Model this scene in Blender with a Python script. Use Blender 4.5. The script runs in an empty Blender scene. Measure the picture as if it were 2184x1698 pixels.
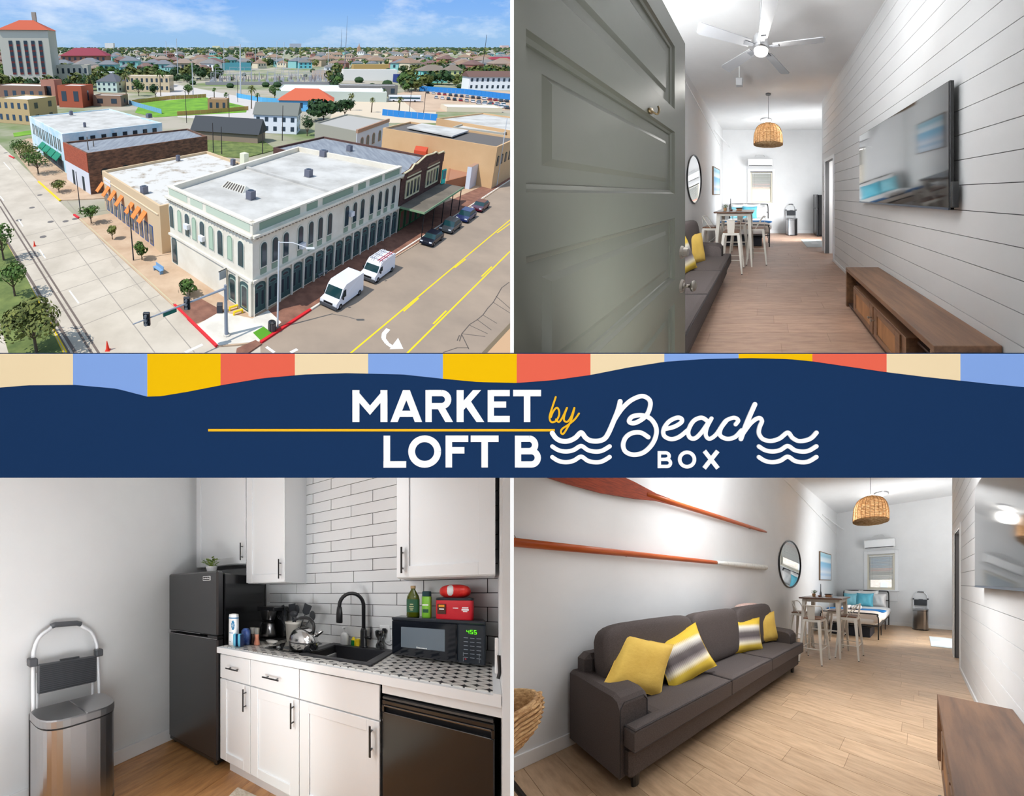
# A wall of four openings, each looking into a set built behind it, around a printed banner.
# Units are metres.  Top left: a town seen from the air.  Top right and bottom right: one loft
# room, built twice (seen from its doorway, and from beside its sofa).  Bottom left: its kitchenette.
# The four photographs of the collage have four different vanishing points, so each set stands on
# an oblique frame of its own (its depth axis and floor are skewed, as on a raked stage).
import bpy, bmesh, math, random
import numpy as np
from math import sin, cos, pi, radians, atan2, sqrt, hypot
random.seed(7); rng = np.random.default_rng(7)
scene = bpy.context.scene
COL = scene.collection
# ------------------------------------------------------------------ camera, world, sun, lamps, exposure
F, PX, PY = 950.0, 1092.0, 849.0          # camera focal length and centre in pixels of 2184 x 1698
D0 = 0.72                                  # distance of the wall of openings
cd = bpy.data.cameras.new('camera'); cam = bpy.data.objects.new('camera', cd); COL.objects.link(cam)
cam.location = (0, 0, 0); cam.rotation_euler = (radians(90), 0, 0)
cd.sensor_width = 36; cd.lens = 36*F/2184; cd.clip_start = 0.05; cd.clip_end = 30000
scene.camera = cam
scene.view_settings.view_transform = 'Standard'; scene.view_settings.look = 'None'
scene.view_settings.exposure = 0; scene.view_settings.gamma = 1
scene.view_settings.use_curve_mapping = False
scene.cycles.max_bounces = 7; scene.cycles.diffuse_bounces = 4; scene.cycles.use_adaptive_sampling = True; scene.cycles.adaptive_threshold = .02; scene.cycles.glossy_bounces = 4
scene.cycles.transparent_max_bounces = 12; scene.cycles.transmission_bounces = 6
scene.cycles.use_denoising = True; scene.cycles.caustics_reflective = False; scene.cycles.caustics_refractive = False
scene.cycles.sample_clamp_indirect = 6

class Frame:
    """A set: local metres (x right, y away, z up, floor z=0) -> world, seen from local point eye."""
    def __init__(s, f, cx, cy, yaw, pitch, eye):
        s.f, s.cx, s.cy = f, cx, cy; s.eye = np.array(eye, float)
        y, p = radians(yaw), radians(pitch)
        d = np.array([sin(y)*cos(p), cos(y)*cos(p), -sin(p)]); r = np.array([cos(y), -sin(y), 0.]); u = np.cross(r, d)
        s.R = np.array([r, d, u]); k = F/f
        s.A = np.array([[1, k*(cx-PX)/F, 0], [0, k, 0], [0, k*(PY-cy)/F, 1]]) @ s.R
        s.clips = []
    def W(s, p): return s.A @ (np.asarray(p, float)-s.eye)
    def at(s, px, py, X=None, Y=None, Z=None):
        r = s.R.T @ np.array([(px-s.cx)/s.f, 1, (s.cy-py)/s.f])
        i, v = (0, X) if X is not None else (1, Y) if Y is not None else (2, Z)
        return s.eye + r*((v-s.eye[i])/r[i])
    def onto(s, px, py, p0, dr):                       # point on the vertical plane through p0 along dr
        r = s.R.T @ np.array([(px-s.cx)/s.f, 1, (s.cy-py)/s.f]); n = np.array([-dr[1], dr[0], 0.])
        return s.eye + r*((np.asarray(p0)-s.eye) @ n/(r @ n))
TOWN = Frame(957, 544, 376, 0, 16.1, (0, 0, 27.2))
DOORWAY = Frame(520, 1630, 415, 0, 0, (1.56, 0, 1.45))
LOUNGE = Frame(510, 1640, 1242, -32, 0, (2.5, 0.5, 1.38))
KITCHEN = Frame(600, 544, 1268, -39.8, 0, (0, 0, 1.28))
ZT, ZB, XG = (PY-753)/F*D0, (PY-1019)/F*D0, 4/F*D0
DOORWAY.clips = [((XG, 0, 0), (1, 0, 0)), ((0, 0, ZT), (0, 0, 1)), ((0, D0, 0), (0, 1, 0))]
LOUNGE.clips = [((XG, 0, 0), (1, 0, 0)), ((0, 0, ZB), (0, 0, -1)), ((0, D0, 0), (0, 1, 0))]
KITCHEN.clips = [((-XG, 0, 0), (-1, 0, 0)), ((0, 0, ZB), (0, 0, -1)), ((0, D0, 0), (0, 1, 0))]
TOWN.clips = []
class Plain:
    clips = []; A = np.eye(3); eye = np.zeros(3)
    def W(s, p): return np.asarray(p, float)
WORLD = Plain()

# sky: horizon of the town set lies in the plane z = 0.788 y, so the sky turns with it
w = bpy.data.worlds.new('sky'); scene.world = w; w.use_nodes = True
nt = w.node_tree; N = nt.nodes; Lk = nt.links; N.clear()
def nd(nt_, typ, **kw):
    n = nt_.nodes.new(typ)
    for k, v in kw.items():
        if k.startswith('i_'):
            n.inputs[k[2:].replace('_', ' ')].default_value = v
        else: setattr(n, k, v)
    return n
def lin(c): return tuple(((x/255)/12.92 if x/255 <= .04045 else ((x/255+.055)/1.055)**2.4) for x in c)+(1,)
def ramp(nt_, stops, interp='LINEAR'):
    r = nt_.nodes.new('ShaderNodeValToRGB'); r.color_ramp.interpolation = interp
    e = r.color_ramp.elements
    while len(e) < len(stops): e.new(0.5)
    for el, (p, c) in zip(e, stops): el.position = p; el.color = c if len(c) == 4 else tuple(c)+(1,)
    return r
tc = nd(nt, 'ShaderNodeTexCoord'); mp = nd(nt, 'ShaderNodeMapping', vector_type='POINT')
mp.inputs['Rotation'].default_value = (-math.atan(749/950), 0, 0)
sp = nd(nt, 'ShaderNodeSeparateXYZ'); Lk.new(tc.outputs['Generated'], mp.inputs['Vector']); Lk.new(mp.outputs[0], sp.inputs[0])
gr = ramp(nt, [(0, lin((150, 188, 225))), (.02, lin((150, 190, 232))), (.05, lin((128, 176, 236))), (.12, lin((96, 156, 230))), (.35, lin((150, 182, 222))), (1, lin((166, 188, 216)))])
Lk.new(sp.outputs['Z'], gr.inputs[0])
cm = nd(nt, 'ShaderNodeMapping'); cm.inputs['Scale'].default_value = (3.2, 3.2, 10.5); cm.inputs['Location'].default_value = (2.1, 0.4, 0.0)
Lk.new(mp.outputs[0], cm.inputs['Vector'])
no = nd(nt, 'ShaderNodeTexNoise', i_Scale=1.6, i_Detail=7.0, i_Roughness=.62); Lk.new(cm.outputs[0], no.inputs['Vector'])
cr = ramp(nt, [(.5, (0, 0, 0)), (.62, (.45, .45, .45)), (.75, (1, 1, 1))]); Lk.new(no.outputs[0], cr.inputs[0])
mx = nd(nt, 'ShaderNodeMixRGB'); mx.inputs['Color2'].default_value = lin((228, 238, 250)); Lk.new(cr.outputs[0], mx.inputs[0]); Lk.new(gr.outputs[0], mx.inputs['Color1'])
bg = nd(nt, 'ShaderNodeBackground', i_Strength=1.1); Lk.new(mx.outputs[0], bg.inputs[0])
wo = nd(nt, 'ShaderNodeOutputWorld'); Lk.new(bg.outputs[0], wo.inputs[0])
from mathutils import Vector, Matrix
def lamp(kind, name, loc, energy, color=(1, 1, 1), size=.2, size_y=None, aim=None, angle=None):
    ld = bpy.data.lights.new(name, kind); lo = bpy.data.objects.new(name, ld); COL.objects.link(lo)
    ld.energy = energy; ld.color = color
    if kind == 'AREA':
        ld.size = size
        if size_y: ld.shape = 'RECTANGLE'; ld.size_y = size_y
    elif kind in ('POINT', 'SPOT'): ld.shadow_soft_size = size
    if kind == 'SUN': ld.angle = radians(angle or .6)
    lo.location = loc
    if aim is not None: lo.rotation_euler = Vector(aim).to_track_quat('-Z', 'Y').to_euler()
    return lo
sun_dir = TOWN.A @ np.array([-.52, -.22, .83])            # towards the sun, from the town
lamp('SUN', 'sun', (0, 0, 50), 3.4, (1, .96, .9), aim=-sun_dir)
# added fill lamps behind the camera, inside the unseen box
lamp('AREA', 'front_fill_lamp', (0, -1.6, 1.9), 58, size=2.6, size_y=1.6, aim=(0, 1, -.55))  # added fill onto the banner and in through the openings
lamp('AREA', 'front_low_fill_lamp', (0, -2.4, -1.2), 38, size=3.0, size_y=1.0, aim=(0, 1, .4))  # added fill from low behind the camera
COOL = (.94, .975, 1)
def set_lamp(S, name, p, energy, size, size_y, aim, color=COOL):
    return lamp('AREA', name, S.W(p), energy, color, size, size_y, aim=tuple(S.A @ np.array(aim, float)))
# added fill lamps brightening the sets from spots out of view
lamp('AREA', 'kitchen_top_fill', (-1.7, 1.5, -.14), 26, COOL, 2.2, 1.2, aim=(-.2, .1, -1))  # added fill under the shelf, no such ceiling fixture
lamp('AREA', 'kitchen_side_fill', (-2.1, 1.25, -.5), 12, COOL, .8, .5, aim=(.1, .7, -1.2))  # added fill past the left edge of the view
kl_ = lamp('AREA', 'kitchen_low_fill', (-1.35, 1.25, -1.35), 13, COOL, .5, .4, aim=(-.75, .9, -.3)); kl_.data.spread = radians(120)  # added fill below the view, for floor and low wall
lamp('AREA', 'kitchen_shelf_fill', (-1.2, .92, -.16), 8, COOL, 1.2, .2, aim=(-.9, 1, -.5))  # added fill hidden behind the banner
lamp('AREA', 'lounge_top_fill', (2.3, 3.2, -.14), 44, COOL, 2.2, 2.4, aim=(.25, .2, -1))  # added overhead fill under the shelf, not a ceiling fixture
lamp('AREA', 'lounge_mid_fill', (3.4, 5.3, -.14), 215, COOL, 2.4, 1.8, aim=(.1, .2, -1))  # added overhead fill for the middle of the room
lamp('AREA', 'lounge_shelf_fill', (.8, .92, -.16), 13, COOL, 1.2, .2, aim=(.0, 1, -.3))  # added fill behind the banner, aimed into the lounge
set_lamp(LOUNGE, 'lounge_alcove_fill', (3.8, 7.3, 1.5), 180, 1.6, 1.7, (-1, .45, .0))  # added fill hidden in the alcove, for the far end
el_ = set_lamp(DOORWAY, 'entry_top_fill', (1.2, 1.7, 3.8), 48, 1.2, 1.6, (-.05, .5, -1)); el_.data.spread = radians(125)  # added fill above the view, no fixture there
lamp('AREA', 'entry_shelf_fill', (1.0, 1.0, .09), 25, COOL, 1.2, .15, aim=(-.1, 1, 1.1))  # added upward fill hidden by the banner
bl_ = set_lamp(DOORWAY, 'behind_door_fill', (.5, 1.7, 2.0), 205, .6, .6, (-.3, .8, 1)); bl_.data.spread = radians(105)  # added fill hidden by the door leaf, brightens the ceiling
set_lamp(DOORWAY, 'room_alcove_fill', (3.8, 7.3, 1.5), 175, 1.6, 1.7, (-1, .5, .0))  # added fill round the wall end, brightens the back wall
for S_, n_ in ((DOORWAY, 'upper'), (LOUNGE, 'lower')): lamp('POINT', 'passage_fill_'+n_, S_.W((3.6, 5.65, 1.9)), 14, (1, .98, .95), .15)  # added fill to brighten the dark passage

# ------------------------------------------------------------------ materials
MATS = {}
def mat(name, color, rough=.6, metal=0, spec=.5, noise=None, bump=None, trans=0, emit=None, estr=0, alpha=1, tint=0, coat=0, ior=1.45):
    """Plain procedural material. noise=(scale,(sx,sy,sz),colour2,lo,hi) mixes colour2 in; bump=(scale,strength,(sx,sy,sz)); tint varies it per object."""
    if name in MATS: return MATS[name]
    m = bpy.data.materials.new(name); m.use_nodes = True; t = m.node_tree; b = t.nodes['Principled BSDF']
    b.inputs['Roughness'].default_value = rough; b.inputs['Metallic'].default_value = metal
    b.inputs['Specular IOR Level'].default_value = spec; b.inputs['IOR'].default_value = ior
    b.inputs['Transmission Weight'].default_value = trans; b.inputs['Coat Weight'].default_value = coat
    b.inputs['Alpha'].default_value = alpha
    c = lin(color); b.inputs['Base Color'].default_value = c; src = None
    at = nd(t, 'ShaderNodeAttribute', attribute_name='lc')
    if noise:
        sc, (sx, sy, sz), c2, lo, hi = noise
        m1 = nd(t, 'ShaderNodeMapping'); m1.inputs['Scale'].default_value = (sx, sy, sz); t.links.new(at.outputs['Vector'], m1.inputs[0])
        n = nd(t, 'ShaderNodeTexNoise', i_Scale=sc, i_Detail=5.0, i_Roughness=.6); t.links.new(m1.outputs[0], n.inputs['Vector'])
        r = ramp(t, [(lo, c), (hi, lin(c2))]); t.links.new(n.outputs[0], r.inputs[0]); src = r.outputs[0]
    if tint:
        oi = nd(t, 'ShaderNodeObjectInfo'); mr = nd(t, 'ShaderNodeMapRange'); mr.inputs['To Min'].default_value = 1-tint; mr.inputs['To Max'].default_value = 1+tint*.6
        t.links.new(oi.outputs['Random'], mr.inputs[0]); hs = nd(t, 'ShaderNodeHueSaturation'); hs.inputs['Color'].default_value = c
        if src: t.links.new(src, hs.inputs['Color'])
        t.links.new(mr.outputs[0], hs.inputs['Value']); src = hs.outputs[0]
    if src: t.links.new(src, b.inputs['Base Color'])
    if bump:
        sc, st, s3 = bump
        m2 = nd(t, 'ShaderNodeMapping'); m2.inputs['Scale'].default_value = s3; t.links.new(at.outputs['Vector'], m2.inputs[0])
        n2 = nd(t, 'ShaderNodeTexNoise', i_Scale=sc, i_Detail=3.0); t.links.new(m2.outputs[0], n2.inputs['Vector'])
        bp_ = nd(t, 'ShaderNodeBump', i_Strength=st, i_Distance=.01); t.links.new(n2.outputs[0], bp_.inputs['Height']); t.links.new(bp_.outputs[0], b.inputs['Normal'])
    if emit: b.inputs['Emission Color'].default_value = lin(emit); b.inputs['Emission Strength'].default_value = estr
    MATS[name] = m; return m
def stripes(name, axis, stops, period=1.0, rough=.8, jag=0, interp='LINEAR'):
    """Colour bands along a local axis, as woven or painted."""
    m = bpy.data.materials.new(name); m.use_nodes = True; t = m.node_tree; b = t.nodes['Principled BSDF']; b.inputs['Roughness'].default_value = rough
    at = nd(t, 'ShaderNodeAttribute', attribute_name='lc'); s = nd(t, 'ShaderNodeSeparateXYZ'); t.links.new(at.outputs['Vector'], s.inputs[0])
    a = nd(t, 'ShaderNodeMath', operation='MULTIPLY_ADD'); a.inputs[1].default_value = 1/period; a.inputs[2].default_value = .5; t.links.new(s.outputs[axis], a.inputs[0]); src = a.outputs[0]
    if jag:
        z = nd(t, 'ShaderNodeMath', operation='PINGPONG'); z.inputs[1].default_value = .008; t.links.new(s.outputs[0 if axis != 0 else 1], z.inputs[0])
        ad = nd(t, 'ShaderNodeMath', operation='MULTIPLY_ADD'); ad.inputs[1].default_value = jag; t.links.new(z.outputs[0], ad.inputs[0]); t.links.new(src, ad.inputs[2]); src = ad.outputs[0]
    r = ramp(t, [(p, lin(c)) for p, c in stops], interp); t.links.new(src, r.inputs[0]); t.links.new(r.outputs[0], b.inputs['Base Color'])
    MATS[name] = m; return m

# ------------------------------------------------------------------ mesh building
class MB:
    def __init__(s): s.v = []; s.f = []; s.lcv = None
    def add(s, vs, fs):
        b = len(s.v); s.v.extend([tuple(map(float, p)) for p in vs]); s.f.extend([tuple(b+i for i in q) for q in fs]); return s
    def box(s, lo, hi):
        x0, y0, z0 = lo; x1, y1, z1 = hi
        return s.add([(x0, y0, z0), (x1, y0, z0), (x1, y1, z0), (x0, y1, z0), (x0, y0, z1), (x1, y0, z1), (x1, y1, z1), (x0, y1, z1)],
                     [(0, 3, 2, 1), (4, 5, 6, 7), (0, 1, 5, 4), (1, 2, 6, 5), (2, 3, 7, 6), (3, 0, 4, 7)])
    def cbox(s, lo, hi, c=.004):
        lo = np.array(lo, float); hi = np.array(hi, float); c = min(c, .45*float(min(hi-lo))); vs = []; idx = {}
        for i in range(8):
            sg = [(i >> a) & 1 for a in range(3)]
            for a in range(3):
                p = [(hi[b] if sg[b] else lo[b]) for b in range(3)]
                for b in range(3):
                    if b != a: p[b] += -c if sg[b] else c
                idx[(i, a)] = len(vs); vs.append(p)
        fs = []
        cen = (lo+hi)/2
        def put(q):
            pts = [np.array(vs[k]) for k in q]; n = np.cross(pts[1]-pts[0], pts[2]-pts[0])
            if n @ (sum(pts)/len(pts)-cen) < 0: q = q[::-1]
            fs.append(tuple(q))
        for a in range(3):
            b, d = [(1, 2), (0, 2), (0, 1)][a]
            for sd in (0, 1):
                o = sd << a; put([idx[(o, a)], idx[(o | 1 << b, a)], idx[(o | 1 << b | 1 << d, a)], idx[(o | 1 << d, a)]])
            for sb in (0, 1):
                for sd in (0, 1):
                    i0 = (sb << b) | (sd << d); i1 = i0 | (1 << a)
                    put([idx[(i0, b)], idx[(i1, b)], idx[(i1, d)], idx[(i0, d)]])
        for i in range(8): put([idx[(i, 0)], idx[(i, 1)], idx[(i, 2)]])
        return s.add(vs, fs)
    def prism(s, pts, z0, z1, caps=True):
        n = len(pts); area = sum(pts[i][0]*pts[(i+1) % n][1]-pts[(i+1) % n][0]*pts[i][1] for i in range(n))
        if area < 0: pts = pts[::-1]
        vs = [(p[0], p[1], z0) for p in pts]+[(p[0], p[1], z1) for p in pts]
        fs = [(i, (i+1) % n, n+(i+1) % n, n+i) for i in range(n)]
        if caps: fs += [tuple(range(n))[::-1], tuple(range(n, 2*n))]
        return s.add(vs, fs)
    def cyl(s, p0, p1, r0, r1=None, n=12, caps=True):
        r1 = r0 if r1 is None else r1; p0 = np.array(p0, float); p1 = np.array(p1, float); d = p1-p0; L = np.linalg.norm(d); d = d/L if L else np.array([0, 0, 1.])
        a = np.cross(d, [0, 0, 1.] if abs(d[2]) < .9 else [1., 0, 0]); a /= np.linalg.norm(a); b = np.cross(d, a)
        vs = [p0+r0*(cos(2*pi*i/n)*a+sin(2*pi*i/n)*b) for i in range(n)]+[p1+r1*(cos(2*pi*i/n)*a+sin(2*pi*i/n)*b) for i in range(n)]
        fs = [(i, (i+1) % n, n+(i+1) % n, n+i) for i in range(n)]
        if caps: fs += [tuple(range(n))[::-1], tuple(range(n, 2*n))]
        return s.add(vs, fs)
    def lathe(s, prof, c=(0, 0, 0), n=24, sx=1, sy=1):
        vs = []; fs = []
        for r, z in prof:
            for i in range(n): vs.append((c[0]+sx*r*cos(2*pi*i/n), c[1]+sy*r*sin(2*pi*i/n), c[2]+z))
        for j in range(len(prof)-1):
            for i in range(n): fs.append((j*n+i, j*n+(i+1) % n, (j+1)*n+(i+1) % n, (j+1)*n+i))
        if prof[0][0] > 1e-6: fs.append(tuple(range(n))[::-1])
        if prof[-1][0] > 1e-6: fs.append(tuple(range((len(prof)-1)*n, len(prof)*n)))
        return s.add(vs, fs)
    def tube(s, path, r, n=8, closed=False):
        P = [np.array(p, float) for p in path]; m = len(P); R_ = r if hasattr(r, '__len__') else [r]*m; vs = []; up = None
        for i in range(m):
            t = (P[(i+1) % m]-P[i-1]) if (closed or 0 < i < m-1) else (P[1]-P[0] if i == 0 else P[-1]-P[-2])
            t = t/(np.linalg.norm(t)+1e-12)
            if up is None: up = np.cross(t, [0, 0, 1.] if abs(t[2]) < .9 else [1., 0, 0])
            up = up-t*(up @ t); up /= np.linalg.norm(up)+1e-12; b = np.cross(t, up)
            vs += [P[i]+R_[i]*(cos(2*pi*k/n)*up+sin(2*pi*k/n)*b) for k in range(n)]
        fs = []
        for i in range(m if closed else m-1):
            j = (i+1) % m
            for k in range(n): fs.append((i*n+k, i*n+(k+1) % n, j*n+(k+1) % n, j*n+k))
        if not closed: fs += [tuple(range(n))[::-1], tuple(range((m-1)*n, m*n))]
        return s.add(vs, fs)
    def soft(s, c, size, e=.35, n=20, m=12, e1=None):
        """Rounded box (superellipsoid)."""
        e1 = e if e1 is None else e1
        pw = lambda v, e_: math.copysign(abs(v)**e_, v); vs = []; fs = []
        for j in range(m+1):
            ph = -pi/2+pi*j/m
            for i in range(n):
                th = 2*pi*i/n
                vs.append((c[0]+size[0]/2*pw(cos(ph), e1)*pw(cos(th), e), c[1]+size[1]/2*pw(cos(ph), e1)*pw(sin(th), e), c[2]+size[2]/2*pw(sin(ph), e1)))
        for j in range(m):
            for i in range(n): fs.append((j*n+i, j*n+(i+1) % n, (j+1)*n+(i+1) % n, (j+1)*n+i))
        return s.add(vs, fs)
    def pillow(s, a, t, T, pinch=.1, n=14, b=None):
        """Square cushion in local XZ, thickness t along Y, moved by T(point)."""
        b = b or a; vs = []; fs = []; raw = []
        for sd in (-1, 1):
            for i in range(n+1):
                for j in range(n+1):
                    u = -1+2*i/n; v = -1+2*j/n
                    th = t/2*(max(0, (1-u**4)*(1-v**4)))**.55
                    x = a/2*u*(1-pinch*(1-v*v)); z = b/2*v*(1-pinch*(1-u*u))
                    w_ = .006*sin(9*u+3*v)*(1-u*u)*(1-v*v)
                    vs.append(T((x, sd*(th+w_*sd), z))); raw.append((x, sd*th, z))
        q = (n+1)**2
        for sd in (0, 1):
            for i in range(n):
                for j in range(n):
                    f = (sd*q+i*(n+1)+j, sd*q+(i+1)*(n+1)+j, sd*q+(i+1)*(n+1)+j+1, sd*q+i*(n+1)+j+1)
                    fs.append(f if sd == 0 else f[::-1])
        s.lcv = (s.lcv or [])+raw; return s.add(vs, fs)
    def xf(s, rz=0, t=(0, 0, 0), sc=1, rx=0, ry=0):
        M = np.array(Matrix.Rotation(rz, 3, 'Z') @ Matrix.Rotation(rx, 3, 'X') @ Matrix.Rotation(ry, 3, 'Y'))
        s.v = [tuple(M @ (np.array(p)*sc)+np.array(t)) for p in s.v]; return s
def mesh_of(name, mb, S, mat_, off=(0, 0, 0), rot=0, scale=1, smooth=False, clip=False, loc=None, sub=0):
    v = np.array(mb.v, float).reshape(-1, 3)
    lc = (v*scale+np.array(off)).astype(np.float32) if mb.lcv is None else np.array(mb.lcv, np.float32)
    c, s_ = cos(rot), sin(rot); v = v*scale
    v = np.stack([c*v[:, 0]-s_*v[:, 1], s_*v[:, 0]+c*v[:, 1], v[:, 2]], 1)
    wv = v @ S.A.T
    me = bpy.data.meshes.new(name); me.from_pydata(wv.tolist(), [], mb.f)
    a = me.attributes.new('lc', 'FLOAT_VECTOR', 'POINT'); a.data.foreach_set('vector', lc.ravel())
    if clip and S.clips:
        bm = bmesh.new(); bm.from_mesh(me)
        for co, no_ in S.clips:
            bmesh.ops.bisect_plane(bm, geom=bm.verts[:]+bm.edges[:]+bm.faces[:], plane_co=Vector(co)-Vector(loc), plane_no=no_, clear_outer=False, clear_inner=True)
        bm.to_mesh(me); bm.free()
    if smooth: me.polygons.foreach_set('use_smooth', [True]*len(me.polygons))
    if mat_: me.materials.append(mat_)
    me.update()
    return me
def props(o, label=None, cat=None, group=None, kind=None):
    if label: o['label'] = label
    if cat: o['category'] = cat
    if group: o['group'] = group
    if kind: o['kind'] = kind
    return o
class Thing:
    """A thing at a local point of a set; part() hangs meshes under it, all sharing its origin."""
    def __init__(s, S, name, label, cat, origin=(0, 0, 0), rot=0, group=None, scale=1, kind=None, clip=False):
        s.S, s.o, s.rot, s.sc, s.clip = S, np.array(origin, float), rot, scale, clip; s.loc = S.W(origin); s.name = name
        s.meta = (label, cat, group, kind); s.e = None; s.parts = []
    def root(s):
        if s.e is None:
            s.e = bpy.data.objects.new(s.name, None); COL.objects.link(s.e); s.e.location = s.loc; s.e.empty_display_size = .05; props(s.e, *s.meta)
        return s.e
    def one(s, mb, m, smooth=False, kind=None):
        me = mesh_of(s.name, mb, s.S, m, s.o, s.rot, s.sc, smooth, s.clip, s.loc)
        o = bpy.data.objects.new(s.name, me); COL.objects.link(o); o.location = s.loc; props(o, *s.meta); s.e = o
        return o
    def part(s, name, mb, m, parent=None, label=None, smooth=False, kind=None, me=None):
        if me is None: me = mesh_of(name, mb, s.S, m, s.o, s.rot, s.sc, smooth, s.clip, s.loc)
        if s.clip and len(me.vertices) == 0: return None
        o = bpy.data.objects.new(name, me); COL.objects.link(o); o.parent = parent or s.root(); props(o, label, kind=kind)
        return o
def dup(t, origin, label=None, group=None):
    """Copy of a thing and all its parts, standing at another point of the same set."""
    loc = t.S.W(origin)
    def cp(o, parent):
        c = o.copy(); COL.objects.link(c); c.parent = parent
        for ch in o.children: cp(ch, c)
        return c
    r = cp(t.e, None); r.location = loc
    if label: r['label'] = label
    if group: r['group'] = group
    return r
def struct(S, name, mb, m, clip=True, smooth=False, origin=(0, 0, 0), label=None):
    t = Thing(S, name, label, None, origin, kind='structure', clip=clip); t.one(mb, m, smooth); return t
def V3(a, b, t): return tuple(a[i]+(b[i]-a[i])*t for i in range(3))
def spline(pts, n=6, closed=False):
    out = []; m = len(pts); P = [np.array(p, float) for p in pts]
    for i in range(m if closed else m-1):
        p0 = P[(i-1) % m] if closed or i > 0 else P[0]; p1 = P[i]; p2 = P[(i+1) % m]; p3 = P[(i+2) % m] if closed or i < m-2 else P[-1]
        for k in range(n):
            t = k/n; out.append(.5*((2*p1)+(-p0+p2)*t+(2*p0-5*p1+4*p2-p3)*t*t+(-p0+3*p1-3*p2+p3)*t**3))
    if not closed: out.append(P[-1])
    return out
WHITE = mat('white_paint', (232, 232, 232), .75, noise=(2, (1, 1, 1), (226, 226, 226), .3, .7))
TRIM = mat('white_gloss_trim', (238, 238, 238), .45)
BLACK = mat('black_satin', (26, 26, 28), .35)
STEEL = mat('brushed_steel', (190, 190, 192), .28, 1, bump=(40, .05, (1, 1, .05)))
CHROME = mat('polished_chrome', (215, 215, 215), .16, 1)
# ------------------------------------------------------------------ unseen box added to shut out sun and sky, wall of openings, banner
def bp(px, py, y=D0): return ((px-PX)/F*D0, y, (PY-py)/F*D0)
ROOMW = mat('enclosure_paint', (225, 225, 225), .8)
XL, XR, ZL, ZH, YB = -3.3, 3.3, -2.3, 3.3, -3.6
struct(WORLD, 'wall_shield_left', MB().box((XL-.1, YB, ZL), (XL, D0+.03, ZH)), ROOMW, False)  # side of the added box that keeps sun out of the rooms
struct(WORLD, 'wall_shield_right', MB().box((XR, YB, ZL), (XR+.1, D0+.03, ZH)), ROOMW, False)
struct(WORLD, 'wall_shield_back', MB().box((XL, YB-.1, ZL), (XR, YB, ZH)), ROOMW, False)
struct(WORLD, 'floor_shield', MB().box((XL-.1, YB-.1, ZL-.1), (XR+.1, D0+.03, ZL)), ROOMW, False)
struct(WORLD, 'ceiling_shield', MB().box((XL-.1, YB-.1, ZH), (XR+.1, D0+.03, ZH+.1)), ROOMW, False)
e = 100
x0, _, z1 = bp(-e, -e); x1, _, z0 = bp(2184+e, 1698+e)
fw = MB(); fw.box((XL, D0, ZL), (x0, D0+.03, ZH)); fw.box((x1, D0, ZL), (XR, D0+.03, ZH)); fw.box((x0, D0, z1), (x1, D0+.03, ZH)); fw.box((x0, D0, ZL), (x1, D0+.03, z0))
struct(WORLD, 'wall_front', fw, ROOMW, False)
# partitions behind the gutters and behind the banner
PART = mat('gutter_white', (250, 250, 250), .6, spec=0)
g = MB(); g.box((-XG, D0, ZT), (XG, 3.6, z1+4.2)); struct(WORLD, 'wall_partition_upper', g, PART, False)
g = MB(); g.box((-XG, D0, z0-2.2), (XG, 5.0, ZB)); struct(WORLD, 'wall_partition_lower', g, PART, False)
g = MB(); g.box((XL-.6, D0+.004, ZB), (XR+1.6, 8.2, ZT)); struct(WORLD, 'trim_shelf', g, ROOMW, False)
NAVY = mat('banner_navy', (29, 55, 94), .7, spec=0)
BW = mat('banner_white', (255, 255, 255), .6, spec=0); BY = mat('banner_gold', (246, 190, 44), .65, spec=0)
bt = Thing(WORLD, 'banner', 'navy banner with striped awning edge reading MARKET LOFT B by Beach BOX', 'banner', bp(1092, 886))
def flat(pts, y0, y1, o=bt.o):
    """Solid of a picture outline (pixels), between depths y0 (front) and y1."""
    mb = MB(); P = [(bp(*p)[0], bp(*p)[2]) for p in pts]; n = len(P)
    area = sum(P[i][0]*P[(i+1) % n][1]-P[(i+1) % n][0]*P[i][1] for i in range(n))
    if area < 0: P = P[::-1]
    vs = [(p[0]-o[0], y0-o[1], p[1]-o[2]) for p in P]+[(p[0]-o[0], y1-o[1], p[1]-o[2]) for p in P]
    mb.add(vs, [tuple(range(n))]+[tuple(range(n, 2*n))[::-1]]+[(i+n, (i+1) % n+n, (i+1) % n, i) for i in range(n)]); return mb
wave = [(-20, 828), (0, 827), (60, 822), (160, 821), (250, 829), (316, 846), (345, 845), (400, 836), (472, 822), (560, 807), (650, 799), (740, 796), (860, 799), (945, 808), (1020, 815), (1102, 817), (1180, 811), (1259, 800), (1340, 784), (1416, 772), (1500, 766), (1600, 764), (1680, 766), (1731, 771), (1800, 781), (1889, 794), (1970, 804), (2046, 812), (2110, 819), (2204, 828)]
wx = [p[0] for p in wave]; wy = [p[1] for p in wave]
WS = [(float(x), float(np.interp(x, wx, wy))) for x in range(-20, 2205, 14)]
bt.part('board', flat([(-20, 753), (2204, 753), (2204, 1019), (-20, 1019)], D0-.001, D0+.004), NAVY)
TAN, BLU, YEL, COR = [mat('stripe_'+n, c, .65, spec=0) for n, c in (('tan', (241, 218, 178)), ('blue', (133, 167, 228)), ('yellow', (244, 192, 15)), ('coral', (234, 104, 82)))]
eb = [2, 158, 316, 472, 630, 786, 945, 1102, 1259, 1416, 1574, 1731, 1889, 2046, 2184]
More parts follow.
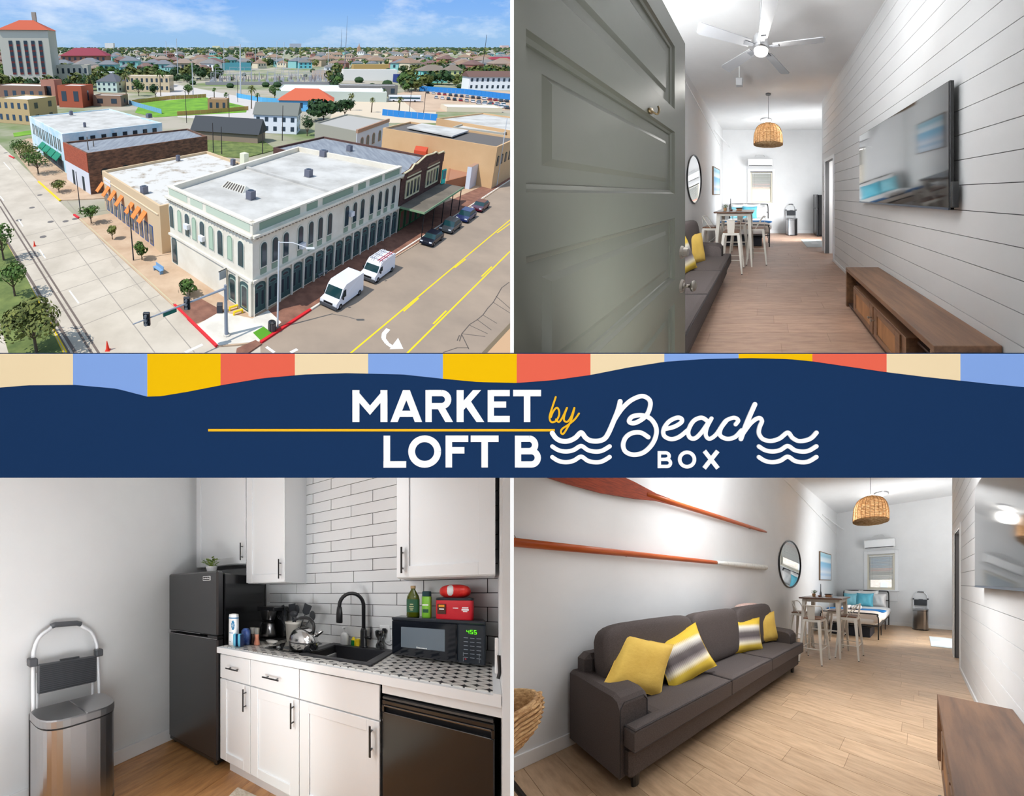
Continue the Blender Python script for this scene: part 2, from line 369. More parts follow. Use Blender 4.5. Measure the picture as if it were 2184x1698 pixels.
for i in range(14):
    a, b = eb[i], eb[i+1]; xs = [a]+[x for x, _ in WS if a < x < b]+[b]
    bot = [(x, float(np.interp(x, [p[0] for p in WS], [p[1] for p in WS]))) for x in xs]
    bt.part('stripe', flat([(a, 755)]+bot+[(b, 755)], D0-.0018, D0-.0008), (TAN, BLU, YEL, COR)[i % 4], label=('tan', 'blue', 'yellow', 'coral')[i % 4]+' stripe of the awning edge')
def strokes(segs, w, rounds=False, y0=D0-.0024, y1=D0-.0008):
    mb = MB(); k = 0
    for sg in segs:
        if not rounds:                                   # mitred ribbon
            y0 -= 3e-6; m_ = len(sg); cl = m_ > 3 and hypot(sg[0][0]-sg[-1][0], sg[0][1]-sg[-1][1]) < 1e-3; L_, R_ = [], []
            for i in range(m_):
                ns = []
                for a, b in ((i-1, i), (i, i+1)):
                    if cl: a, b = a % (m_-1), (b-1) % (m_-1)+1 if b else 0; a = b-1
                    if 0 <= a and b < m_: d = hypot(sg[b][0]-sg[a][0], sg[b][1]-sg[a][1]) or 1; ns.append((-(sg[b][1]-sg[a][1])/d, (sg[b][0]-sg[a][0])/d))
                nx, ny = sum(n[0] for n in ns)/len(ns), sum(n[1] for n in ns)/len(ns); q = w/2/(nx*nx+ny*ny)
                L_.append((sg[i][0]+nx*q, sg[i][1]+ny*q)); R_.append((sg[i][0]-nx*q, sg[i][1]-ny*q))
            for i in range(m_-1):
                m = flat([L_[i], L_[i+1], R_[i+1], R_[i]], y0, y1); mb.add(m.v, m.f)
            continue
        for i in range(len(sg)-1):
            k += 1; y0 -= 3e-6
            (ax, ay), (bx, by) = sg[i], sg[i+1]; L = hypot(bx-ax, by-ay) or 1; nx, ny = -(by-ay)/L*w/2, (bx-ax)/L*w/2
            m = flat([(ax+nx, ay+ny), (bx+nx, by+ny), (bx-nx, by-ny), (ax-nx, ay-ny)], y0, y1); mb.add(m.v, m.f)
        if rounds:
            for (ax, ay) in sg:
                y0 -= 3e-6
                m = flat([(ax+w/2*cos(t*pi/6), ay+w/2*sin(t*pi/6)) for t in range(12)], y0, y1); mb.add(m.v, m.f)
    return mb
def arc(cx, cy, rx, ry, a0, a1, n=14): return [(cx+rx*cos(radians(a0+(a1-a0)*i/n)), cy+ry*sin(radians(a0+(a1-a0)*i/n))) for i in range(n+1)]
def letter(name, segs, w, ox, oy, s, polys=()):
    q = [[(ox+x/s, oy+y/s) for x, y in sg] for sg in segs]; mb = strokes(q, w/s)
    for j, p in enumerate(polys): m = flat([(ox+x/s, oy+y/s) for x, y in p], D0-.00260-j*4e-6, D0-.0008); mb.add(m.v, m.f)
    bt.part('letter', mb, BW)
S1 = (700, 750, 4.044); W1 = 60
letter('M', [[(243, 332), (243, 607)], [(484, 332), (484, 607)]], W1, *S1, polys=[[(213, 332), (250, 332), (364, 466), (478, 332), (514, 332), (514, 372), (364, 546), (213, 372)]])
letter('A', [[(620, 536), (735, 536)]], 54, *S1, polys=[[(540, 607), (602, 607), (706, 345), (706, 332), (648, 332)], [(812, 607), (750, 607), (648, 345), (648, 332), (706, 332)]])
letter('R', [[(868, 332), (868, 607)], [(868, 358), (980, 358)], [(868, 470), (985, 470)], arc(980, 414, 56, 56, -90, 90)], 54, *S1, polys=[[(945, 490), (1012, 490), (1078, 607), (1012, 607)]])
letter('K', [[(1139, 332), (1139, 607)]], W1, *S1, polys=[[(1168, 425), (1250, 332), (1320, 332), (1168, 505)], [(1190, 478), (1232, 430), (1346, 607), (1280, 607)]])
letter('E', [[(1403, 332), (1403, 607)], [(1403, 358), (1566, 358)], [(1403, 457), (1535, 457)], [(1403, 581), (1566, 581)]], 54, *S1)
letter('T', [[(1715, 332), (1715, 607)], [(1595, 358), (1835, 358)]], 56, *S1)
letter('L', [[(509, 724), (509, 998)], [(480, 972), (675, 972)]], 56, *S1)
letter('O', [arc(834, 861, 112, 110, 0, 360, 40)], 58, *S1)
letter('F', [[(1042, 724), (1042, 998)], [(1014, 751), (1209, 751)], [(1042, 850), (1176, 850)]], 56, *S1)
letter('T', [[(1350, 724), (1350, 998)], [(1230, 751), (1470, 751)]], 56, *S1)
letter('B', [[(1637, 724), (1637, 998)], [(1637, 751), (1732, 751)], [(1637, 858), (1745, 858)], [(1637, 972), (1755, 972)], arc(1732, 804, 52, 54, -90, 90), arc(1752, 915, 55, 57, -90, 90)], 54, *S1)
S2 = (1160, 820, 3.5226)
letter('B', [[(864, 500), (864, 628)], [(864, 513), (915, 513)], [(864, 562), (920, 562)], [(864, 615), (925, 615)], arc(912, 537, 26, 24, -90, 90), arc(922, 589, 26, 26, -90, 90)], 25, *S2)
letter('O', [arc(1072, 563, 55, 54, 0, 360, 32)], 27, *S2)
letter('X', [[(1202, 499), (1303, 629)], [(1302, 499), (1200, 629)]], 32, *S2)
bt.part('rule', strokes([[(446, 917.5), (1183, 917.5)]], 5), BY)
def script(pts, w, m, name='script_stroke'):
    P = [(p[0], p[1]) for p in spline([(S2[0]+x/S2[2], S2[1]+y/S2[2]) for x, y in pts], 8)]
    bt.part(name, strokes([P], w/S2[2], True), m)
script([(62, 365), (90, 403), (130, 424), (185, 424), (235, 400), (278, 362), (312, 400), (350, 422), (410, 424), (455, 405), (485, 360), (520, 280), (552, 200), (566, 150), (570, 128)], 37, BW)
script([(530, 262), (560, 215), (600, 165), (660, 115), (735, 88), (788, 115), (795, 165), (765, 235), (700, 282), (655, 290), (637, 272), (665, 240), (735, 232), (798, 258), (838, 318), (838, 385), (805, 455), (745, 510), (672, 527), (612, 505), (592, 455), (612, 398), (660, 365), (725, 362), (780, 395)], 34, BW)
script([(905, 335), (975, 318), (1028, 285), (1030, 258), (995, 250), (935, 280), (897, 335), (900, 385), (950, 410), (1010, 395), (1075, 345)], 32, BW)
script([(1225, 275), (1180, 250), (1120, 275), (1082, 345), (1090, 395), (1130, 405), (1180, 360), (1235, 280)], 32, BW)
script([(1255, 255), (1222, 320), (1212, 380), (1240, 408), (1290, 375), (1340, 300), (1370, 268), (1425, 250), (1455, 270), (1435, 300)], 30, BW)
script([(1370, 268), (1325, 330), (1320, 382), (1370, 408), (1430, 395), (1480, 345)], 32, BW)
script([(1580, 150), (1540, 240), (1505, 325), (1475, 408)], 36, BW)
script([(1490, 370), (1550, 290), (1608, 252), (1632, 275), (1615, 320), (1610, 368), (1640, 410), (1700, 424), (1765, 405), (1825, 362), (1860, 400), (1905, 424), (1960, 420), (2005, 400), (2040, 362)], 32, BW)
for dx in (0, 1548):
    for dy in (0, 80):
        script([(62+dx, 465+dy), (108+dx, 493+dy), (165+dx, 503+dy), (222+dx, 492+dy), (278+dx, 462+dy), (330+dx, 493+dy), (390+dx, 504+dy), (440+dx, 495+dy), (492+dx, 464+dy)], 32, BW, 'wave_line')
script([(88, 95), (60, 180), (42, 245), (55, 282), (88, 275), (112, 235), (112, 195), (95, 175), (68, 205), (52, 245)], 14, BY)
script([(90, 262), (112, 282), (140, 245), (172, 176), (155, 225), (150, 268), (175, 280), (205, 240), (228, 176), (205, 265), (175, 325), (145, 370), (128, 362), (135, 335), (185, 300), (230, 262), (262, 218)], 14, BY)
# ------------------------------------------------------------------ shared furniture builders
GREYP = mat('grey_plastic', (88, 90, 94), .55); DGREY = mat('dark_grey_plastic', (60, 61, 64), .5)
LIDST = mat('satin_steel_lid', (168, 168, 170), .32, .9); WTUBE = mat('white_enamel_tube', (228, 229, 232), .3)
def step_ladder(S, p, rot, label, group=None):
    t = Thing(S, 'step_ladder', label, 'step stool', p, rot, group)
    lean = lambda z: .10+.09*z                                    # y of the front frame: against the wall
    W_ = .185
    fr = MB(); pth = [(-W_, -.02, 0), (-W_, .03, .4), (-W_+.005, .07, .86), (-W_+.012, .078, .95), (-W_+.04, .085, 1.02), (-W_+.09, .09, 1.06), (-.06, .092, 1.085), (.06, .092, 1.085), (W_-.09, .09, 1.06), (W_-.04, .085, 1.02), (W_-.012, .078, .95), (W_-.005, .07, .86), (W_, .03, .4), (W_, -.02, 0)]
    fr.tube(spline(pth, 3), .0115, 8); t.part('frame', fr, WTUBE, smooth=True)
    t.part('grip', MB().tube([(-.085, .0915, 1.078), (-.06, .092, 1.087), (.06, .092, 1.087), (.085, .0915, 1.078)], .0175, 8), GREYP, label='grey foam grip', smooth=True)
    for sx in (-1, 1):
        t.part('rear_leg', MB().tube([(sx*(W_-.03), .10, .01), (sx*(W_-.028), .085, .8)], .01, 8), WTUBE, smooth=True)
        t.part('hinge_bracket', MB().cbox((sx*W_-.022, .035, .85), (sx*W_+.022, .095, .90), .006), GREYP)
    st = MB().cbox((-W_+.02, .035, .68), (W_-.02, .06, .86), .008)
    t.part('top_step', st, GREYP)
    rib = MB()
    for i in range(14): rib.box((-W_+.03, .031, .690+.012*i), (W_-.03, .036, .695+.012*i))
    t.part('grip_rib', rib, DGREY, kind='stuff')
    t.part('latch', MB().cbox((-.05, .04, .86), (.06, .055, .872), .003), DGREY)
    t.part('lower_step', MB().cbox((-W_+.02, .01, .36), (W_-.02, .035, .54), .008), GREYP)
    return t
def trash_can(S, p, rot, label, group=None, h=.60):
    """D-shaped pedal bin, flat back on +y."""
    t = Thing(S, 'trash_can', label, 'trash can', p, rot, group)
    def outline(k, n=18):
        w, d = .205*k, .30*k; o = []
        for i in range(n+1):
            a = pi*i/n; o.append((w*math.copysign(abs(cos(a))**.55, cos(a)), -d*.62*sin(a)**.75+.02))
        o += [(-w, .10), (-w+.03, .13), (w-.03, .13), (w, .10)]; return o
    t.part('base_ring', MB().prism(outline(1.0), 0, .025), BLACK)
    t.part('body', MB().prism(outline(.985), .025, h-.055), STEEL, smooth=False)
    t.part('rim', MB().prism(outline(.97), h-.055, h-.045), BLACK)
    lid = MB(); a, b, c = outline(1.0), outline(.985), outline(.86); n = len(a)
    rings = [(a, h-.045), (a, h-.008), (b, h), (c, h+.001)]
    vs = [(x, y, z) for o, z in rings for x, y in o]; fs = [(j*n+i, (j*n+(i+1) % n), ((j+1)*n+(i+1) % n), ((j+1)*n+i)) for j in range(3) for i in range(n)]
    fs += [tuple(range(3*n, 4*n)), tuple(range(n))[::-1]]; lid.add(vs, [f[::-1] if len(f) == 4 else f for f in fs])
    t.part('lid', lid, LIDST)
    t.part('lid_seam', MB().box((-.004, -.175, h+.001), (.004, .12, h+.0035)), CHROME)
    t.part('back_hinge', MB().cbox((-.20, .13, .02), (.205, .155, h-.02), .006), BLACK)
    t.part('pedal', MB().cbox((-.05, -.20, .005), (.05, -.15, .02), .004), BLACK)
    return t
FRB = mat('fridge_black', (44, 44, 46), .3, spec=.5, bump=(240, .12, (1, 1, 1))); FRS = mat('fridge_side', (24, 24, 26), .25)
def fridge(S, p, rot, label):
    t = Thing(S, 'refrigerator', label, 'refrigerator', p, rot)
    t.part('cabinet', MB().cbox((-.31, .075, .055), (.31, .57, 1.44), .006), FRS)
    t.part('fridge_door', MB().cbox((-.31, 0, .055), (.31, .068, .955), .012), FRB)
    t.part('freezer_door', MB().cbox((-.31, 0, .972), (.31, .068, 1.455), .012), FRB)
    t.part('door_trim', MB().box((-.309, -.001, .948), (.309, .03, .953)), CHROME, label='thin chrome strip along the top of the lower door')
    t.part('door_trim', MB().box((-.309, -.001, .974), (.12, .03, .978)), CHROME)
    t.part('hinge', MB().cbox((.20, .0, .955), (.31, .06, .972), .002), BLACK)
    t.part('plinth', MB().box((-.30, .01, .03), (.30, .56, .055)), BLACK)
    for sx in (-.27, .25):
        t.part('foot', MB().cyl((sx, .05, 0), (sx, .05, .035), .02, n=10), BLACK)
    bg_ = t.part('badge', MB().cbox((.15, -.003, 1.385), (.235, .001, 1.418), .004), BW, label='small white outlined maker badge')
    t.part('badge_face', MB().box((.155, -.0036, 1.389), (.230, -.0030, 1.414)), BLACK, parent=bg_)
    mb = MB()
    for i in range(9): mb.box((.160+.0075*i, -.0042, 1.397), (.1645+.0075*i, -.0036, 1.403+.003*(i % 3 == 0)))
    t.part('badge_lettering', mb, BW, parent=bg_)
    return t
LEAF = mat('leaf_green', (70, 110, 48), .6, noise=(9, (1, 1, 1), (140, 160, 70), .4, .65)); TERRA = mat('terracotta_pot', (196, 150, 104), .7)
def plant(S, p, label, r=.07, pot=(.035, .05), potmat=None, leaves=34, seed=1, sc=1):
    t = Thing(S, 'potted_plant', label, 'plant', p, scale=sc); rd = random.Random(seed)
    pr, ph = pot; t.part('pot', MB().lathe([(pr*.75, 0), (pr, ph*.9), (pr, ph), (pr*.8, ph), (pr*.78, ph*.9)], n=16), potmat or TERRA, smooth=False)
    mb = MB(); st = MB()
    for i in range(leaves):
        a = rd.uniform(0, 2*pi); e = rd.uniform(.1, 1.3); R_ = r*rd.uniform(.45, 1); c = np.array([R_*cos(a)*cos(e), R_*sin(a)*cos(e), ph+.01+R_*sin(e)*.9])
        st.tube([(0, 0, ph*.9), tuple(c*.6+np.array([0, 0, ph*.4])), tuple(c)], .0012, 4)
        d = np.array([cos(a), sin(a), .3]); d /= np.linalg.norm(d); q = np.cross(d, [0, 0, 1]); q /= np.linalg.norm(q); L = r*.38
        mb.add([c-d*L*.4, c+q*L*.42, c+d*L, c-q*L*.42, c+np.array([0, 0, L*.18])], [(0, 1, 4), (1, 2, 4), (2, 3, 4), (3, 0, 4)])
    t.part('stem', st, LEAF, kind='stuff'); t.part('foliage', mb, LEAF, kind='stuff'); return t
def handle_bar(z0, z1, x, y, horiz=False, off=.03, r=.005):
    mb = MB()
    if horiz:
        mb.cyl((z0, y-off, x), (z1, y-off, x), r, n=8)
        for q in (.2, .8): mb.cyl((z0+(z1-z0)*q, y-off, x), (z0+(z1-z0)*q, y, x), r*.8, n=8)
    else:
        mb.cyl((x, y-off, z0), (x, y-off, z1), r, n=8)
        for q in (.2, .8): mb.cyl((x, y-off, z0+(z1-z0)*q), (x, y, z0+(z1-z0)*q), r*.8, n=8)
    return mb
def shaker(t, x0, x1, z0, z1, y, m, name='door', st=.06, flat_=False, lab=None):
    """Framed door whose face is at y, thickness behind; returns the door object."""
    if flat_:
        return t.part(name, MB().cbox((x0, y, z0), (x1, y+.018, z1), .002), m, label=lab)
    d = t.part(name, MB().cbox((x0, y, z0), (x0+st, y+.018, z1), .0015).cbox((x1-st, y, z0), (x1, y+.018, z1), .0015).cbox((x0+st, y, z0), (x1-st, y+.018, z0+st), .0015).cbox((x0+st, y, z1-st), (x1-st, y+.018, z1), .0015), m, label=lab)
    t.part('door_panel', MB().box((x0+st-.002, y+.009, z0+st-.002), (x1-st+.002, y+.016, z1-st+.002)), m, parent=d)
    return d
OAKC = ((196, 163, 128), (160, 122, 88))
def floor_planks(S, x0, x1, y0, y1, base, dark, along='x', seed=3, name='floor', z=0, gap=.0022, lab=None):
    m = mat('oak_'+name+str(seed), base, .42, spec=.4, noise=(3.2, (1.2, 9, 1) if along == 'x' else (9, 1.2, 1), dark, .38, .72), tint=.13, bump=(60, .06, (.6, 6, 1)))
    sub = mat('floor_joint', (120, 92, 66), .8)
    t = Thing(S, name, lab, None, ((x0+x1)/2, (y0+y1)/2, z), kind='structure', clip=True); ox, oy, _ = t.o
    t.one(MB().box((x0-ox, y0-oy, -.03), (x1-ox, y1-oy, -.004)), sub)
    rd = random.Random(seed); wd, ln = .18, 1.22; a0, a1, b0, b1 = (x0, x1, y0, y1) if along == 'x' else (y0, y1, x0, x1); r = 0; b = b0
    while b < b1:
        a = a0-rd.uniform(0, ln)
        while a < a1:
            l, h = max(a, a0)+gap/2, min(a+ln, a1)-gap/2
            if h-l > .02:
                bb = min(b+wd, b1)-gap/2
                lo, hi = ((l-ox, b+gap/2-oy, -.012), (h-ox, bb-oy, 0)) if along == 'x' else ((b+gap/2-ox, l-oy, -.012), (bb-ox, h-oy, 0))
                t.part('plank', MB().box(lo, hi), m, parent=t.e)
            a += ln
        b += wd; r += 1
    return t
# ------------------------------------------------------------------ the kitchenette (lower left opening)
K = KITCHEN; LW, BWY = -2.16, 2.0
floor_planks(K, LW, .6, -2.2, BWY, (206, 152, 98), (158, 110, 66), 'y', 5, 'floor_kitchen')
struct(K, 'wall_kitchen_left', MB().box((LW-.05, -2.4, -.05), (LW, BWY+.05, 3.4)), WHITE)
GROUT = mat('dark_grout', (52, 50, 52), .9)
wb = struct(K, 'wall_kitchen_back', MB().box((LW, BWY+.004, -.05), (.7, BWY+.06, 3.4)), GROUT)
TILE = mat('glazed_white_tile', (229, 229, 229), .12, spec=.6, bump=(18, .25, (1, 1, 1)), tint=.03)
tt = Thing(K, 'x', None, None, (0, 0, 0), clip=True); tt.e = wb.e
tw, th = .303, .0785
for r in range(-6, 14):
    z = 1.367+r*th; x = -1.22-2*tw+(0 if r % 2 else tw/2) + (.02 if r == 0 else 0)
    while x < .05:
        a, b = max(x, -1.52)+.0018, min(x+tw, .04)-.0018
        if b-a > .004 and z > .88:
            me = mesh_of('tile', MB().cbox((a, BWY-.006, z+.0018), (b, BWY+.004, z+th-.0018), .0012), K, TILE, clip=True, loc=wb.loc)
            if len(me.vertices):
                o = bpy.data.objects.new('tile', me); COL.objects.link(o); o.parent = wb.e
        x += tw
mw = struct(K, 'wall_kitchen_right', MB().box((.035, 1.30, -.05), (.8, BWY, 3.4)), WHITE)
struct(K, 'trim_kitchen', MB().box((LW, BWY-.002, -.05), (-1.5, BWY+.004, 3.4)), WHITE)
struct(K, 'baseboard_kitchen_left', MB().cbox((LW, -2.2, 0), (LW+.014, 1.47, .105), .003), TRIM)
CAB = mat('cabinet_white', (236, 237, 238), .4)
def px2x(px, y=1.38, py=1440): return float(K.at(px, py, Y=y)[0])
# base cabinets
def base_unit(x0, x1, label, drawer, hinge='l', handle=True):
    t = Thing(K, 'base_cabinet', label, 'cabinet', ((x0+x1)/2, 1.398, 0), group=None); h = (x1-x0)/2-.002
    t.part('carcass', MB().box((-h, .0, .105), (h, .58, .868 if handle else .70)), CAB)
    if drawer:
        d = t.part('drawer', MB().cbox((-h, -.018, .69), (h, 0, .855), .002), CAB)
        if handle: t.part('drawer_handle', handle_bar(-.06 if h > .15 else -.055, .06 if h > .15 else .055, .775, -.018, True), BLACK, parent=d)
    dr = shaker(t, -h, h, .115, .683, -.018, CAB)
    t.part('handle', handle_bar(.52, .665, h-.035, -.018), BLACK, parent=dr, label='black bar handle')
    return t
b0, b1, b2, b3 = -1.475, -1.19, -.826, -.392
base_unit(b0, b1, 'narrow white base cabinet with one drawer beside the black refrigerator', True)
base_unit(b1, b2, 'white base cabinet with one drawer under the cooktop', True)
base_unit(b2, b3, 'wide white base cabinet with a blank false front under the sink', True, handle=False)
struct(K, 'trim_toe_kick', MB().box((b0+.02, 1.46, 0), (.03, 1.50, .105)), CAB)
t = Thing(K, 'cabinet_filler', 'white filler rail above the black dishwasher', 'cabinet', (-.18, 1.39, .8)); t.one(MB().box((-.205, 0, .02), (.215, .5, .066)), CAB)
# dishwasher
DW = mat('dishwasher_black', (26, 26, 27), .22, spec=.6)
t = Thing(K, 'dishwasher', 'black built-in dishwasher with a full-width pocket handle', 'dishwasher', (-.18, 1.385, 0)); a, b = -.205, .195
t.part('tub', MB().box((a, .03, .1), (b, .58, .81)), BLACK)
t.part('door', MB().cbox((a, 0, .12), (b, .03, .735), .004).cbox((a, 0, .768), (b, .03, .79), .003).cbox((a, 0, .735), (a+.01, .03, .768), .001).cbox((b-.01, 0, .735), (b, .03, .768), .001), DW)
t.part('handle_recess', MB().box((a+.008, .018, .733), (b-.008, .03, .77)), BLACK)
t.part('handle_lip', MB().cbox((a+.01, -.006, .762), (b-.01, .006, .770), .002), mat('dark_chrome', (120, 120, 122), .25, 1))
t.part('handle_lip', MB().cbox((a+.01, -.003, .731), (b-.01, .005, .736), .002), mat('dark_chrome', (120, 120, 122), .25, 1))
t.part('vent_strip', MB().box((a+.004, -.002, .797), (b-.004, .02, .806)), mat('vent_grey', (70, 70, 70), .5))
t.part('kick_plate', MB().box((a, .04, 0), (b, .06, .12)), BLACK)
# worktop with patterned tiles
def pattern_mat():
    m = bpy.data.materials.new('patterned_tile'); m.use_nodes = True; t = m.node_tree; b = t.nodes['Principled BSDF']; b.inputs['Roughness'].default_value = .3
    at = nd(t, 'ShaderNodeAttribute', attribute_name='lc'); L_ = t.links
    def cell(per, ox, oy, lim, p):
        mp_ = nd(t, 'ShaderNodeMapping'); mp_.inputs['Scale'].default_value = (1/per, 1/per, 0); mp_.inputs['Location'].default_value = (ox, oy, 0); L_.new(at.outputs['Vector'], mp_.inputs[0])
        fr = nd(t, 'ShaderNodeVectorMath', operation='FRACTION'); L_.new(mp_.outputs[0], fr.inputs[0])
        su = nd(t, 'ShaderNodeVectorMath', operation='SUBTRACT'); su.inputs[1].default_value = (.5, .5, 0); L_.new(fr.outputs[0], su.inputs[0])
        ab = nd(t, 'ShaderNodeVectorMath', operation='ABSOLUTE'); L_.new(su.outputs[0], ab.inputs[0]); sx = nd(t, 'ShaderNodeSeparateXYZ'); L_.new(ab.outputs[0], sx.inputs[0])
        o = []
        for k in (0, 1):
            pw = nd(t, 'ShaderNodeMath', operation='POWER'); pw.inputs[1].default_value = p; L_.new(sx.outputs[k], pw.inputs[0]); o.append(pw)
        ad = nd(t, 'ShaderNodeMath', operation='ADD'); L_.new(o[0].outputs[0], ad.inputs[0]); L_.new(o[1].outputs[0], ad.inputs[1])
        lt = nd(t, 'ShaderNodeMath', operation='LESS_THAN'); lt.inputs[1].default_value = lim; L_.new(ad.outputs[0], lt.inputs[0]); return lt
    a = cell(.078, 0, 0, .59, .55); c = cell(.078, .5, .5, .59, .55); d = cell(.039, .5, 0, .09, 1); e_ = cell(.039, 0, .5, .09, 1)
    cur = a
    for q in (c, d, e_):
        mxx = nd(t, 'ShaderNodeMath', operation='MAXIMUM'); L_.new(cur.outputs[0], mxx.inputs[0]); L_.new(q.outputs[0], mxx.inputs[1]); cur = mxx
    mi = nd(t, 'ShaderNodeMixRGB'); mi.inputs['Color1'].default_value = lin((224, 220, 214)); mi.inputs['Color2'].default_value = lin((34, 34, 38)); L_.new(cur.outputs[0], mi.inputs[0]); L_.new(mi.outputs[0], b.inputs['Base Color'])
    return m
PT = pattern_mat()
t = Thing(K, 'worktop', 'white-edged worktop with black star patterned tiles', 'countertop', (-.72, 1.35, .87)); ox = -.72
sx0, sx1, sy0, sy1 = -.875, -.475, 1.50, 1.955
top = MB()
for (x0_, x1_, y0_, y1_) in ((-1.475, sx0, 1.35, 2.0), (sx1, .035, 1.35, 2.0), (sx0, sx1, 1.35, sy0), (sx0, sx1, sy1, 2.0)):
    top.box((x0_-ox, y0_-1.35, 0), (min(x1_, .033)-ox, min(y1_, 1.992)-1.35, .04))
t.part('slab', top, CAB)
tp = MB()
for (x0_, x1_, y0_, y1_) in ((-1.465, sx0, 1.385, 1.994), (sx1, .03, 1.385, 1.994), (sx0, sx1, 1.385, sy0), (sx0, sx1, sy1, 1.994)):
    tp.box((x0_-ox, y0_-1.35, .04), (x1_-ox, y1_-1.35, .0435))
t.part('tile_inlay', tp, PT, label='patterned black and white tile surface')
t.part('edge_strip', MB().box((.01-ox, 0.0, .04), (.034-ox, .64, .047)), CAB)
ZC = .9145
SINKM = mat('granite_black', (46, 46, 50), .5, bump=(300, .1, (1, 1, 1)))
t = Thing(K, 'sink', 'black square drop-in kitchen sink', 'sink', ((sx0+sx1)/2, (sy0+sy1)/2, ZC)); hx, hy = (sx1-sx0)/2+.015, (sy1-sy0)/2+.02
ri = MB(); w_ = .045
for lo, hi in (((-hx, -hy, -.004), (hx, -hy+w_, .008)), ((-hx, hy-w_*1.7, -.004), (hx, hy, .008)), ((-hx, -hy+w_, -.004), (-hx+w_, hy-w_*1.7, .008)), ((hx-w_, -hy+w_, -.004), (hx, hy-w_*1.7, .008))): ri.cbox(lo, hi, .003)
t.part('rim', ri, SINKM)
bo = MB(); bx0, bx1, by0, by1 = -hx+w_-.004, hx-w_+.004, -hy+w_-.004, hy-w_*1.7+.004
for lo, hi in (((bx0, by0, -.19), (bx1, by0+.008, 0)), ((bx0, by1-.008, -.19), (bx1, by1, 0)), ((bx0, by0, -.19), (bx0+.008, by1, 0)), ((bx1-.008, by0, -.19), (bx1, by1, 0)), ((bx0, by0, -.2), (bx1, by1, -.19))): bo.box(lo, hi)
t.part('basin', bo, SINKM); t.part('drain', MB().cyl((0, 0, -.19), (0, 0, -.186), .035, n=20), CHROME)
t = Thing(K, 'faucet', 'matte black gooseneck faucet with pull-down spray behind the sink', 'faucet', (-.655, 1.935, ZC+.008))
t.part('base', MB().lathe([(.028, 0), (.028, .006), (.022, .012), (.021, .11), (.014, .13)], n=18), BLACK, smooth=True)
arcp = [(0, 0, .11), (0, 0, .28)]+[(-.062*(1-cos(a_)), -.055*(1-cos(a_)), .28+.085*sin(a_)) for a_ in np.linspace(.15, pi, 12)]
arcp += [(-.124, -.11, .27)]
t.part('neck', MB().tube(arcp, .0125, 12), BLACK, smooth=True)
t.part('spray_head', MB().lathe([(.019, .165), (.021, .17), (.021, .225), (.016, .275)], (-.124, -.11, 0), n=16), BLACK, smooth=True)
t.part('lever', MB().cyl((.015, -.01, .07), (.055, -.02, .07), .011, n=10).cyl((.052, -.02, .065), (.058, -.03, .145), .007, n=8), BLACK, smooth=True)
# cooktop
GLS = mat('black_glass', (16, 16, 18), .08, spec=.7)
t = Thing(K, 'cooktop', 'black glass two-burner cooktop under the kettle', 'cooktop', (-1.03, 1.72, ZC))
t.part('glass', MB().cbox((-.14, -.22, 0), (.135, .23, .008), .003), GLS)
for yy in (-.1, .12): t.part('burner_ring', MB().lathe([(.072, .0082), (.075, .0086), (.078, .0082)], (.03, yy, 0), n=28), GREYP)
for xx, yy in ((-.055, -.175), (.055, -.18)):
    t.part('knob', MB().lathe([(.014, .008), (.014, .014), (.011, .018), (.011, .034), (0, .035)], (xx, yy, 0), n=14), CHROME, smooth=False)
# kettle
t = Thing(K, 'kettle', 'polished steel whistling kettle with curved black handle', 'kettle', (-.925, 1.60, ZC+.009), scale=1.1)
t.part('body', MB().lathe([(.075, 0), (.083, .006), (.086, .03), (.086, .045), (.08, .08), (.062, .11), (.03, .128), (0, .13)], n=36), CHROME, smooth=True)
t.part('band', MB().lathe([(.0862, .044), (.088, .047), (.0862, .05)], n=36), BLACK)
t.part('lid_ring', MB().tube([(.03*cos(a_), .03*sin(a_), .128) for a_ in np.linspace(0, 2*pi, 18)[:-1]], .003, 6, True), BLACK)
t.part('lid_knob', MB().tube(spline([(-.02, .0, .127), (-.012, 0, .142), (.008, 0, .142), (.016, 0, .13)], 4), .003, 6), BLACK)
t.part('handle', MB().tube(spline([(.062, 0, .10), (.066, 0, .15), (.03, 0, .186), (-.03, 0, .182), (-.072, 0, .162)], 5), [.009]*6+[.011]*9+[.007]*6, 10), BLACK, smooth=True)
t.part('spout', MB().cyl((.06, .03, .085), (.10, .045, .115), .016, .009, 12), CHROME, smooth=True)
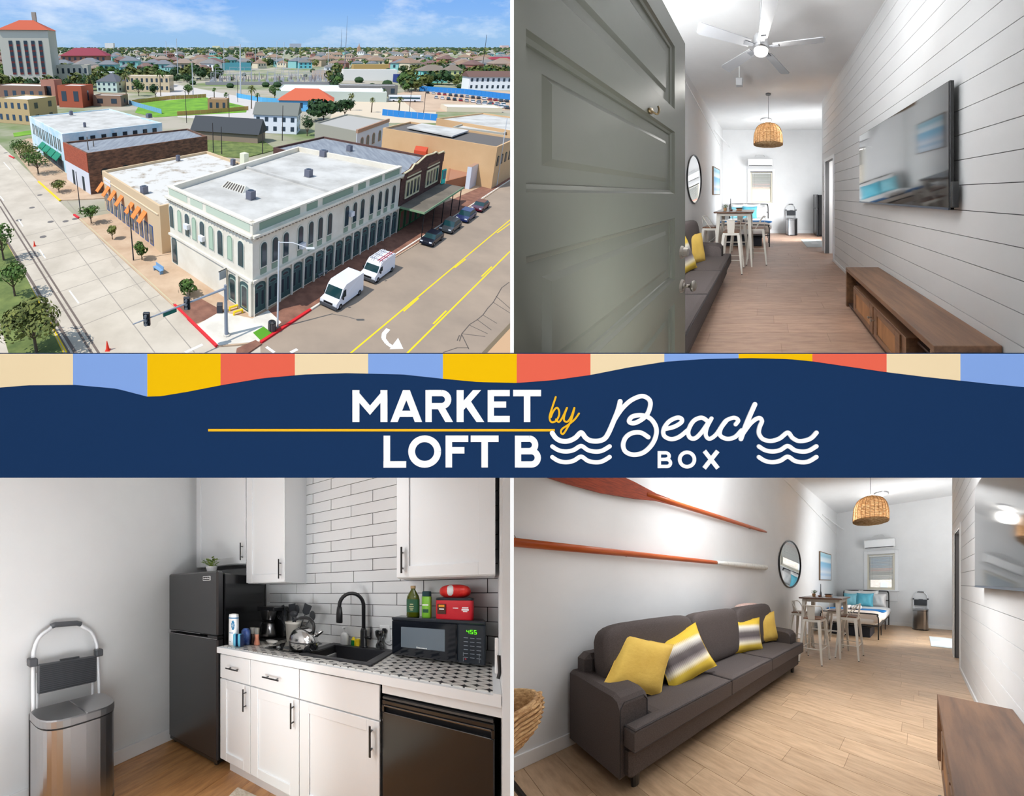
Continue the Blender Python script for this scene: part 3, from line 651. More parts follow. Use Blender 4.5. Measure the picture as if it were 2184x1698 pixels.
# crock and utensils
CRO = mat('cream_stoneware', (224, 218, 208), .35)
t = Thing(K, 'utensil_crock', 'cream stoneware crock holding black utensils', 'crock', (-1.17, 1.87, ZC))
t.one(MB().lathe([(.05, 0), (.053, .004), (.062, .135), (.066, .138), (.066, .155), (.06, .155), (.058, .14), (.048, .01), (0, .01)], n=28), CRO, True)
UT = mat('utensil_black', (52, 54, 58), .5)
def utensil(kind, dx, dy, lean, az, label, L=.2):
    t = Thing(K, kind, label, 'utensil', (-1.17+dx*.3, 1.87+dy*.3, ZC+.02)); d = np.array([sin(lean)*cos(az), sin(lean)*sin(az), cos(lean)])
    t.part('handle', MB().cyl((0, 0, 0), tuple(d*L), .005, .004, 8), UT, smooth=True)
    c = d*(L+.03); q = np.cross(d, [0, 1, 0]); q /= np.linalg.norm(q); hd = MB()
    if kind == 'ladle': hd.soft(tuple(c), (.065, .05, .05), 1, 12, 8)
    elif kind == 'spatula':
        n_ = np.cross(q, d); P = [c-d*.035-q*.014, c-d*.02-q*.03, c+d*.045-q*.032, c+d*.045+q*.032, c-d*.02+q*.03, c-d*.035+q*.014]
        hd.add([p-n_*.002 for p in P]+[p+n_*.002 for p in P], [tuple(range(6))[::-1], tuple(range(6, 12))]+[(i, (i+1) % 6, (i+1) % 6+6, i+6) for i in range(6)])
    elif kind == 'whisk':
        for k_ in range(5):
            r_ = (q*cos(k_*pi/5)+np.cross(q, d)*sin(k_*pi/5))*.022
            hd.tube([c-d*.04, c-d*.01+r_, c+d*.03+r_*.9, c+d*.045, c+d*.03-r_*.9, c-d*.01-r_, c-d*.04], .0015, 5)
    else: hd.soft(tuple(c), (.05, .016, .075), 1, 12, 8)
    t.part('head', hd, UT, smooth=kind != 'spatula')
utensil('spatula', -.06, .0, .42, pi*.95, 'black slotted spatula at the left of the crock')
utensil('serving_spoon', .0, .02, .12, 1.2, 'black spoon standing at the middle of the crock')
utensil('ladle', .02, -.04, .2, -.9, 'black ladle at the front of the crock', .17)
utensil('spatula', .08, .02, .34, .2, 'black turner leaning right out of the crock', .21)
utensil('serving_spoon', .1, .0, .62, .0, 'black spoon leaning furthest right out of the crock', .2)
utensil('whisk', -.08, .0, .55, pi, 'grey whisk leaning left out of the crock', .17)
utensil('spatula', -.02, .05, .2, 2.4, 'black flat spatula at the back of the crock', .2)
# coffee maker
t = Thing(K, 'coffee_maker', 'black and steel drip coffee maker beside the refrigerator', 'coffee maker', (-1.355, 1.84, ZC))
t.part('base', MB().cbox((-.08, -.11, 0), (.08, .11, .025), .008), BLACK)
t.part('column', MB().cbox((-.02, .03, .02), (.085, .11, .27), .008), BLACK)
t.part('reservoir_window', MB().box((.083, .04, .06), (.087, .08, .19)), mat('smoked_window', (80, 82, 86), .2))
t.part('head', MB().cbox((-.08, -.10, .235), (.09, .11, .27), .008), BLACK)
t.part('brew_basket', MB().lathe([(.05, .165), (.068, .235), (.07, .24)], (-.005, -.04, 0), n=28), STEEL, smooth=True)
t.part('carafe', MB().lathe([(.05, .026), (.062, .035), (.062, .06), (.05, .13), (.04, .145)], (-.005, -.04, 0), n=28), STEEL, smooth=True)
t.part('carafe_lid', MB().lathe([(.042, .145), (.042, .16), (0, .162)], (-.005, -.04, 0), n=24), BLACK)
t.part('carafe_handle', MB().tube(spline([(-.012, -.09, .15), (-.016, -.125, .14), (-.016, -.125, .07), (-.014, -.105, .05)], 4), .008, 8), BLACK, smooth=True)
# grinders
for i, (dx, dy, mm, lb) in enumerate(((-1.335, 1.575, mat('peppercorn', (58, 42, 38), .4), 'clear pepper grinder with grey cap beside the pink salt'), (-1.295, 1.575, mat('pink_salt', (226, 150, 122), .5), 'clear grinder of pink salt with grey cap'))):
    t = Thing(K, 'spice_grinder', lb, 'grinder', (dx, dy, ZC))
    t.part('jar', MB().lathe([(.021, 0), (.022, .01), (.015, .05), (.017, .078)], n=18), mm, smooth=True)
    t.part('cap', MB().lathe([(.0165, .078), (.0185, .10), (.021, .122), (.018, .124), (0, .124)], n=18), mat('brushed_cap', (186, 182, 172), .4, .6), smooth=False)
# wrapped rolls and soap packs by the fridge
t = Thing(K, 'paper_towel_roll', 'tall white paper towel roll with blue print in clear wrap', 'paper towel', (-1.425, 1.47, ZC))
PRB = mat('print_blue', (44, 122, 168), .6); PRN = mat('print_navy', (24, 50, 96), .6)
t.part('roll', MB().lathe([(.036, 0), (.038, .004), (.036, .205), (.034, .222), (.012, .226), (0, .224)], n=28), mat('paper_white', (240, 241, 242), .7), smooth=False)
t.part('printed_band', MB().lathe([(.0372, .192), (.0372, .2)], n=28), PRB)
def label_patch(rad, a0, a1, z0, z1, n=6):
    mb = MB(); vs = []; 
    for i in range(n+1):
        a_ = a0+(a1-a0)*i/n; vs += [(rad*cos(a_), rad*sin(a_), z0), (rad*cos(a_), rad*sin(a_), z1)]
    return mb.add(vs, [(2*i, 2*i+2, 2*i+3, 2*i+1) for i in range(n)])
mb = MB()
for k_ in range(9):
    a_ = -pi*.32+.2*cos(k_*.7); z = .145+.026*sin(k_*.7); q = label_patch(.0377, a_-.1, a_+.14, z-.008, z+.008, 3); mb.add(q.v, q.f)
t.part('blue_flower_print', mb, PRB); t.part('blue_print', label_patch(.0376, -pi*.62, -pi*.42, .022, .03), PRN)
t.part('blue_print', label_patch(.0376, -pi*.6, -pi*.3, .088, .093), PRB)
SOAP = mat('aqua_wrap', (104, 190, 220), .35)
for i, (dx, lb) in enumerate(((-1.372, 'aqua soap pack, left of the pair before the paper towel'), (-1.338, 'aqua soap pack, right of the pair before the paper towel'))):
    t = Thing(K, 'soap_pack', lb, 'soap pack', (dx, 1.435+.01*i, ZC)); t.part('pack', MB().soft((0, 0, .045), (.032, .03, .09), .35, 16, 8), SOAP, smooth=True); t.part('dark_band', MB().box((.012, -.016, .002), (.016, .016, .088)), PRN)
t = Thing(K, 'wrapped_roll', 'blue wrapped roll behind the aqua soap packs', 'roll', (-1.365, 1.535, ZC)); t.one(MB().lathe([(.03, 0), (.034, .01), (.034, .10), (.02, .118), (0, .12)], n=20), mat('blue_wrap', (86, 116, 176), .35, noise=(30, (1, 1, 1), (40, 66, 130), .4, .6)), True)
t = Thing(K, 'dish', 'small white oval dish in front of the coffee maker', 'dish', (-1.245, 1.69, ZC)); t.one(MB().lathe([(.03, 0), (.036, .004), (.05, .022), (.048, .023), (.032, .007), (0, .006)], n=24, sx=1.05, sy=.7), mat('porcelain', (240, 236, 230), .25), True)
t = Thing(K, 'soap_bottle', 'white plastic soap pump bottle left of the faucet', 'bottle', (-.80, 1.965, ZC)); t.part('bottle', MB().lathe([(.026, 0), (.028, .004), (.028, .07), (.02, .088), (.010, .094)], n=20), mat('white_plastic', (236, 236, 236), .4), smooth=True); t.part('pump', MB().cyl((0, 0, .09), (0, 0, .125), .006, n=10).cbox((-.006, -.035, .122), (.006, .006, .132), .002), mat('white_plastic', (236, 236, 236), .4))
t = Thing(K, 'dish_soap', 'small green and yellow dish soap bottle beside the faucet', 'bottle', (-.735, 1.965, ZC)); t.part('bottle', MB().lathe([(.016, 0), (.018, .004), (.018, .04), (.010, .056), (.006, .066)], n=16), mat('yellow_plastic', (240, 214, 20), .4), smooth=True); t.part('green_label', label_patch(.0184, -pi*.8, -pi*.3, .006, .045), mat('label_green', (20, 130, 62), .5))
t = Thing(K, 'sponge', 'yellow sponge standing by the faucet', 'sponge', (-.705, 1.965, ZC)); t.one(MB().cbox((-.011, -.012, 0), (.011, .02, .055), .003), mat('sponge_yellow', (246, 214, 40), .9, bump=(120, .5, (1, 1, 1))))
t = Thing(K, 'glass_jar', 'upturned glass jar at the wall between faucet and microwave', 'glass', (-.56, 1.96, ZC)); t.one(MB().lathe([(.022, 0), (.024, .03), (.012, .05), (.012, .07), (.026, .09), (.028, .12), (.02, .13), (0, .131)], n=20), mat('clear_glass', (245, 248, 250), .04, trans=1, ior=1.3), True)
t = Thing(K, 'power_outlet', 'white wall outlet with a plugged cord left of the microwave', 'outlet', (-.535, 1.993, 1.02)); t.part('cover_plate', MB().cbox((-.032, -.004, -.055), (.032, 0, .055), .003), TRIM); t.part('plug', MB().cbox((-.012, -.026, .008), (.012, -.004, .036), .004), BLACK); t.part('cord', MB().tube(spline([(0, -.02, .01), (.01, -.04, -.05), (.04, -.03, -.07), (.08, -.02, -.04)], 5), .0025, 6), BLACK)
# microwave
MW = mat('microwave_black', (38, 44, 52), .25, spec=.6); MWD = mat('microwave_dark', (22, 26, 34), .15, spec=.7)
t = Thing(K, 'microwave_oven', 'black countertop microwave with lit green clock', 'microwave', (-.23, 1.80, ZC)); a, b = -.215, .215
t.part('case', MB().cbox((a, .012, .008), (b, .19, .232), .012), MW)
dr = t.part('door', MB().cbox((a, 0, .008), (.10, .014, .214), .008), MWD)
t.part('window', MB().cbox((-.165, -.003, .06), (.048, .002, .178), .012), mat('microwave_window', (112, 122, 132), .35), parent=dr)
mb = MB()
for i in range(8): mb.box((-.085+.0065*i, -.0045, .063), (-.0805+.0065*i, -.003, .069+.003*(i == 0)))
t.part('maker_lettering', mb, BW, parent=dr)
t.part('top_lip', MB().cbox((a, -.004, .214), (b, .014, .232), .005), MW)
cp_ = t.part('control_panel', MB().cbox((.102, 0, .008), (b, .014, .214), .008), MW)
seg = {'4': 'bcfg', '5': 'acdfg'}; mb = MB()
for k_, ch in enumerate('455'):
    X0 = .140+.015*k_; Z0 = .165
    for q in seg[ch]:
        x_, z_, hz = {'a': (0, .018, 1), 'g': (0, .009, 1), 'd': (0, 0, 1), 'f': (0, .0095, 0), 'b': (.009, .0095, 0), 'c': (.009, .0005, 0), 'e': (0, .0005, 0)}[q]
        mb.box((X0+x_, -.0035, Z0+z_), (X0+x_+(.0095 if hz else .0018), -.002, Z0+z_+(.0018 if hz else .0085)))
t.part('clock_display', mb, mat('led_green', (90, 220, 20), .5, emit=(110, 255, 20), estr=1.2), parent=cp_)
mb = MB(); BTN = mat('button_print', (150, 160, 170), .5)
for r_ in range(6):
    for c_ in range(3): mb.box((.128+.026*c_, -.0025, .142-.02*r_), (.146+.026*c_, -.0015, .1445-.02*r_))
for z_ in (.022, .048): 
    for x_ in (.126, .190): mb.box((x_, -.0025, z_), (x_+.0015, -.0015, z_+.02)); 
t.part('keypad_print', mb, BTN, parent=cp_); t.part('stop_mark', MB().box((.133, -.0028, .032), (.139, -.0015, .037)), mat('stop_red', (200, 60, 80), .5), parent=cp_)
for sx in (a+.03, b-.03): t.part('foot', MB().cyl((sx, .03, 0), (sx, .03, .009), .01, n=8), BLACK)
ZM = ZC+.232
OIL = mat('olive_oil_glass', (76, 84, 14), .1, spec=.6); LG = mat('label_dark_green', (44, 92, 66), .5)
t = Thing(K, 'olive_oil_bottle', 'dark olive oil bottle with green label on the microwave', 'bottle', (-.345, 1.865, ZM)); t.part('bottle', MB().lathe([(.031, 0), (.034, .006), (.034, .105), (.03, .125), (.012, .16), (.012, .172)], n=28), OIL, smooth=True); t.part('cap', MB().lathe([(.0135, .168), (.0135, .184), (0, .185)], n=16), mat('cork_cap', (180, 150, 110), .6)); lb_ = t.part('label', label_patch(.0345, -pi*.85, -pi*.15, .03, .105, 8), LG)
mb = MB()
for i, (z_, w_) in enumerate(((.075, .5), (.062, .7), (.052, .6), (.042, .4))): q = label_patch(.0349, -pi*.5-w_*.6, -pi*.5+w_*.4, z_, z_+.0035, 4); mb.add(q.v, q.f)
t.part('label_print', mb, mat('label_cream', (226, 220, 170), .6), parent=lb_)
t = Thing(K, 'spray_can', 'light green spray can with dark cap on the microwave', 'spray can', (-.275, 1.86, ZM)); t.part('can', MB().lathe([(.0225, 0), (.024, .005), (.024, .118), (.02, .124)], n=24), mat('can_green', (132, 196, 60), .35), smooth=True); t.part('cap', MB().lathe([(.0225, .122), (.0225, .148), (.02, .152), (0, .153)], n=24), mat('cap_teal', (14, 60, 66), .4)); t.part('dark_print', label_patch(.0244, -pi*.75, -pi*.35, .03, .05), mat('label_dark_green', (44, 92, 66), .5)); t.part('white_print', label_patch(.0244, -pi*.8, -pi*.35, .07, .078), BW)
RED = mat('coffee_red', (206, 30, 46), .35)
t = Thing(K, 'coffee_tub', 'red coffee tub with black lid on the microwave', 'coffee tub', (-.145, 1.87, ZM)); tb = t.part('tub', MB().soft((0, 0, .052), (.165, .13, .112), .3, 28, 10, .15), RED, smooth=True)
t.part('lid', MB().soft((0, 0, .108), (.168, .132, .018), .3, 28, 6), mat('lid_black', (24, 34, 44), .3), smooth=True); 
lbp = t.part('picture_label', MB().box((-.072, -.0675, .028), (-.034, -.0655, .082)), mat('label_brown', (74, 40, 30), .6), parent=tb); t.part('orange_label_glow', MB().box((-.066, -.068, .066), (-.040, -.0666, .078)), mat('label_orange', (240, 160, 40), .6), parent=tb)
mb = MB().box((-.064, -.0683, .052), (-.042, -.0668, .058)).box((.036, -.0683, .062), (.062, -.0668, .067)).box((.034, -.0683, .050), (.064, -.0668, .058)).box((.040, -.0683, .043), (.058, -.0668, .047)).box((-.003, -.0683, .06), (.02, -.0668, .064))
t.part('white_print', mb, BW, parent=tb)
t = Thing(K, 'coffee_bag', 'red and white snack bag lying on the red coffee tub', 'bag', (-.145, 1.87, ZM+.117)); bg_ = t.part('bag', MB().soft((0, 0, .033), (.14, .1, .075), .8, 24, 10), mat('bag_red', (214, 30, 30), .35, noise=(20, (1, 1, 1), (235, 60, 50), .45, .6)), smooth=True); t.part('white_panel', MB().soft((-.015, -.010, .035), (.05, .088, .066), .8, 16, 8), mat('bag_white', (236, 240, 240), .4), smooth=True)
t = Thing(K, 'door_latch_strip', 'white and black latch hanging on the wall right of the microwave', 'latch', (.02, 1.45, 1.0)); t.part('white_strip', MB().cbox((-.004, -.01, -.03), (.008, .01, .11), .003), TRIM); t.part('black_hook', MB().tube([(.008, -.012, .045), (.01, -.016, -.02), (.006, -.014, -.045)], .006, 6), BLACK)
# wall cabinets
def wall_unit(x0, x1, z0, label, hs, htop=3.0):
    t = Thing(K, 'wall_cabinet', label, 'cabinet', ((x0+x1)/2, 1.70, z0), clip=True); h = (x1-x0)/2-.0015
    t.part('carcass', MB().box((-h, 0, 0), (h, .295, htop-z0)), CAB)
    d = t.part('door', MB().cbox((-h, -.02, .004), (-h+.06, 0, htop-z0), .0015).cbox((h-.06, -.02, .004), (h, 0, htop-z0), .0015).cbox((-h+.06, -.02, .004), (h-.06, 0, .064), .0015), CAB)
    t.part('door_panel', MB().box((-h+.058, -.010, .06), (h-.058, -.003, htop-z0)), CAB, parent=d)
    xh = h-.03 if hs > 0 else -h+.03
    t.part('handle', handle_bar(.025, .165, xh, -.02), BLACK, parent=d, label='black bar handle'); return t
wall_unit(-2.12, -1.497, 1.528, 'white wall cabinet above the black refrigerator', 1)
wall_unit(-1.492, -1.125, 1.368, 'white wall cabinet left of the tiled wall', 1)
wall_unit(-.392, .022, 1.368, 'white wall cabinet above the microwave', -1)
struct(K, 'trim_kitchen_filler', MB().box((LW, 1.72, 1.53), (-2.125, 2.0, 3.2)), WHITE)
fridge(K, (-1.835, 1.40, 0), 0, 'black top-freezer refrigerator beside the white kitchen counter')
plant(K, (-1.70, 1.50, 1.455), 'small green plant in a white pot on top of the black refrigerator', .075, (.045, .045), mat('white_plastic', (236, 236, 236), .4), 40, 3)
trash_can(K, (-1.94, .62, 0), pi/2, 'large steel half-round trash can in front of the kitchen step stool')
step_ladder(K, (-2.035, .625, 0), pi/2, 'folded white step stool with grey steps against the kitchen wall, at lower left')
t = Thing(K, 'door_mat', 'corner of a light woven mat on the kitchen floor', 'mat', (-1.0, 1.15, 0), .12); t.part('weave', MB().cbox((-.25, -.45, .001), (.16, .235, .012), .004), mat('mat_cream', (218, 208, 192), .9, noise=(60, (1, 1, 1), (196, 182, 160), .4, .6))); t.part('mark', MB().box((-.12, .13, .012), (-.06, .15, .0128)), DGREY)
# ------------------------------------------------------------------ the loft room, built twice
def rot3(yaw=0, lean=0, spin=0): return np.array(Matrix.Rotation(yaw, 3, 'Z') @ Matrix.Rotation(lean, 3, 'X') @ Matrix.Rotation(spin, 3, 'Y'))
def cushion(S, name, p, a, t, M_, m, label, cat, group=None, piping=None, b=None, pinch=.1):
    th = Thing(S, name, label, cat, p, group=group); T = lambda q: tuple(M_ @ np.array(q))
    th.part('cover', MB().pillow(a, t, T, pinch, b=b), m, smooth=True)
    bb = b or a; o = []
    for k in range(40):
        q = k/10; sgm = int(q); u = -1+2*(q-sgm)
        x, z = [(u, -1), (1, u), (-u, 1), (-1, -u)][sgm]
        o.append(T((a/2*x*(1-pinch*(1-z*z)), 0, bb/2*z*(1-pinch*(1-x*x)))))
    th.part('piping', MB().tube(o, .0035, 5, True), piping or m, smooth=True); return th
MUST = mat('mustard_fabric', (226, 190, 92), .9, noise=(5, (1, 1, 1), (212, 172, 76), .35, .7), bump=(30, .25, (1, 1, 1)))
YPAT = stripes('striped_cushion', 2, [(0, (214, 178, 44)), (.2, (222, 190, 66)), (.29, (236, 226, 200)), (.38, (150, 140, 138)), (.46, (84, 76, 78)), (.58, (100, 92, 92)), (.66, (190, 184, 178)), (.74, (236, 230, 214)), (.82, (220, 186, 60)), (1, (206, 168, 40))], .46, .9, jag=3.2)
SOFA = mat('charcoal_fabric', (92, 84, 82), .95, spec=.2, noise=(160, (1, 1, 1), (76, 68, 66), .35, .65), bump=(220, .2, (1, 1, 1)))
SOFD = mat('sofa_piping', (52, 48, 50), .9)
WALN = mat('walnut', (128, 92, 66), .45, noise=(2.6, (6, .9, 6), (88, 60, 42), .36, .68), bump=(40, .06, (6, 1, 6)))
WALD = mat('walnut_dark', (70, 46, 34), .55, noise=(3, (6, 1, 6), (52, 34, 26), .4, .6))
IRONW = mat('cream_painted_metal', (222, 216, 206), .35)
SEATW = mat('walnut_seat', (140, 92, 62), .4, noise=(6, (1, 8, 1), (100, 62, 40), .4, .65))
RATT = mat('rattan_weave', (226, 186, 134), .8, noise=(26, (1, 1, 2.5), (176, 132, 86), .38, .6), bump=(60, .6, (1, 1, 2)))
LINEN = mat('white_linen', (236, 234, 232), .9, bump=(9, .35, (1, 1, 1))); TEAL = mat('teal_cotton', (120, 188, 204), .9, noise=(4, (1, 1, 1), (150, 204, 214), .4, .7)); TEALD = mat('deep_teal_cotton', (88, 176, 200), .9, noise=(4, (1, 1, 1), (118, 192, 208), .4, .7))
BLUET = mat('blue_throw', (30, 110, 172), .9, bump=(40, .4, (1, 1, 1))); BEIGE = mat('beige_blanket', (222, 208, 196), .95, bump=(20, .3, (1, 1, 1)))
SCREEN = mat('tv_screen', (16, 18, 22), .05, spec=.4, ior=1.5); BEZ = mat('tv_bezel', (14, 14, 16), .3)
MIRR = mat('mirror_glass', (240, 242, 244), .02, 1)
OARM = mat('oar_orange', (186, 92, 34), .4, noise=(5, (8, 1, 8), (164, 62, 18), .35, .7)); OARD = mat('oar_red_worn', (160, 66, 34), .6, noise=(12, (3, 1, 8), (120, 44, 22), .35, .65)); OARW = mat('oar_white_worn', (222, 220, 214), .6, noise=(16, (1, 2, 1), (180, 172, 160), .55, .75))
GREY_DOOR = mat('sage_grey_door_paint', (86, 87, 77), .38, spec=.35, bump=(7, .12, (1, 1, 1)))
NICK = mat('aged_nickel', (150, 142, 132), .3, 1); BRASS = mat('old_brass', (150, 130, 96), .35, 1)
BLIND = bpy.data.materials.new('blind_slat'); BLIND.use_nodes = True; _t = BLIND.node_tree; _a = nd(_t, 'ShaderNodeBsdfDiffuse'); _b = nd(_t, 'ShaderNodeBsdfTranslucent'); _m = nd(_t, 'ShaderNodeMixShader'); _m.inputs[0].default_value = .6
_a.inputs[0].default_value = lin((248, 248, 246)); _b.inputs[0].default_value = lin((250, 250, 248)); _t.links.new(_a.outputs[0], _m.inputs[1]); _t.links.new(_b.outputs[0], _m.inputs[2]); _t.links.new(_m.outputs[0], _t.nodes['Material Output'].inputs['Surface'])
def translucent(name, c1, c2, f, nz=None):
    m = bpy.data.materials.new(name); m.use_nodes = True; t = m.node_tree; a = nd(t, 'ShaderNodeBsdfDiffuse'); b = nd(t, 'ShaderNodeBsdfTranslucent'); x = nd(t, 'ShaderNodeMixShader'); x.inputs[0].default_value = f
    a.inputs[0].default_value = lin(c1); b.inputs[0].default_value = lin(c2); t.links.new(a.outputs[0], x.inputs[1]); t.links.new(b.outputs[0], x.inputs[2]); t.links.new(x.outputs[0], t.nodes['Material Output'].inputs['Surface'])
    if nz:
        at = nd(t, 'ShaderNodeAttribute', attribute_name='lc'); n = nd(t, 'ShaderNodeTexNoise', i_Scale=nz[0], i_Detail=3.0); mp_ = nd(t, 'ShaderNodeMapping'); mp_.inputs['Scale'].default_value = nz[1]; t.links.new(at.outputs['Vector'], mp_.inputs[0]); t.links.new(mp_.outputs[0], n.inputs['Vector'])
        for q, c, c3 in ((a, c1, nz[2]), (b, c2, nz[2])): r = ramp(t, [(.38, lin(c)), (.62, lin(c3))]); t.links.new(n.outputs[0], r.inputs[0]); t.links.new(r.outputs[0], q.inputs[0])
    return m
SHADE = translucent('rattan_shade', (226, 200, 160), (246, 232, 208), .4, (22, (1, 1, 3), (192, 158, 118)))
def stool(S, p, rot, label, view):
    t = Thing(S, 'bar_stool', label, 'stool', p, rot, 'bar stools round the high table, '+view); h = .745
    t.part('seat', MB().cbox((-.155, -.155, h), (.155, .155, h+.022), .008), SEATW, label='brown wooden seat')
    t.part('seat_frame', MB().prism([(-.15, -.15), (.15, -.15), (.15, .15), (-.15, .15)], h-.045, h), IRONW)
    for sx in (-1, 1):
        for sy in (-1, 1):
            a = (sx*.135, sy*.135, h-.03); b = (sx*.205, sy*.205, .012)
            mb = MB(); w0, w1 = .026, .013; vs = []
            for (c, w) in ((b, w1), (a, w0)): vs += [(c[0]-w, c[1]-w, c[2]), (c[0]+w, c[1]-w, c[2]), (c[0]+w, c[1]+w, c[2]), (c[0]-w, c[1]+w, c[2])]
            mb.add(vs, [(0, 3, 2, 1), (4, 5, 6, 7), (0, 1, 5, 4), (1, 2, 6, 5), (2, 3, 7, 6), (3, 0, 4, 7)])
            lg = t.part('leg', mb, IRONW); t.part('foot_cap', MB().cyl((b[0], b[1], 0), (b[0], b[1], .016), .014, n=8), BLACK, parent=lg)
    fr = .185
    for a, b in (((-fr, -fr), (fr, -fr)), ((fr, -fr), (fr, fr)), ((fr, fr), (-fr, fr)), ((-fr, fr), (-fr, -fr))):
        t.part('footrest', MB().cyl((a[0], a[1], .25), (b[0], b[1], .25), .008, n=6), IRONW)
    hoop = spline([(-.15, .02, h), (-.165, -.06, h+.12), (-.165, -.13, h+.22), (-.10, -.175, h+.235), (0, -.185, h+.235), (.10, -.175, h+.235), (.165, -.13, h+.22), (.165, -.06, h+.12), (.15, .02, h)], 4)
    t.part('back_hoop', MB().tube(hoop, .009, 6), IRONW, smooth=True)
    t.part('back_splat', MB().add([(-.06, -.155, h), (.06, -.155, h), (.075, -.187, h+.235), (-.075, -.187, h+.235), (-.06, -.15, h), (.06, -.15, h), (.075, -.182, h+.235), (-.075, -.182, h+.235)], [(0, 1, 2, 3), (7, 6, 5, 4), (0, 4, 5, 1), (1, 5, 6, 2), (2, 6, 7, 3), (3, 7, 4, 0)]), IRONW)
    return t
def back_soft(a, b):
    mb = MB().soft((0, 0, 0), (b-a+.03, .30, .60), .42, 32, 14, .38); M_ = rot3(pi/2, -.16, 0); mb.v = [tuple(np.array([-.15, (a+b)/2, .74])+M_ @ np.array(p_)) for p_ in mb.v]; return mb
def room(S, view, ymin, q):
    lo = view
    floor_planks(S, 0, 4.1, ymin, 9.12, *q['floor'], 'x', q['seed'], 'floor_'+q['n'])
    n = q['n']; HC = 3.87; WY = 9.12
    struct(S, 'wall_left_'+n, MB().box((-.06, -1.6, -.03), (0, WY, HC)), WHITE)
    struct(S, 'ceiling_'+n, MB().box((-.06, -1.6, HC), (4.2, WY+.1, HC+.06)), WHITE)
    wx0, wx1, wz0, wz1 = 1.04, 1.86, 1.13, 2.31
    wbk = MB()
    for a, b in (((-.06, 0), (wx0, HC)), ((wx1, 0), (4.2, HC)), ((wx0, 0), (wx1, wz0)), ((wx0, wz1), (wx1, HC))): wbk.box((a[0], WY, a[1]-.03), (b[0], WY+.1, b[1]))
    struct(S, 'wall_back_'+n, wbk, WHITE)
    # right wall: shiplap boards over a dark backing, doorway near its far end
    GAP = mat('shiplap_gap', (96, 96, 98), .9)
    dy0, dy1, dz, ye = 5.30, 6.00, 2.25, 6.30
    bk = MB(); bk.box((3.074, -1.6, -.03), (3.16, dy0, HC)); bk.box((3.074, dy1, -.03), (3.16, ye, HC)); bk.box((3.074, dy0, dz), (3.16, dy1, HC))
    wr = struct(S, 'wall_right_'+n, bk, GAP)
    z = .179-.192
    while z < HC:
        a, b = max(z, .0), min(z+.192, HC)
        segs = [(-1.6, ye)] if a >= dz-.02 else [(-1.6, dy0-.07), (dy1+.07, ye)]
        for y0, y1 in segs:
            me = mesh_of('plank', MB().box((3.06, y0, a+.003), (3.075, y1, b-.003)), S, WHITE, clip=True, loc=wr.loc)
            if len(me.vertices):
                o = bpy.data.objects.new('plank', me); COL.objects.link(o); o.parent = wr.e
        z += .192
    struct(S, 'trim_wall_end_'+n, MB().cbox((3.055, ye, 0), (3.17, ye+.015, HC), .002), TRIM)
    cs = MB(); cs.cbox((3.045, dy0-.075, 0), (3.062, dy0, dz+.07), .003).cbox((3.045, dy1, 0), (3.062, dy1+.075, dz+.07), .003).cbox((3.045, dy0, dz), (3.062, dy1, dz+.07), .003)
    struct(S, 'trim_doorway_'+n, cs, TRIM)
    pas = MB(); pas.box((3.16, dy0-.03, 0), (4.0, dy0, 2.4)); pas.box((3.16, dy1, 0), (4.0, dy1+.03, 2.4)); pas.box((4.0, dy0-.03, 0), (4.03, dy1+.03, 2.4)); pas.box((3.16, dy0, 2.35), (4.0, dy1, 2.4))
    struct(S, 'wall_passage_'+n, pas, WHITE)
    struct(S, 'wall_alcove_'+n, MB().box((4.04, 6.05, -.03), (4.1, WY, HC)), WHITE)
    struct(S, 'baseboard_left_'+n, MB().cbox((0, -1.6, 0), (.015, WY, .11), .003), TRIM)
    struct(S, 'baseboard_back_'+n, MB().cbox((0, WY-.015, 0), (4.04, WY, .11), .003), TRIM)
    struct(S, 'baseboard_right_'+n, MB().cbox((3.045, -1.6, 0), (3.06, dy0-.075, .06), .003), TRIM)
    struct(S, 'trim_wall_strip_'+n, MB().tube([(.012, 9.1, 3.1), (.012, 4.8, 3.68), (.012, 3.3, 3.86)], .012, 6), TRIM)
    struct(S, 'trim_corner_strut_'+n, MB().tube([(.01, 7.6, 3.45), (.28, 9.1, 3.22)], .015, 6), TRIM)
    # window
    wn = Thing(S, 'window_'+n, None, None, ((wx0+wx1)/2, WY, wz0), kind='structure', clip=True); hw = (wx1-wx0)/2; hz = wz1-wz0
    fr = MB().box((-hw, 0, 0), (-hw+.045, .1, hz)).box((hw-.045, 0, 0), (hw, .1, hz)).box((-hw+.045, 0, hz-.045), (hw-.045, .1, hz)).box((-hw+.045, 0, 0), (hw-.045, .1, .04))
    wn.one(fr, mat('window_cream', (228, 222, 206), .5))
    wn.part('casing', MB().cbox((-hw-.11, -.018, -.02), (-hw, 0, hz+.11), .003).cbox((hw, -.018, -.02), (hw+.11, 0, hz+.11), .003).cbox((-hw, -.018, hz), (hw, 0, hz+.11), .003), TRIM, parent=wn.e)
    wn.part('apron', MB().cbox((-hw-.08, -.018, -.36), (hw+.08, 0, -.04), .003), TRIM, parent=wn.e)
    wn.part('sill', MB().cbox((-hw-.13, -.06, -.04), (hw+.13, .05, 0), .004), TRIM, parent=wn.e)
    sm = mat('window_cream', (228, 222, 206), .5)
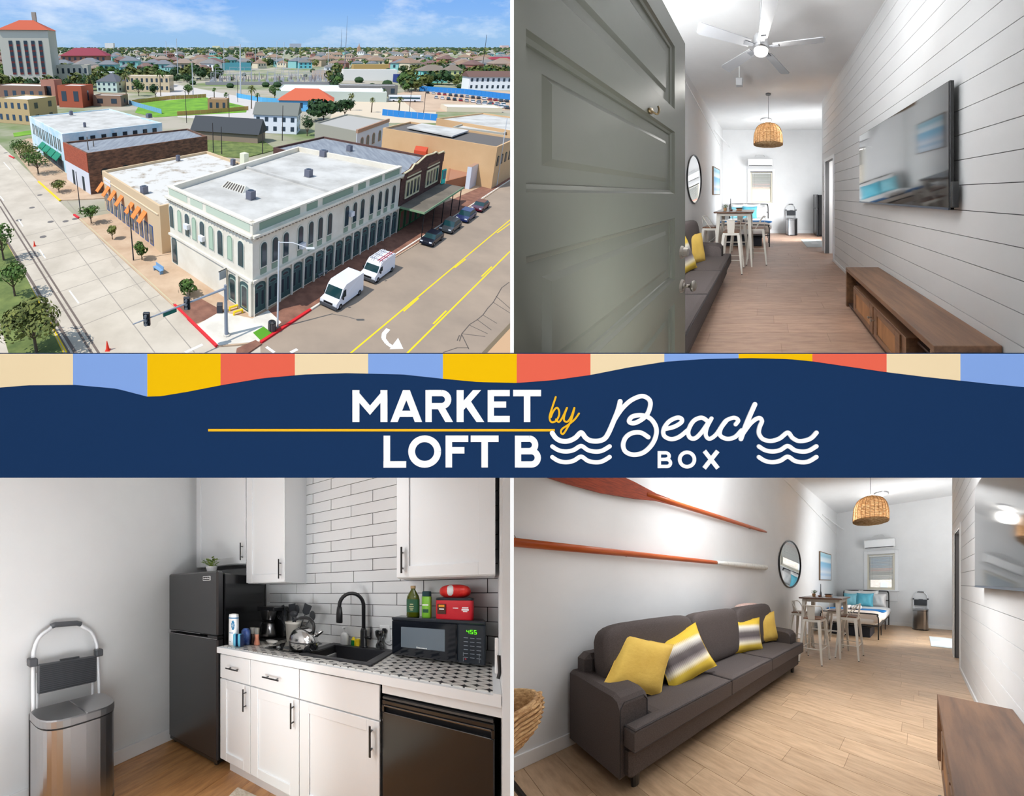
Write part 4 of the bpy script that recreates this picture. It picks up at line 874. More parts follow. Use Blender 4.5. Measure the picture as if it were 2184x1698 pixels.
    for nm, z0_, z1_, y_ in (('upper_sash', hz*.44, hz-.05, .05), ('lower_sash', .04, hz*.47, .03)):
        sh = wn.part(nm, MB().box((-hw+.045, y_, z0_), (-hw+.09, y_+.02, z1_)).box((hw-.09, y_, z0_), (hw-.045, y_+.02, z1_)).box((-hw+.09, y_, z0_), (hw-.09, y_+.02, z0_+.045)).box((-hw+.09, y_, z1_-.045), (hw-.09, y_+.02, z1_)), sm, parent=wn.e)
        wn.part('pane', MB().box((-hw+.088, y_+.008, z0_+.04), (hw-.088, y_+.011, z1_-.04)), mat('window_glass', (250, 252, 252), .02, trans=1, ior=1.02, spec=.2), parent=sh)
    struct(S, 'ground_outside_'+n, MB().box((-1.5, WY+.2, -.6), (4, WY+3, -.5)), mat('outside_paving', (190, 186, 178), .9))
    t = Thing(S, 'window_blind', 'white slatted blind in the window over the bed, '+view, 'blind', ((wx0+wx1)/2, WY+.012, wz1-.05)); t.part('headrail', MB().cbox((-hw+.05, -.01, -.03), (hw-.05, .015, 0), .003), TRIM)
    SL = BLIND
    for i in range(q['slats']): t.part('slat', MB().add([(-hw+.055, -.008, -.075-.045*i), (hw-.055, -.008, -.075-.045*i), (hw-.055, .008, -.036-.045*i), (-hw+.055, .008, -.036-.045*i), (-hw+.055, -.010, -.074-.045*i), (hw-.055, -.010, -.074-.045*i), (hw-.055, .006, -.035-.045*i), (-hw+.055, .006, -.035-.045*i)], [(0, 1, 2, 3), (7, 6, 5, 4), (0, 4, 5, 1), (2, 6, 7, 3), (1, 5, 6, 2), (3, 7, 4, 0)]), SL)
    for sx in (-.25, .25): t.part('ladder_cord', MB().cyl((sx, 0, -.03), (sx, 0, -.05-.045*q['slats']), .002, n=4), GREYP)
    nb = Thing(S, 'neighbour_building', 'pale brick building outside the loft window, '+view, 'building', (1.45, WY+1.9, -.5)); nb.part('brick_wall', MB().box((-1.6, 0, 0), (1.9, .2, 2.35)), mat('pale_brick', (240, 230, 214), .9, noise=(8, (1, 1, 3), (222, 204, 186), .4, .65))); nb.part('cornice', MB().box((-1.6, -.06, 2.35), (1.9, .2, 2.45)), mat('pale_brick_trim', (226, 150, 130), .9))
    for sx in (-.1, .38): f_ = nb.part('window', MB().box((sx-.14, -.02, 1.35), (sx+.14, .02, 1.9)), TRIM); nb.part('pane', MB().box((sx-.11, -.03, 1.38), (sx+.11, -.018, 1.87)), mat('far_pane', (226, 230, 232), .4), parent=f_)
    lamp('AREA', 'window_daylight_'+n, S.W(((wx0+wx1)/2, WY+.9, 2.75)), q['day'], (1, 1, 1), 1.4, .8, aim=tuple(S.A @ np.array([0, -.75, -.65])))
    # air conditioner
    t = Thing(S, 'air_conditioner', 'white split air conditioner above the window, '+view, 'air conditioner', (1.42, WY, 2.47)); t.part('case', MB().cbox((-.46, -.2, .02), (.46, 0, .30), .02), mat('ac_white', (240, 240, 240), .4)); t.part('louvre', MB().box((-.42, -.202, .03), (.42, -.19, .05)), mat('ac_slot', (60, 60, 62), .5)); t.part('flap', MB().cbox((-.42, -.215, .012), (.42, -.10, .022), .002), TRIM)
    t = Thing(S, 'line_cover', 'white pipe cover on the wall above the air conditioner, '+view, 'pipe', (1.42, WY, 2.86)); t.one(MB().tube([(-.2, -.02, 0), (-.16, -.02, .07), (.1, -.02, .07), (.16, -.02, .02)], .012, 6), TRIM)
    # flush lamp, pendant
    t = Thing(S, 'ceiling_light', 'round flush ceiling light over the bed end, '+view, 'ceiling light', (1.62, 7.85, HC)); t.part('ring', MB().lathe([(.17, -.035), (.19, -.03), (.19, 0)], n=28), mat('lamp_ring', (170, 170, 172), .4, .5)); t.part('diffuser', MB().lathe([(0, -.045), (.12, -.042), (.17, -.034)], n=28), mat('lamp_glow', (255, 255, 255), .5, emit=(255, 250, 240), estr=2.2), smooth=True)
    lamp('POINT', 'flush_lamp_'+n, S.W((1.62, 7.85, HC-.25)), q['lamp'], (1, .97, .92), .15)
    pz, R = 2.64, .345
    t = Thing(S, 'pendant_lamp', 'woven rattan dome pendant lamp hanging over the high table, '+view, 'pendant lamp', (1.655, 5.85, pz))
    t.part('canopy', MB().lathe([(.06, HC-pz-.03), (.065, HC-pz)], n=20), GREYP); t.part('cord', MB().cyl((0, 0, .55), (0, 0, HC-pz), .005, n=6), GREYP)
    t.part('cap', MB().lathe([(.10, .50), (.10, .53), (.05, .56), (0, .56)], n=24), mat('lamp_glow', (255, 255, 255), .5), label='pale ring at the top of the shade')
    prof = [(R, 0), (R*1.0, .12), (R*.97, .24), (R*.87, .36), (R*.68, .45), (R*.36, .505), (.09, .515)]
    t.part('shade', MB().lathe(prof, n=40), SHADE, smooth=True)
    t.part('rim_lining', MB().lathe([(R-.004, .002), (R-.012, .03), (R-.03, .03)], n=40), mat('shade_liner', (250, 240, 222), .8), smooth=True)
    bd = MB(); ext = spline([(x, 0, z_) for x, z_ in prof], 4)
    for p_ in ext[::1]: bd.tube([((p_[0]+.003)*cos(a_), (p_[0]+.003)*sin(a_), p_[2]+.003*sin(9*a_)) for a_ in np.linspace(0, 2*pi, 41)[:-1]], .0045, 4, True)
    t.part('woven_band', bd, SHADE, kind='stuff')
    rb = MB()
    for k in range(26): rb.tube([((p_[0]+.006)*cos(k*2*pi/26), (p_[0]+.006)*sin(k*2*pi/26), p_[2]) for p_ in ext[::2]], .004, 4)
    t.part('rib', rb, mat('rattan_dark', (150, 116, 78), .8), kind='stuff')
    t.part('bulb', MB().soft((0, 0, .3), (.1, .1, .12), 1, 16, 10), mat('bulb_glow', (255, 236, 200), .5, emit=(255, 224, 170), estr=4), smooth=True)
    lamp('POINT', 'pendant_bulb_'+n, S.W((1.655, 5.85, pz+.2)), q['pend'], (1, .88, .7), .06)
    # mirror and seascape
    t = Thing(S, 'round_mirror', 'round black-framed wall mirror left of the seascape, '+view, 'mirror', (0, 5.42, 1.79)); A_ = np.linspace(0, 2*pi, 49)[:-1]
    t.part('frame', MB().tube([(.022, .545*cos(a_), .53*sin(a_)) for a_ in A_], .014, 8, True), BLACK, smooth=True)
    t.part('glass', MB().add([(.014, .54*cos(a_), .525*sin(a_)) for a_ in A_]+[(.004, .54*cos(a_), .525*sin(a_)) for a_ in A_], [tuple(range(48)), tuple(range(48, 96))[::-1]]), MIRR)
    t = Thing(S, 'seascape_painting', 'framed blue and white seascape painting on the left wall, '+view, 'painting', (0, 7.82, 1.87)); WF = mat('oak_frame', (120, 96, 74), .5)
    for a, b in (((-.53, -.43), (.53, -.405)), ((-.53, .405), (.53, .43)), ((-.53, -.405), (-.505, .405)), ((.505, -.405), (.53, .405))): t.part('frame_side', MB().cbox((0, a[0], a[1]), (.045, b[0], b[1]), .002), WF)
    t.part('canvas', MB().box((.003, -.505, -.405), (.038, .505, .405)), SEAS)
    # trash can and step ladder by the back wall, fridge and kitchen mat
    trash_can(S, (2.55, 8.78, 0), 0, 'steel trash can against the far wall right of the bed, '+view)
    step_ladder(S, (2.555, 8.985, 0), 0, 'folded step stool behind the trash can at the far wall, '+view)
    fridge(S, (3.36, 8.70, 0), -pi/2, 'black refrigerator past the end of the shiplap wall, '+view)
    t = Thing(S, 'kitchen_mat', 'white floor mat at the kitchen corner, '+view, 'mat', (3.05, 7.25, 0)); t.part('mat', MB().cbox((-.32, -.55, .001), (.3, .55, .012), .004), mat('mat_white', (190, 194, 194), .9)); t.part('printed_motif', MB().box((-.1, -.2, .012), (.1, .2, .0125)), mat('mat_print', (206, 208, 208), .9))
    # bed
    bx0, bx1, by0, by1 = .28, 1.70, 6.66, 8.98; cx_, cy_ = (bx0+bx1)/2, (by0+by1)/2; hx_, hy_ = (bx1-bx0)/2, (by1-by0)/2
    t = Thing(S, 'bed', 'black metal frame bed with white bedding below the window, '+view, 'bed', (cx_, cy_, 0))
    t.part('footboard', MB().tube(spline([(-hx_, -hy_, .02), (-hx_, -hy_, .48), (-hx_+.03, -hy_, .58), (-hx_+.12, -hy_, .62), (hx_-.12, -hy_, .62), (hx_-.03, -hy_, .58), (hx_, -hy_, .48), (hx_, -hy_, .02)], 4), .017, 8).cyl((-hx_, -hy_, .33), (hx_, -hy_, .33), .014, n=8), BLACK, smooth=True)
    t.part('headboard', MB().tube(spline([(-hx_, hy_, .02), (-hx_, hy_, .95), (-hx_+.04, hy_, 1.06), (-hx_+.13, hy_, 1.1), (hx_-.13, hy_, 1.1), (hx_-.04, hy_, 1.06), (hx_, hy_, .95), (hx_, hy_, .02)], 4), .017, 8).cyl((-hx_, hy_, .8), (hx_, hy_, .8), .012, n=8), BLACK, smooth=True)
    for sx in (-1, 1): t.part('side_rail', MB().cbox((sx*hx_-.015, -hy_, .30), (sx*hx_+.015, hy_, .34), .004), BLACK)
    for yy in (-.5, .4): t.part('middle_leg', MB().cyl((hx_-.02, yy, 0), (hx_-.02, yy, .3), .013, n=8), BLACK)
    t.part('mattress', MB().soft((0, .02, .455), (2*hx_-.03, 2*hy_-.06, .25), .12, 32, 10, .25), LINEN, smooth=True)
    t.part('duvet', MB().soft((.03, .15, .50), (2*hx_+.12, 2*hy_-.5, .24), .16, 36, 12, .45), LINEN, smooth=True)
    t = Thing(S, 'beige_blanket', 'beige blanket across the foot of the bed, '+view, 'blanket', (cx_, by0+.33, .5)); t.one(MB().soft((0, 0, 0), (2*hx_+.06, .55, .29), .15, 32, 12, .4), BEIGE, True)
    t = Thing(S, 'blue_throw', 'blue throw folded across the bed, '+view, 'throw', (cx_+.02, by0+.73, .625)); t.one(MB().soft((0, 0, 0), (2*hx_+.16, .34, .07), .3, 32, 8, .6), BLUET, True)
    for k, (dx, r_) in enumerate(((-.16, .055), (-.03, .06), (.10, .055))): t = Thing(S, 'rolled_towel', ['left', 'middle', 'right'][k]+' white rolled towel on the bed, '+view, 'towel', (cx_+.05+dx, by0+.62, .70)); t.one(MB().soft((0, 0, 0), (.13, .26, .11), .7, 16, 8), LINEN, True)
    up = by1-.14
    for x_, m_, lb, a_, dy_ in ((-.36, LINEN, 'white pillow at the left of the bed head', .62, 0), (.12, LINEN, 'white pillow at the middle of the bed head', .62, 0), (.42, mat('pale_linen', (222, 218, 216), .9), 'pale grey pillow at the right of the bed head', .5, -.07), (-.38, TEAL, 'pale teal pillow at the left of the bed', .5, -.2), (.06, TEALD, 'bright teal pillow at the middle of the bed', .52, -.24)):
        cushion(S, 'pillow', (cx_+x_, up+dy_, .63+a_*.36), a_, .15, rot3(0, -.25), m_, lb+', '+view, 'pillow', b=a_*.86)
    t = Thing(S, 'storage_bin', 'dark storage bin under the bed, '+view, 'storage bin', (cx_, by0+.5, 0)); t.part('box', MB().cbox((-.55, -.3, 0), (.5, .4, .24), .01), mat('bin_navy', (38, 42, 52), .6)); t.part('lid', MB().cbox((-.57, -.32, .24), (.52, .42, .26), .005), mat('bin_lid', (50, 54, 62), .6))
    # high table and its stools
    tz = q['tz']; tx0, tx1, ty0, ty1 = q['table']; tcx, tcy = (tx0+tx1)/2, (ty0+ty1)/2; hx_, hy_ = (tx1-tx0)/2, (ty1-ty0)/2
    t = Thing(S, 'bar_table', 'high table with dark wooden top and cream metal legs, '+view, 'table', (tcx, tcy, 0))
    t.part('tabletop', MB().cbox((-hx_, -hy_, tz-.03), (hx_, hy_, tz), .006), mat('table_wood', (112, 82, 68), .25, noise=(4, (1, 9, 1), (84, 58, 48), .4, .65), spec=.7)); t.part('apron', MB().box((-hx_+.06, -hy_+.06, tz-.09), (hx_-.06, hy_-.06, tz-.03)), IRONW)
    for sx in (-1, 1):
        for sy in (-1, 1):
            a = (sx*(hx_-.09), sy*(hy_-.09)); b = (sx*(hx_-.03), sy*(hy_-.03)); vs = []
            for (c, w, z_) in ((b, .014, 0), (a, .038, tz-.04)): vs += [(c[0]-w, c[1]-w, z_), (c[0]+w, c[1]-w, z_), (c[0]+w, c[1]+w, z_), (c[0]-w, c[1]+w, z_)]
            t.part('leg', MB().add(vs, [(0, 3, 2, 1), (4, 5, 6, 7), (0, 1, 5, 4), (1, 2, 6, 5), (2, 3, 7, 6), (3, 0, 4, 7)]), IRONW)
    t.part('stretcher', MB().box((-hx_+.08, -.012, .42), (hx_-.08, .012, .44)), IRONW)
    for (x_, y_, r_, lb) in q['stools']: stool(S, (x_, y_, 0), r_, lb+', '+view, view)
    plant(S, (tcx-.22, tcy-.02, tz), 'small green plant in a round tan pot on the high table, '+view, .075, (.04, .06), TERRA, 30, 5)
    t = Thing(S, 'glass_bottle', 'slim grey bottle on the high table beside the plant, '+view, 'bottle', (tcx-.12, tcy+.1, tz)); t.one(MB().lathe([(.022, 0), (.024, .06), (.010, .11), (.008, .25), (.009, .255), (0, .255)], n=16), mat('smoked_glass', (110, 112, 116), .15), True)
    t = Thing(S, 'small_bowl', 'small brown bowl on the high table, '+view, 'bowl', (tcx-.08, tcy-.08, tz)); t.one(MB().lathe([(.02, 0), (.035, .03), (.03, .03), (.018, .006), (0, .006)], n=18), mat('brown_clay', (128, 76, 56), .5), True)
    t = Thing(S, 'wooden_box', 'wooden box with black lid on the high table, '+view, 'box', (tcx+.08, tcy, tz)); t.part('box', MB().cbox((-.055, -.05, 0), (.055, .05, .045), .004), mat('box_wood', (176, 128, 92), .5)); t.part('lid', MB().cbox((-.07, -.055, .045), (.07, .055, .062), .004), BLACK)
    # television and console
    t = Thing(S, 'television', 'wall-mounted flat television on the shiplap wall, '+view, 'television', (2.985, 2.76, 1.33)); t.part('case', MB().cbox((0, -.89, 0), (.035, .89, 1.0), .004), BEZ); t.part('screen', MB().box((-.003, -.88, .02), (.0, .88, .992)), SCREEN); t.part('lower_bezel', MB().box((-.004, -.88, 0), (.0, .88, .018)), mat('bezel_blue', (60, 72, 90), .3)); t.part('wall_mount', MB().cbox((.035, -.25, .3), (.074, .25, .7), .004), BLACK); t.part('side_box', MB().cbox((.0, -.915, .02), (.05, -.892, .22), .004), BLACK)
    cy0, cy1, chh = q['console']
    t = Thing(S, 'media_console', 'low walnut media console with open shelf and two doors, '+view, 'console', (2.84, (cy0+cy1)/2, 0), clip=True); L = (cy1-cy0)/2
    t.part('top', MB().cbox((-.215, -L, chh-.045), (.215, L, chh), .003), WALN)
    for sy, nm in ((1, 'end_panel'), (-1, 'end_panel')): t.part(nm, MB().cbox((-.215, sy*L-(.04 if sy > 0 else 0), 0), (.215, sy*L+(0 if sy > 0 else .04), chh-.045), .003), WALN)
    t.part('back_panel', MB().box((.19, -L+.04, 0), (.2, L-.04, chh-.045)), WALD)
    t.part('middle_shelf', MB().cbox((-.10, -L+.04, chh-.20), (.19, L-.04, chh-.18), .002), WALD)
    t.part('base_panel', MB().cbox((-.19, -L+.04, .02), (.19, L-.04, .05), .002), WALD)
    dl = L*.58
    cb = t.part('door_cabinet', MB().cbox((-.19, -dl, .05), (-.04, dl+.12, chh-.155), .003), WALN)
    for k, (a, b) in enumerate(((.06, dl+.10), (-dl+.06, .04))):
        d = t.part('door', MB().cbox((-.205, a, .06), (-.19, a+.07, chh-.165), .002).cbox((-.205, b-.07, .06), (-.19, b, chh-.165), .002).cbox((-.205, a+.07, .06), (-.19, b-.07, .11), .002).cbox((-.205, a+.07, chh-.215), (-.19, b-.07, chh-.165), .002), WALN)
        t.part('door_panel', MB().box((-.197, a+.065, .105), (-.192, b-.065, chh-.21)), mat('walnut_panel', (170, 122, 78), .5, noise=(3, (6, 6, 1), (140, 96, 58), .4, .65)), parent=d)
        ky = a+.02 if k == 0 else b-.02; t.part('knob', MB().cyl((-.205, ky, chh-.28), (-.235, ky, chh-.28), .006, n=8).soft((-.24, ky, chh-.28), (.022, .026, .026), 1, 12, 8), NICK, parent=d, smooth=True)
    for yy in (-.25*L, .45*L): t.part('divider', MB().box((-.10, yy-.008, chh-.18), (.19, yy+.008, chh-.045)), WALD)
    # sofa
    sy0 = q['sofa'][0]; sy1 = q['sofa'][1]; x0, x1 = .06, 1.0; m = (sy0+sy1)/2; Ls = (sy1-sy0)/2
    t = Thing(S, 'sofa', 'charcoal three-seat sofa along the left wall, '+view, 'sofa', (.53, m, 0), clip=True)
    t.part('base', MB().cbox((-.46, -Ls+.03, .10), (.40, Ls-.03, .30), .02), SOFA)
    t.part('back', MB().cbox((-.46, -Ls+.04, .28), (-.26, Ls-.04, .80), .04), SOFA)
    aw = .19
    for sy in (-1, 1):
        a, b = (-Ls, -Ls+aw) if sy < 0 else (Ls-aw, Ls)
        pr = [(-.46, .10), (.33, .10), (.33, .57), (.30, .615), (.24, .635), (.0, .645), (-.3, .66), (-.46, .655)]
        mb = MB(); npt = len(pr); vs = []
        for yy, sh in ((a, .0), (a+.02, .022), (b-.02, .022), (b, .0)): vs += [(p_[0], yy, p_[1]-(.022-sh if p_[1] > .5 else 0)) for p_ in pr]
        fs = [tuple(range(npt))[::-1], tuple(range(3*npt, 4*npt))]+[(j*npt+i, j*npt+(i+1) % npt, (j+1)*npt+(i+1) % npt, (j+1)*npt+i) for j in range(3) for i in range(npt)]
        ar = t.part('arm', mb.add(vs, [f[::-1] for f in fs]), SOFA)
        t.part('arm_piping', MB().tube([(.331, a+.005, .11), (.331, a+.005, .55), (.331, a+.03, .59), (.331, b-.03, .59), (.331, b-.005, .55), (.331, b-.005, .11)], .004, 5), SOFD, parent=ar)
    c0, c3 = -Ls+.02, Ls-.02; w3 = [(-Ls+aw), -Ls+aw+(2*Ls-2*aw)*.335, -Ls+aw+(2*Ls-2*aw)*.665, Ls-aw]
    for k in range(3):
        a, b = w3[k]+.004, w3[k+1]-.004
        mb = MB(); 
        if k == 0: pts_ = [(-.27, a), (.345, a), (.345, c0), (.47, c0), (.47, b), (-.27, b)]
        elif k == 2: pts_ = [(-.27, a), (.47, a), (.47, c3), (.345, c3), (.345, b), (-.27, b)]
        else: pts_ = [(-.27, a), (.47, a), (.47, b), (-.27, b)]
        P_ = [np.array(p_) for p_ in pts_]; cen = sum(P_)/len(P_)
        def inset(d):
            out = []; nn = len(P_)
            for i in range(nn):
                e1_ = P_[i]-P_[i-1]; e2_ = P_[(i+1) % nn]-P_[i]; n1 = np.array([-e1_[1], e1_[0]])/np.linalg.norm(e1_); n2 = np.array([-e2_[1], e2_[0]])/np.linalg.norm(e2_)
                out.append(P_[i]+(n1+n2)*d)
            return out
        nn = len(P_); rings = [(inset(.012), .30), (inset(0), .315), (inset(0), .43), (inset(.012), .452), (inset(.05), .462)]
        vs = [(p_[0], p_[1], z_) for rg, z_ in rings for p_ in rg]; fs = [(j*nn+i, j*nn+(i+1) % nn, (j+1)*nn+(i+1) % nn, (j+1)*nn+i) for j in range(4) for i in range(nn)]+[tuple(range(nn))[::-1], tuple(range(4*nn, 5*nn))]
        sc_ = t.part('seat_cushion', mb.add(vs, fs), SOFA)
        pp = MB(); pp.tube([(p_[0], p_[1], .445) for p_ in inset(.003)], .0045, 5, True); pp.tube([(p_[0], p_[1], .312) for p_ in inset(.003)], .0045, 5, True); t.part('cushion_piping', pp, SOFD, parent=sc_)
        a, b = (a-.1 if k == 0 else a), (b+.1 if k == 2 else b)
        bc = t.part('back_cushion', back_soft(a, b), SOFA, smooth=True)
    for sx in (-.38, .33):
        for sy in (-Ls+.10, Ls-.12): t.part('foot', MB().cyl((sx, sy, 0), (sx, sy, .11), .024, .032, 10), BLACK)
    for (name, y_, x_, z_, a_, yaw, lean, spin, m_, lb) in q['cush']:
        cushion(S, 'throw_pillow', (x_, y_, z_), a_, .15, rot3(pi/2+yaw, -lean, spin), m_, lb+', '+view, 'cushion')
SEAS = stripes('seascape', 2, [(0, (196, 214, 232)), (.12, (214, 226, 238)), (.2, (176, 204, 228)), (.3, (222, 230, 238)), (.38, (196, 214, 232)), (.5, (150, 198, 226)), (.62, (134, 190, 222)), (.68, (226, 236, 240)), (.78, (206, 224, 234)), (.86, (150, 196, 214)), (1, (176, 210, 222))], .86, .8)
# stripes() centres on zero height, the painting hangs at 1.87 m: shift its bands there
for n_ in SEAS.node_tree.nodes:
    if n_.type == 'MATH' and n_.operation == 'MULTIPLY_ADD': n_.inputs[2].default_value = .5-1.87/.86
UP, LO = 'upper right view', 'lower right view'
room(DOORWAY, UP, 1.3, dict(n='upper', seed=11, floor=((190, 156, 134), (160, 126, 106)), slats=11, day=420, lamp=7, pend=30, tz=1.105, table=(.55, 1.34, 4.85, 5.6),
     stools=[(.95, 4.62, 0, 'stool at the near side of the high table'), (1.40, 5.2, pi/2, 'stool at the right side of the high table'), (.42, 5.25, -pi/2, 'stool at the left side of the high table'), (.95, 5.95, pi, 'stool at the far side of the high table')],
     console=(1.53, 3.19, .5), sofa=(1.5, 4.15),
     cush=[('a', 3.55, .52, .66, .46, -.45, .3, .12, MUST, 'plain mustard cushion at the far end of the sofa'), ('b', 3.08, .50, .66, .46, -.35, .35, -.1, YPAT, 'yellow and grey striped cushion beside the front door knobs')]))
room(LOUNGE, LO, -1.3, dict(n='lower', seed=12, floor=((205, 173, 140), (171, 138, 105)), slats=17, day=420, lamp=7, pend=30, tz=1.09, table=(.5, 1.34, 4.8, 5.45),
     stools=[(.95, 4.5, 0, 'stool at the near side of the high table'), (1.42, 5.05, pi/2, 'stool at the right side of the high table'), (.42, 5.1, -pi/2, 'stool at the left side of the high table'), (.95, 5.8, pi, 'stool at the far side of the high table')],
     console=(1.2, 2.80, .5), sofa=(1.30, 3.92),
     cush=[('a', 1.62, .56, .70, .45, -.15, .38, .45, MUST, 'large plain mustard cushion at the near end of the sofa'), ('b', 2.03, .58, .67, .50, -.3, .42, -.3, YPAT, 'near yellow and grey striped cushion on the sofa'), ('c', 3.1, .52, .66, .47, -.4, .3, .05, YPAT, 'far yellow and grey striped cushion on the sofa'), ('d', 3.58, .50, .68, .46, -.4, .25, -.05, MUST, 'small plain mustard cushion at the far end of the sofa')]))
B = DOORWAY
# front door, swung in against the left
dX, Ya, Yb, H_ = 1.13, .405, 1.325, 2.27
t = Thing(B, 'door_1', 'sage grey panelled front door standing open at the left of the upper right view', 'door', (dX, Ya, 0), kind='structure', clip=True)
YL, YR = .035, .765; zs = [(.22, .52), (.63, .93), (1.042, 1.338), (1.454, 1.75), (1.86, 2.16)]
mb = MB(); mb.box((-.045, 0, 0), (0, YL, H_)).box((-.045, YR, 0), (0, Yb-Ya, H_)); zz = 0
for a, b in zs: mb.box((-.045, YL, zz), (0, YR, a)); zz = b
mb.box((-.045, YL, zz), (0, YR, H_)); t.part('stile_and_rail', mb, GREY_DOOR)
for a, b in zs:
    mb = MB(); s_ = .012; r1 = [(YL, a), (YR, a), (YR, b), (YL, b)]
    ins = lambda d: [(YL+d, a+d), (YR-d, a+d), (YR-d, b-d), (YL+d, b-d)]
    rings = [(ins(0), -.001), (ins(.006), -.012), (ins(.016), -.016), (ins(.018), -.022), (ins(.055), -.022), (ins(.066), -.016), (ins(.07), -.014)]
    vs = [(x_, p_[0], p_[1]) for rg, x_ in rings for p_ in rg]; fs = [(j*4+i, j*4+(i+1) % 4, (j+1)*4+(i+1) % 4, (j+1)*4+i) for j in range(len(rings)-1) for i in range(4)]+[tuple(range(4*len(rings)-4, 4*len(rings)))]
    t.part('door_panel', mb.add(vs, fs).box((-.04, YL, a), (-.03, YR, b)), GREY_DOOR)
def knobset(z, full):
    y_ = 1.265-Ya; rs = t.part('rosette' if full else 'deadbolt', MB().cyl((0, y_, z), (.012, y_, z), .034, .030, 20).cyl((.012, y_, z), (.02 if full else .035, y_, z), .018 if full else .026, .014 if full else .02, 16), NICK, smooth=False)
    if full: t.part('knob', MB().cyl((.015, y_, z), (.045, y_, z), .009, n=10).soft((.062, y_, z), (.034, .056, .056), 1, 20, 12), NICK, parent=rs, smooth=True)
knobset(1.15, False); knobset(.975, True)
t.part('robe_hook', MB().cyl((0, .91-Ya, 1.762), (.012, .91-Ya, 1.762), .012, n=12).tube(spline([(.01, .91-Ya, 1.762), (.03, .91-Ya, 1.75), (.038, .91-Ya, 1.765), (.034, .91-Ya, 1.78)], 4), .004, 6), BRASS, smooth=True)
# ceiling fan
t = Thing(B, 'ceiling_fan', 'brushed nickel five-blade ceiling fan with lit lamp', 'ceiling fan', (1.525, 2.6, 3.03)); BLD = mat('fan_blade', (120, 120, 122), .5)
t.part('downrod', MB().cyl((0, 0, .08), (0, 0, .84), .014, n=10), STEEL); t.part('canopy', MB().lathe([(.07, .77), (.03, .72)], n=20), STEEL)
t.part('motor', MB().lathe([(.06, .12), (.085, .09), (.09, .0), (.08, -.04)], n=28), STEEL, smooth=True); t.part('light_globe', MB().lathe([(.078, -.04), (.07, -.075), (.04, -.095), (0, -.10)], n=28), mat('fan_glow', (255, 255, 255), .5, emit=(255, 250, 240), estr=4), smooth=True)
for k in range(5):
    a_ = radians(-10+72*k); R2 = np.array(Matrix.Rotation(a_, 3, 'Z') @ Matrix.Rotation(radians(12), 3, 'X')); f_ = lambda q_: tuple(R2 @ np.array(q_))
    bl = MB(); P_ = [(.13, -.05), (.64, -.068), (.665, -.05), (.665, .05), (.64, .068), (.13, .05)]; bl.add([f_((x_, y_, -.004)) for x_, y_ in P_]+[f_((x_, y_, .004)) for x_, y_ in P_], [tuple(range(6))[::-1], tuple(range(6, 12))]+[(i, (i+1) % 6, (i+1) % 6+6, i+6) for i in range(6)])
    b_ = t.part('blade', bl, BLD); br = MB(); P_ = [(.07, -.018), (.19, -.028), (.19, .028), (.07, .018)]; br.add([f_((x_, y_, -.012)) for x_, y_ in P_]+[f_((x_, y_, -.005)) for x_, y_ in P_], [(3, 2, 1, 0), (4, 5, 6, 7)]+[(i, (i+1) % 4, (i+1) % 4+4, i+4) for i in range(4)]); t.part('blade_bracket', br, GREYP, parent=b_)
lamp('POINT', 'fan_bulb', B.W((1.525, 2.6, 2.88)), 13, (1, .97, .92), .07)
t = Thing(B, 'ceiling_sensor', 'small grey box hanging from a conduit behind the ceiling fan', 'sensor', (1.10, 4.5, 3.45)); t.part('box', MB().cbox((-.06, -.05, 0), (.06, .05, .14), .006), mat('sensor_grey', (176, 176, 178), .5)); t.part('conduit', MB().cyl((0, 0, .14), (0, 0, .42), .008, n=6), TRIM)
D = LOUNGE
# oars on the left wall
def oar(name, lab, y0, y1, z0, z1, kind):
    t = Thing(D, name, lab, 'oar', (.062, y0, z0)); dy, dz = y1-y0, z1-z0
    P_ = lambda s: (0, dy*s, dz*s)
    if kind == 'lower':
        t.part('shaft', MB().tube([P_(s) for s in (0, .2, .4, .6, .615)], [.033, .031, .029, .027, .026], 12), OARM, smooth=True)
        q_ = [P_(s) for s in (.612, .66, .75, .9, .985, 1)]; t.part('grip', MB().tube(q_, [.027, .033, .042, .05, .05, .035], 12), OARW, label='worn white painted end', smooth=True)
        t.part('ring', MB().tube([(.0, dy*.02+.02*cos(a_), dz*.02+.035+.016*sin(a_)) for a_ in np.linspace(0, 2*pi, 14)[:-1]], .003, 5, True), NICK)
    else:
        d = np.array([0, dy, dz]); L_ = np.linalg.norm(d); d /= L_; nrm = np.array([0, -d[2], d[1]]); vs = []; ws = [(0, .10), (.10, .12), (.17, .12), (.26, .085), (.33, .04), (.40, .03)]
        for s_, w_ in ws: c = d*L_*s_; vs += [c+nrm*w_+np.array([-.006, 0, 0]), c-nrm*w_+np.array([-.006, 0, 0]), c-nrm*w_+np.array([.012, 0, 0]), c+nrm*w_+np.array([.012, 0, 0])]
        n_ = len(ws); t.part('blade', MB().add(vs, [(4*j+i, 4*j+(i+1) % 4, 4*j+4+(i+1) % 4, 4*j+4+i) for j in range(n_-1) for i in range(4)]+[(3, 2, 1, 0), (4*n_-4, 4*n_-3, 4*n_-2, 4*n_-1)]), OARD, label='worn dark orange blade')
        t.part('shaft', MB().tube([P_(s) for s in (.30, .4, .7, .95, 1)], [.024, .032, .03, .026, .012], 12), OARM, smooth=True)
    for s_ in (.25, .85): t.part('wall_hook', MB().cyl((-.045, dy*s_, dz*s_-.02), (.0, dy*s_, dz*s_-.03), .005, n=6), NICK)
oar('oar', 'orange wooden oar with a white painted end, lower one on the wall', .90, 4.32, 1.665, 1.655, 'lower')
oar('oar', 'orange wooden oar with a broad worn blade, upper one on the wall', .95, 4.32, 2.30, 2.33, 'upper')
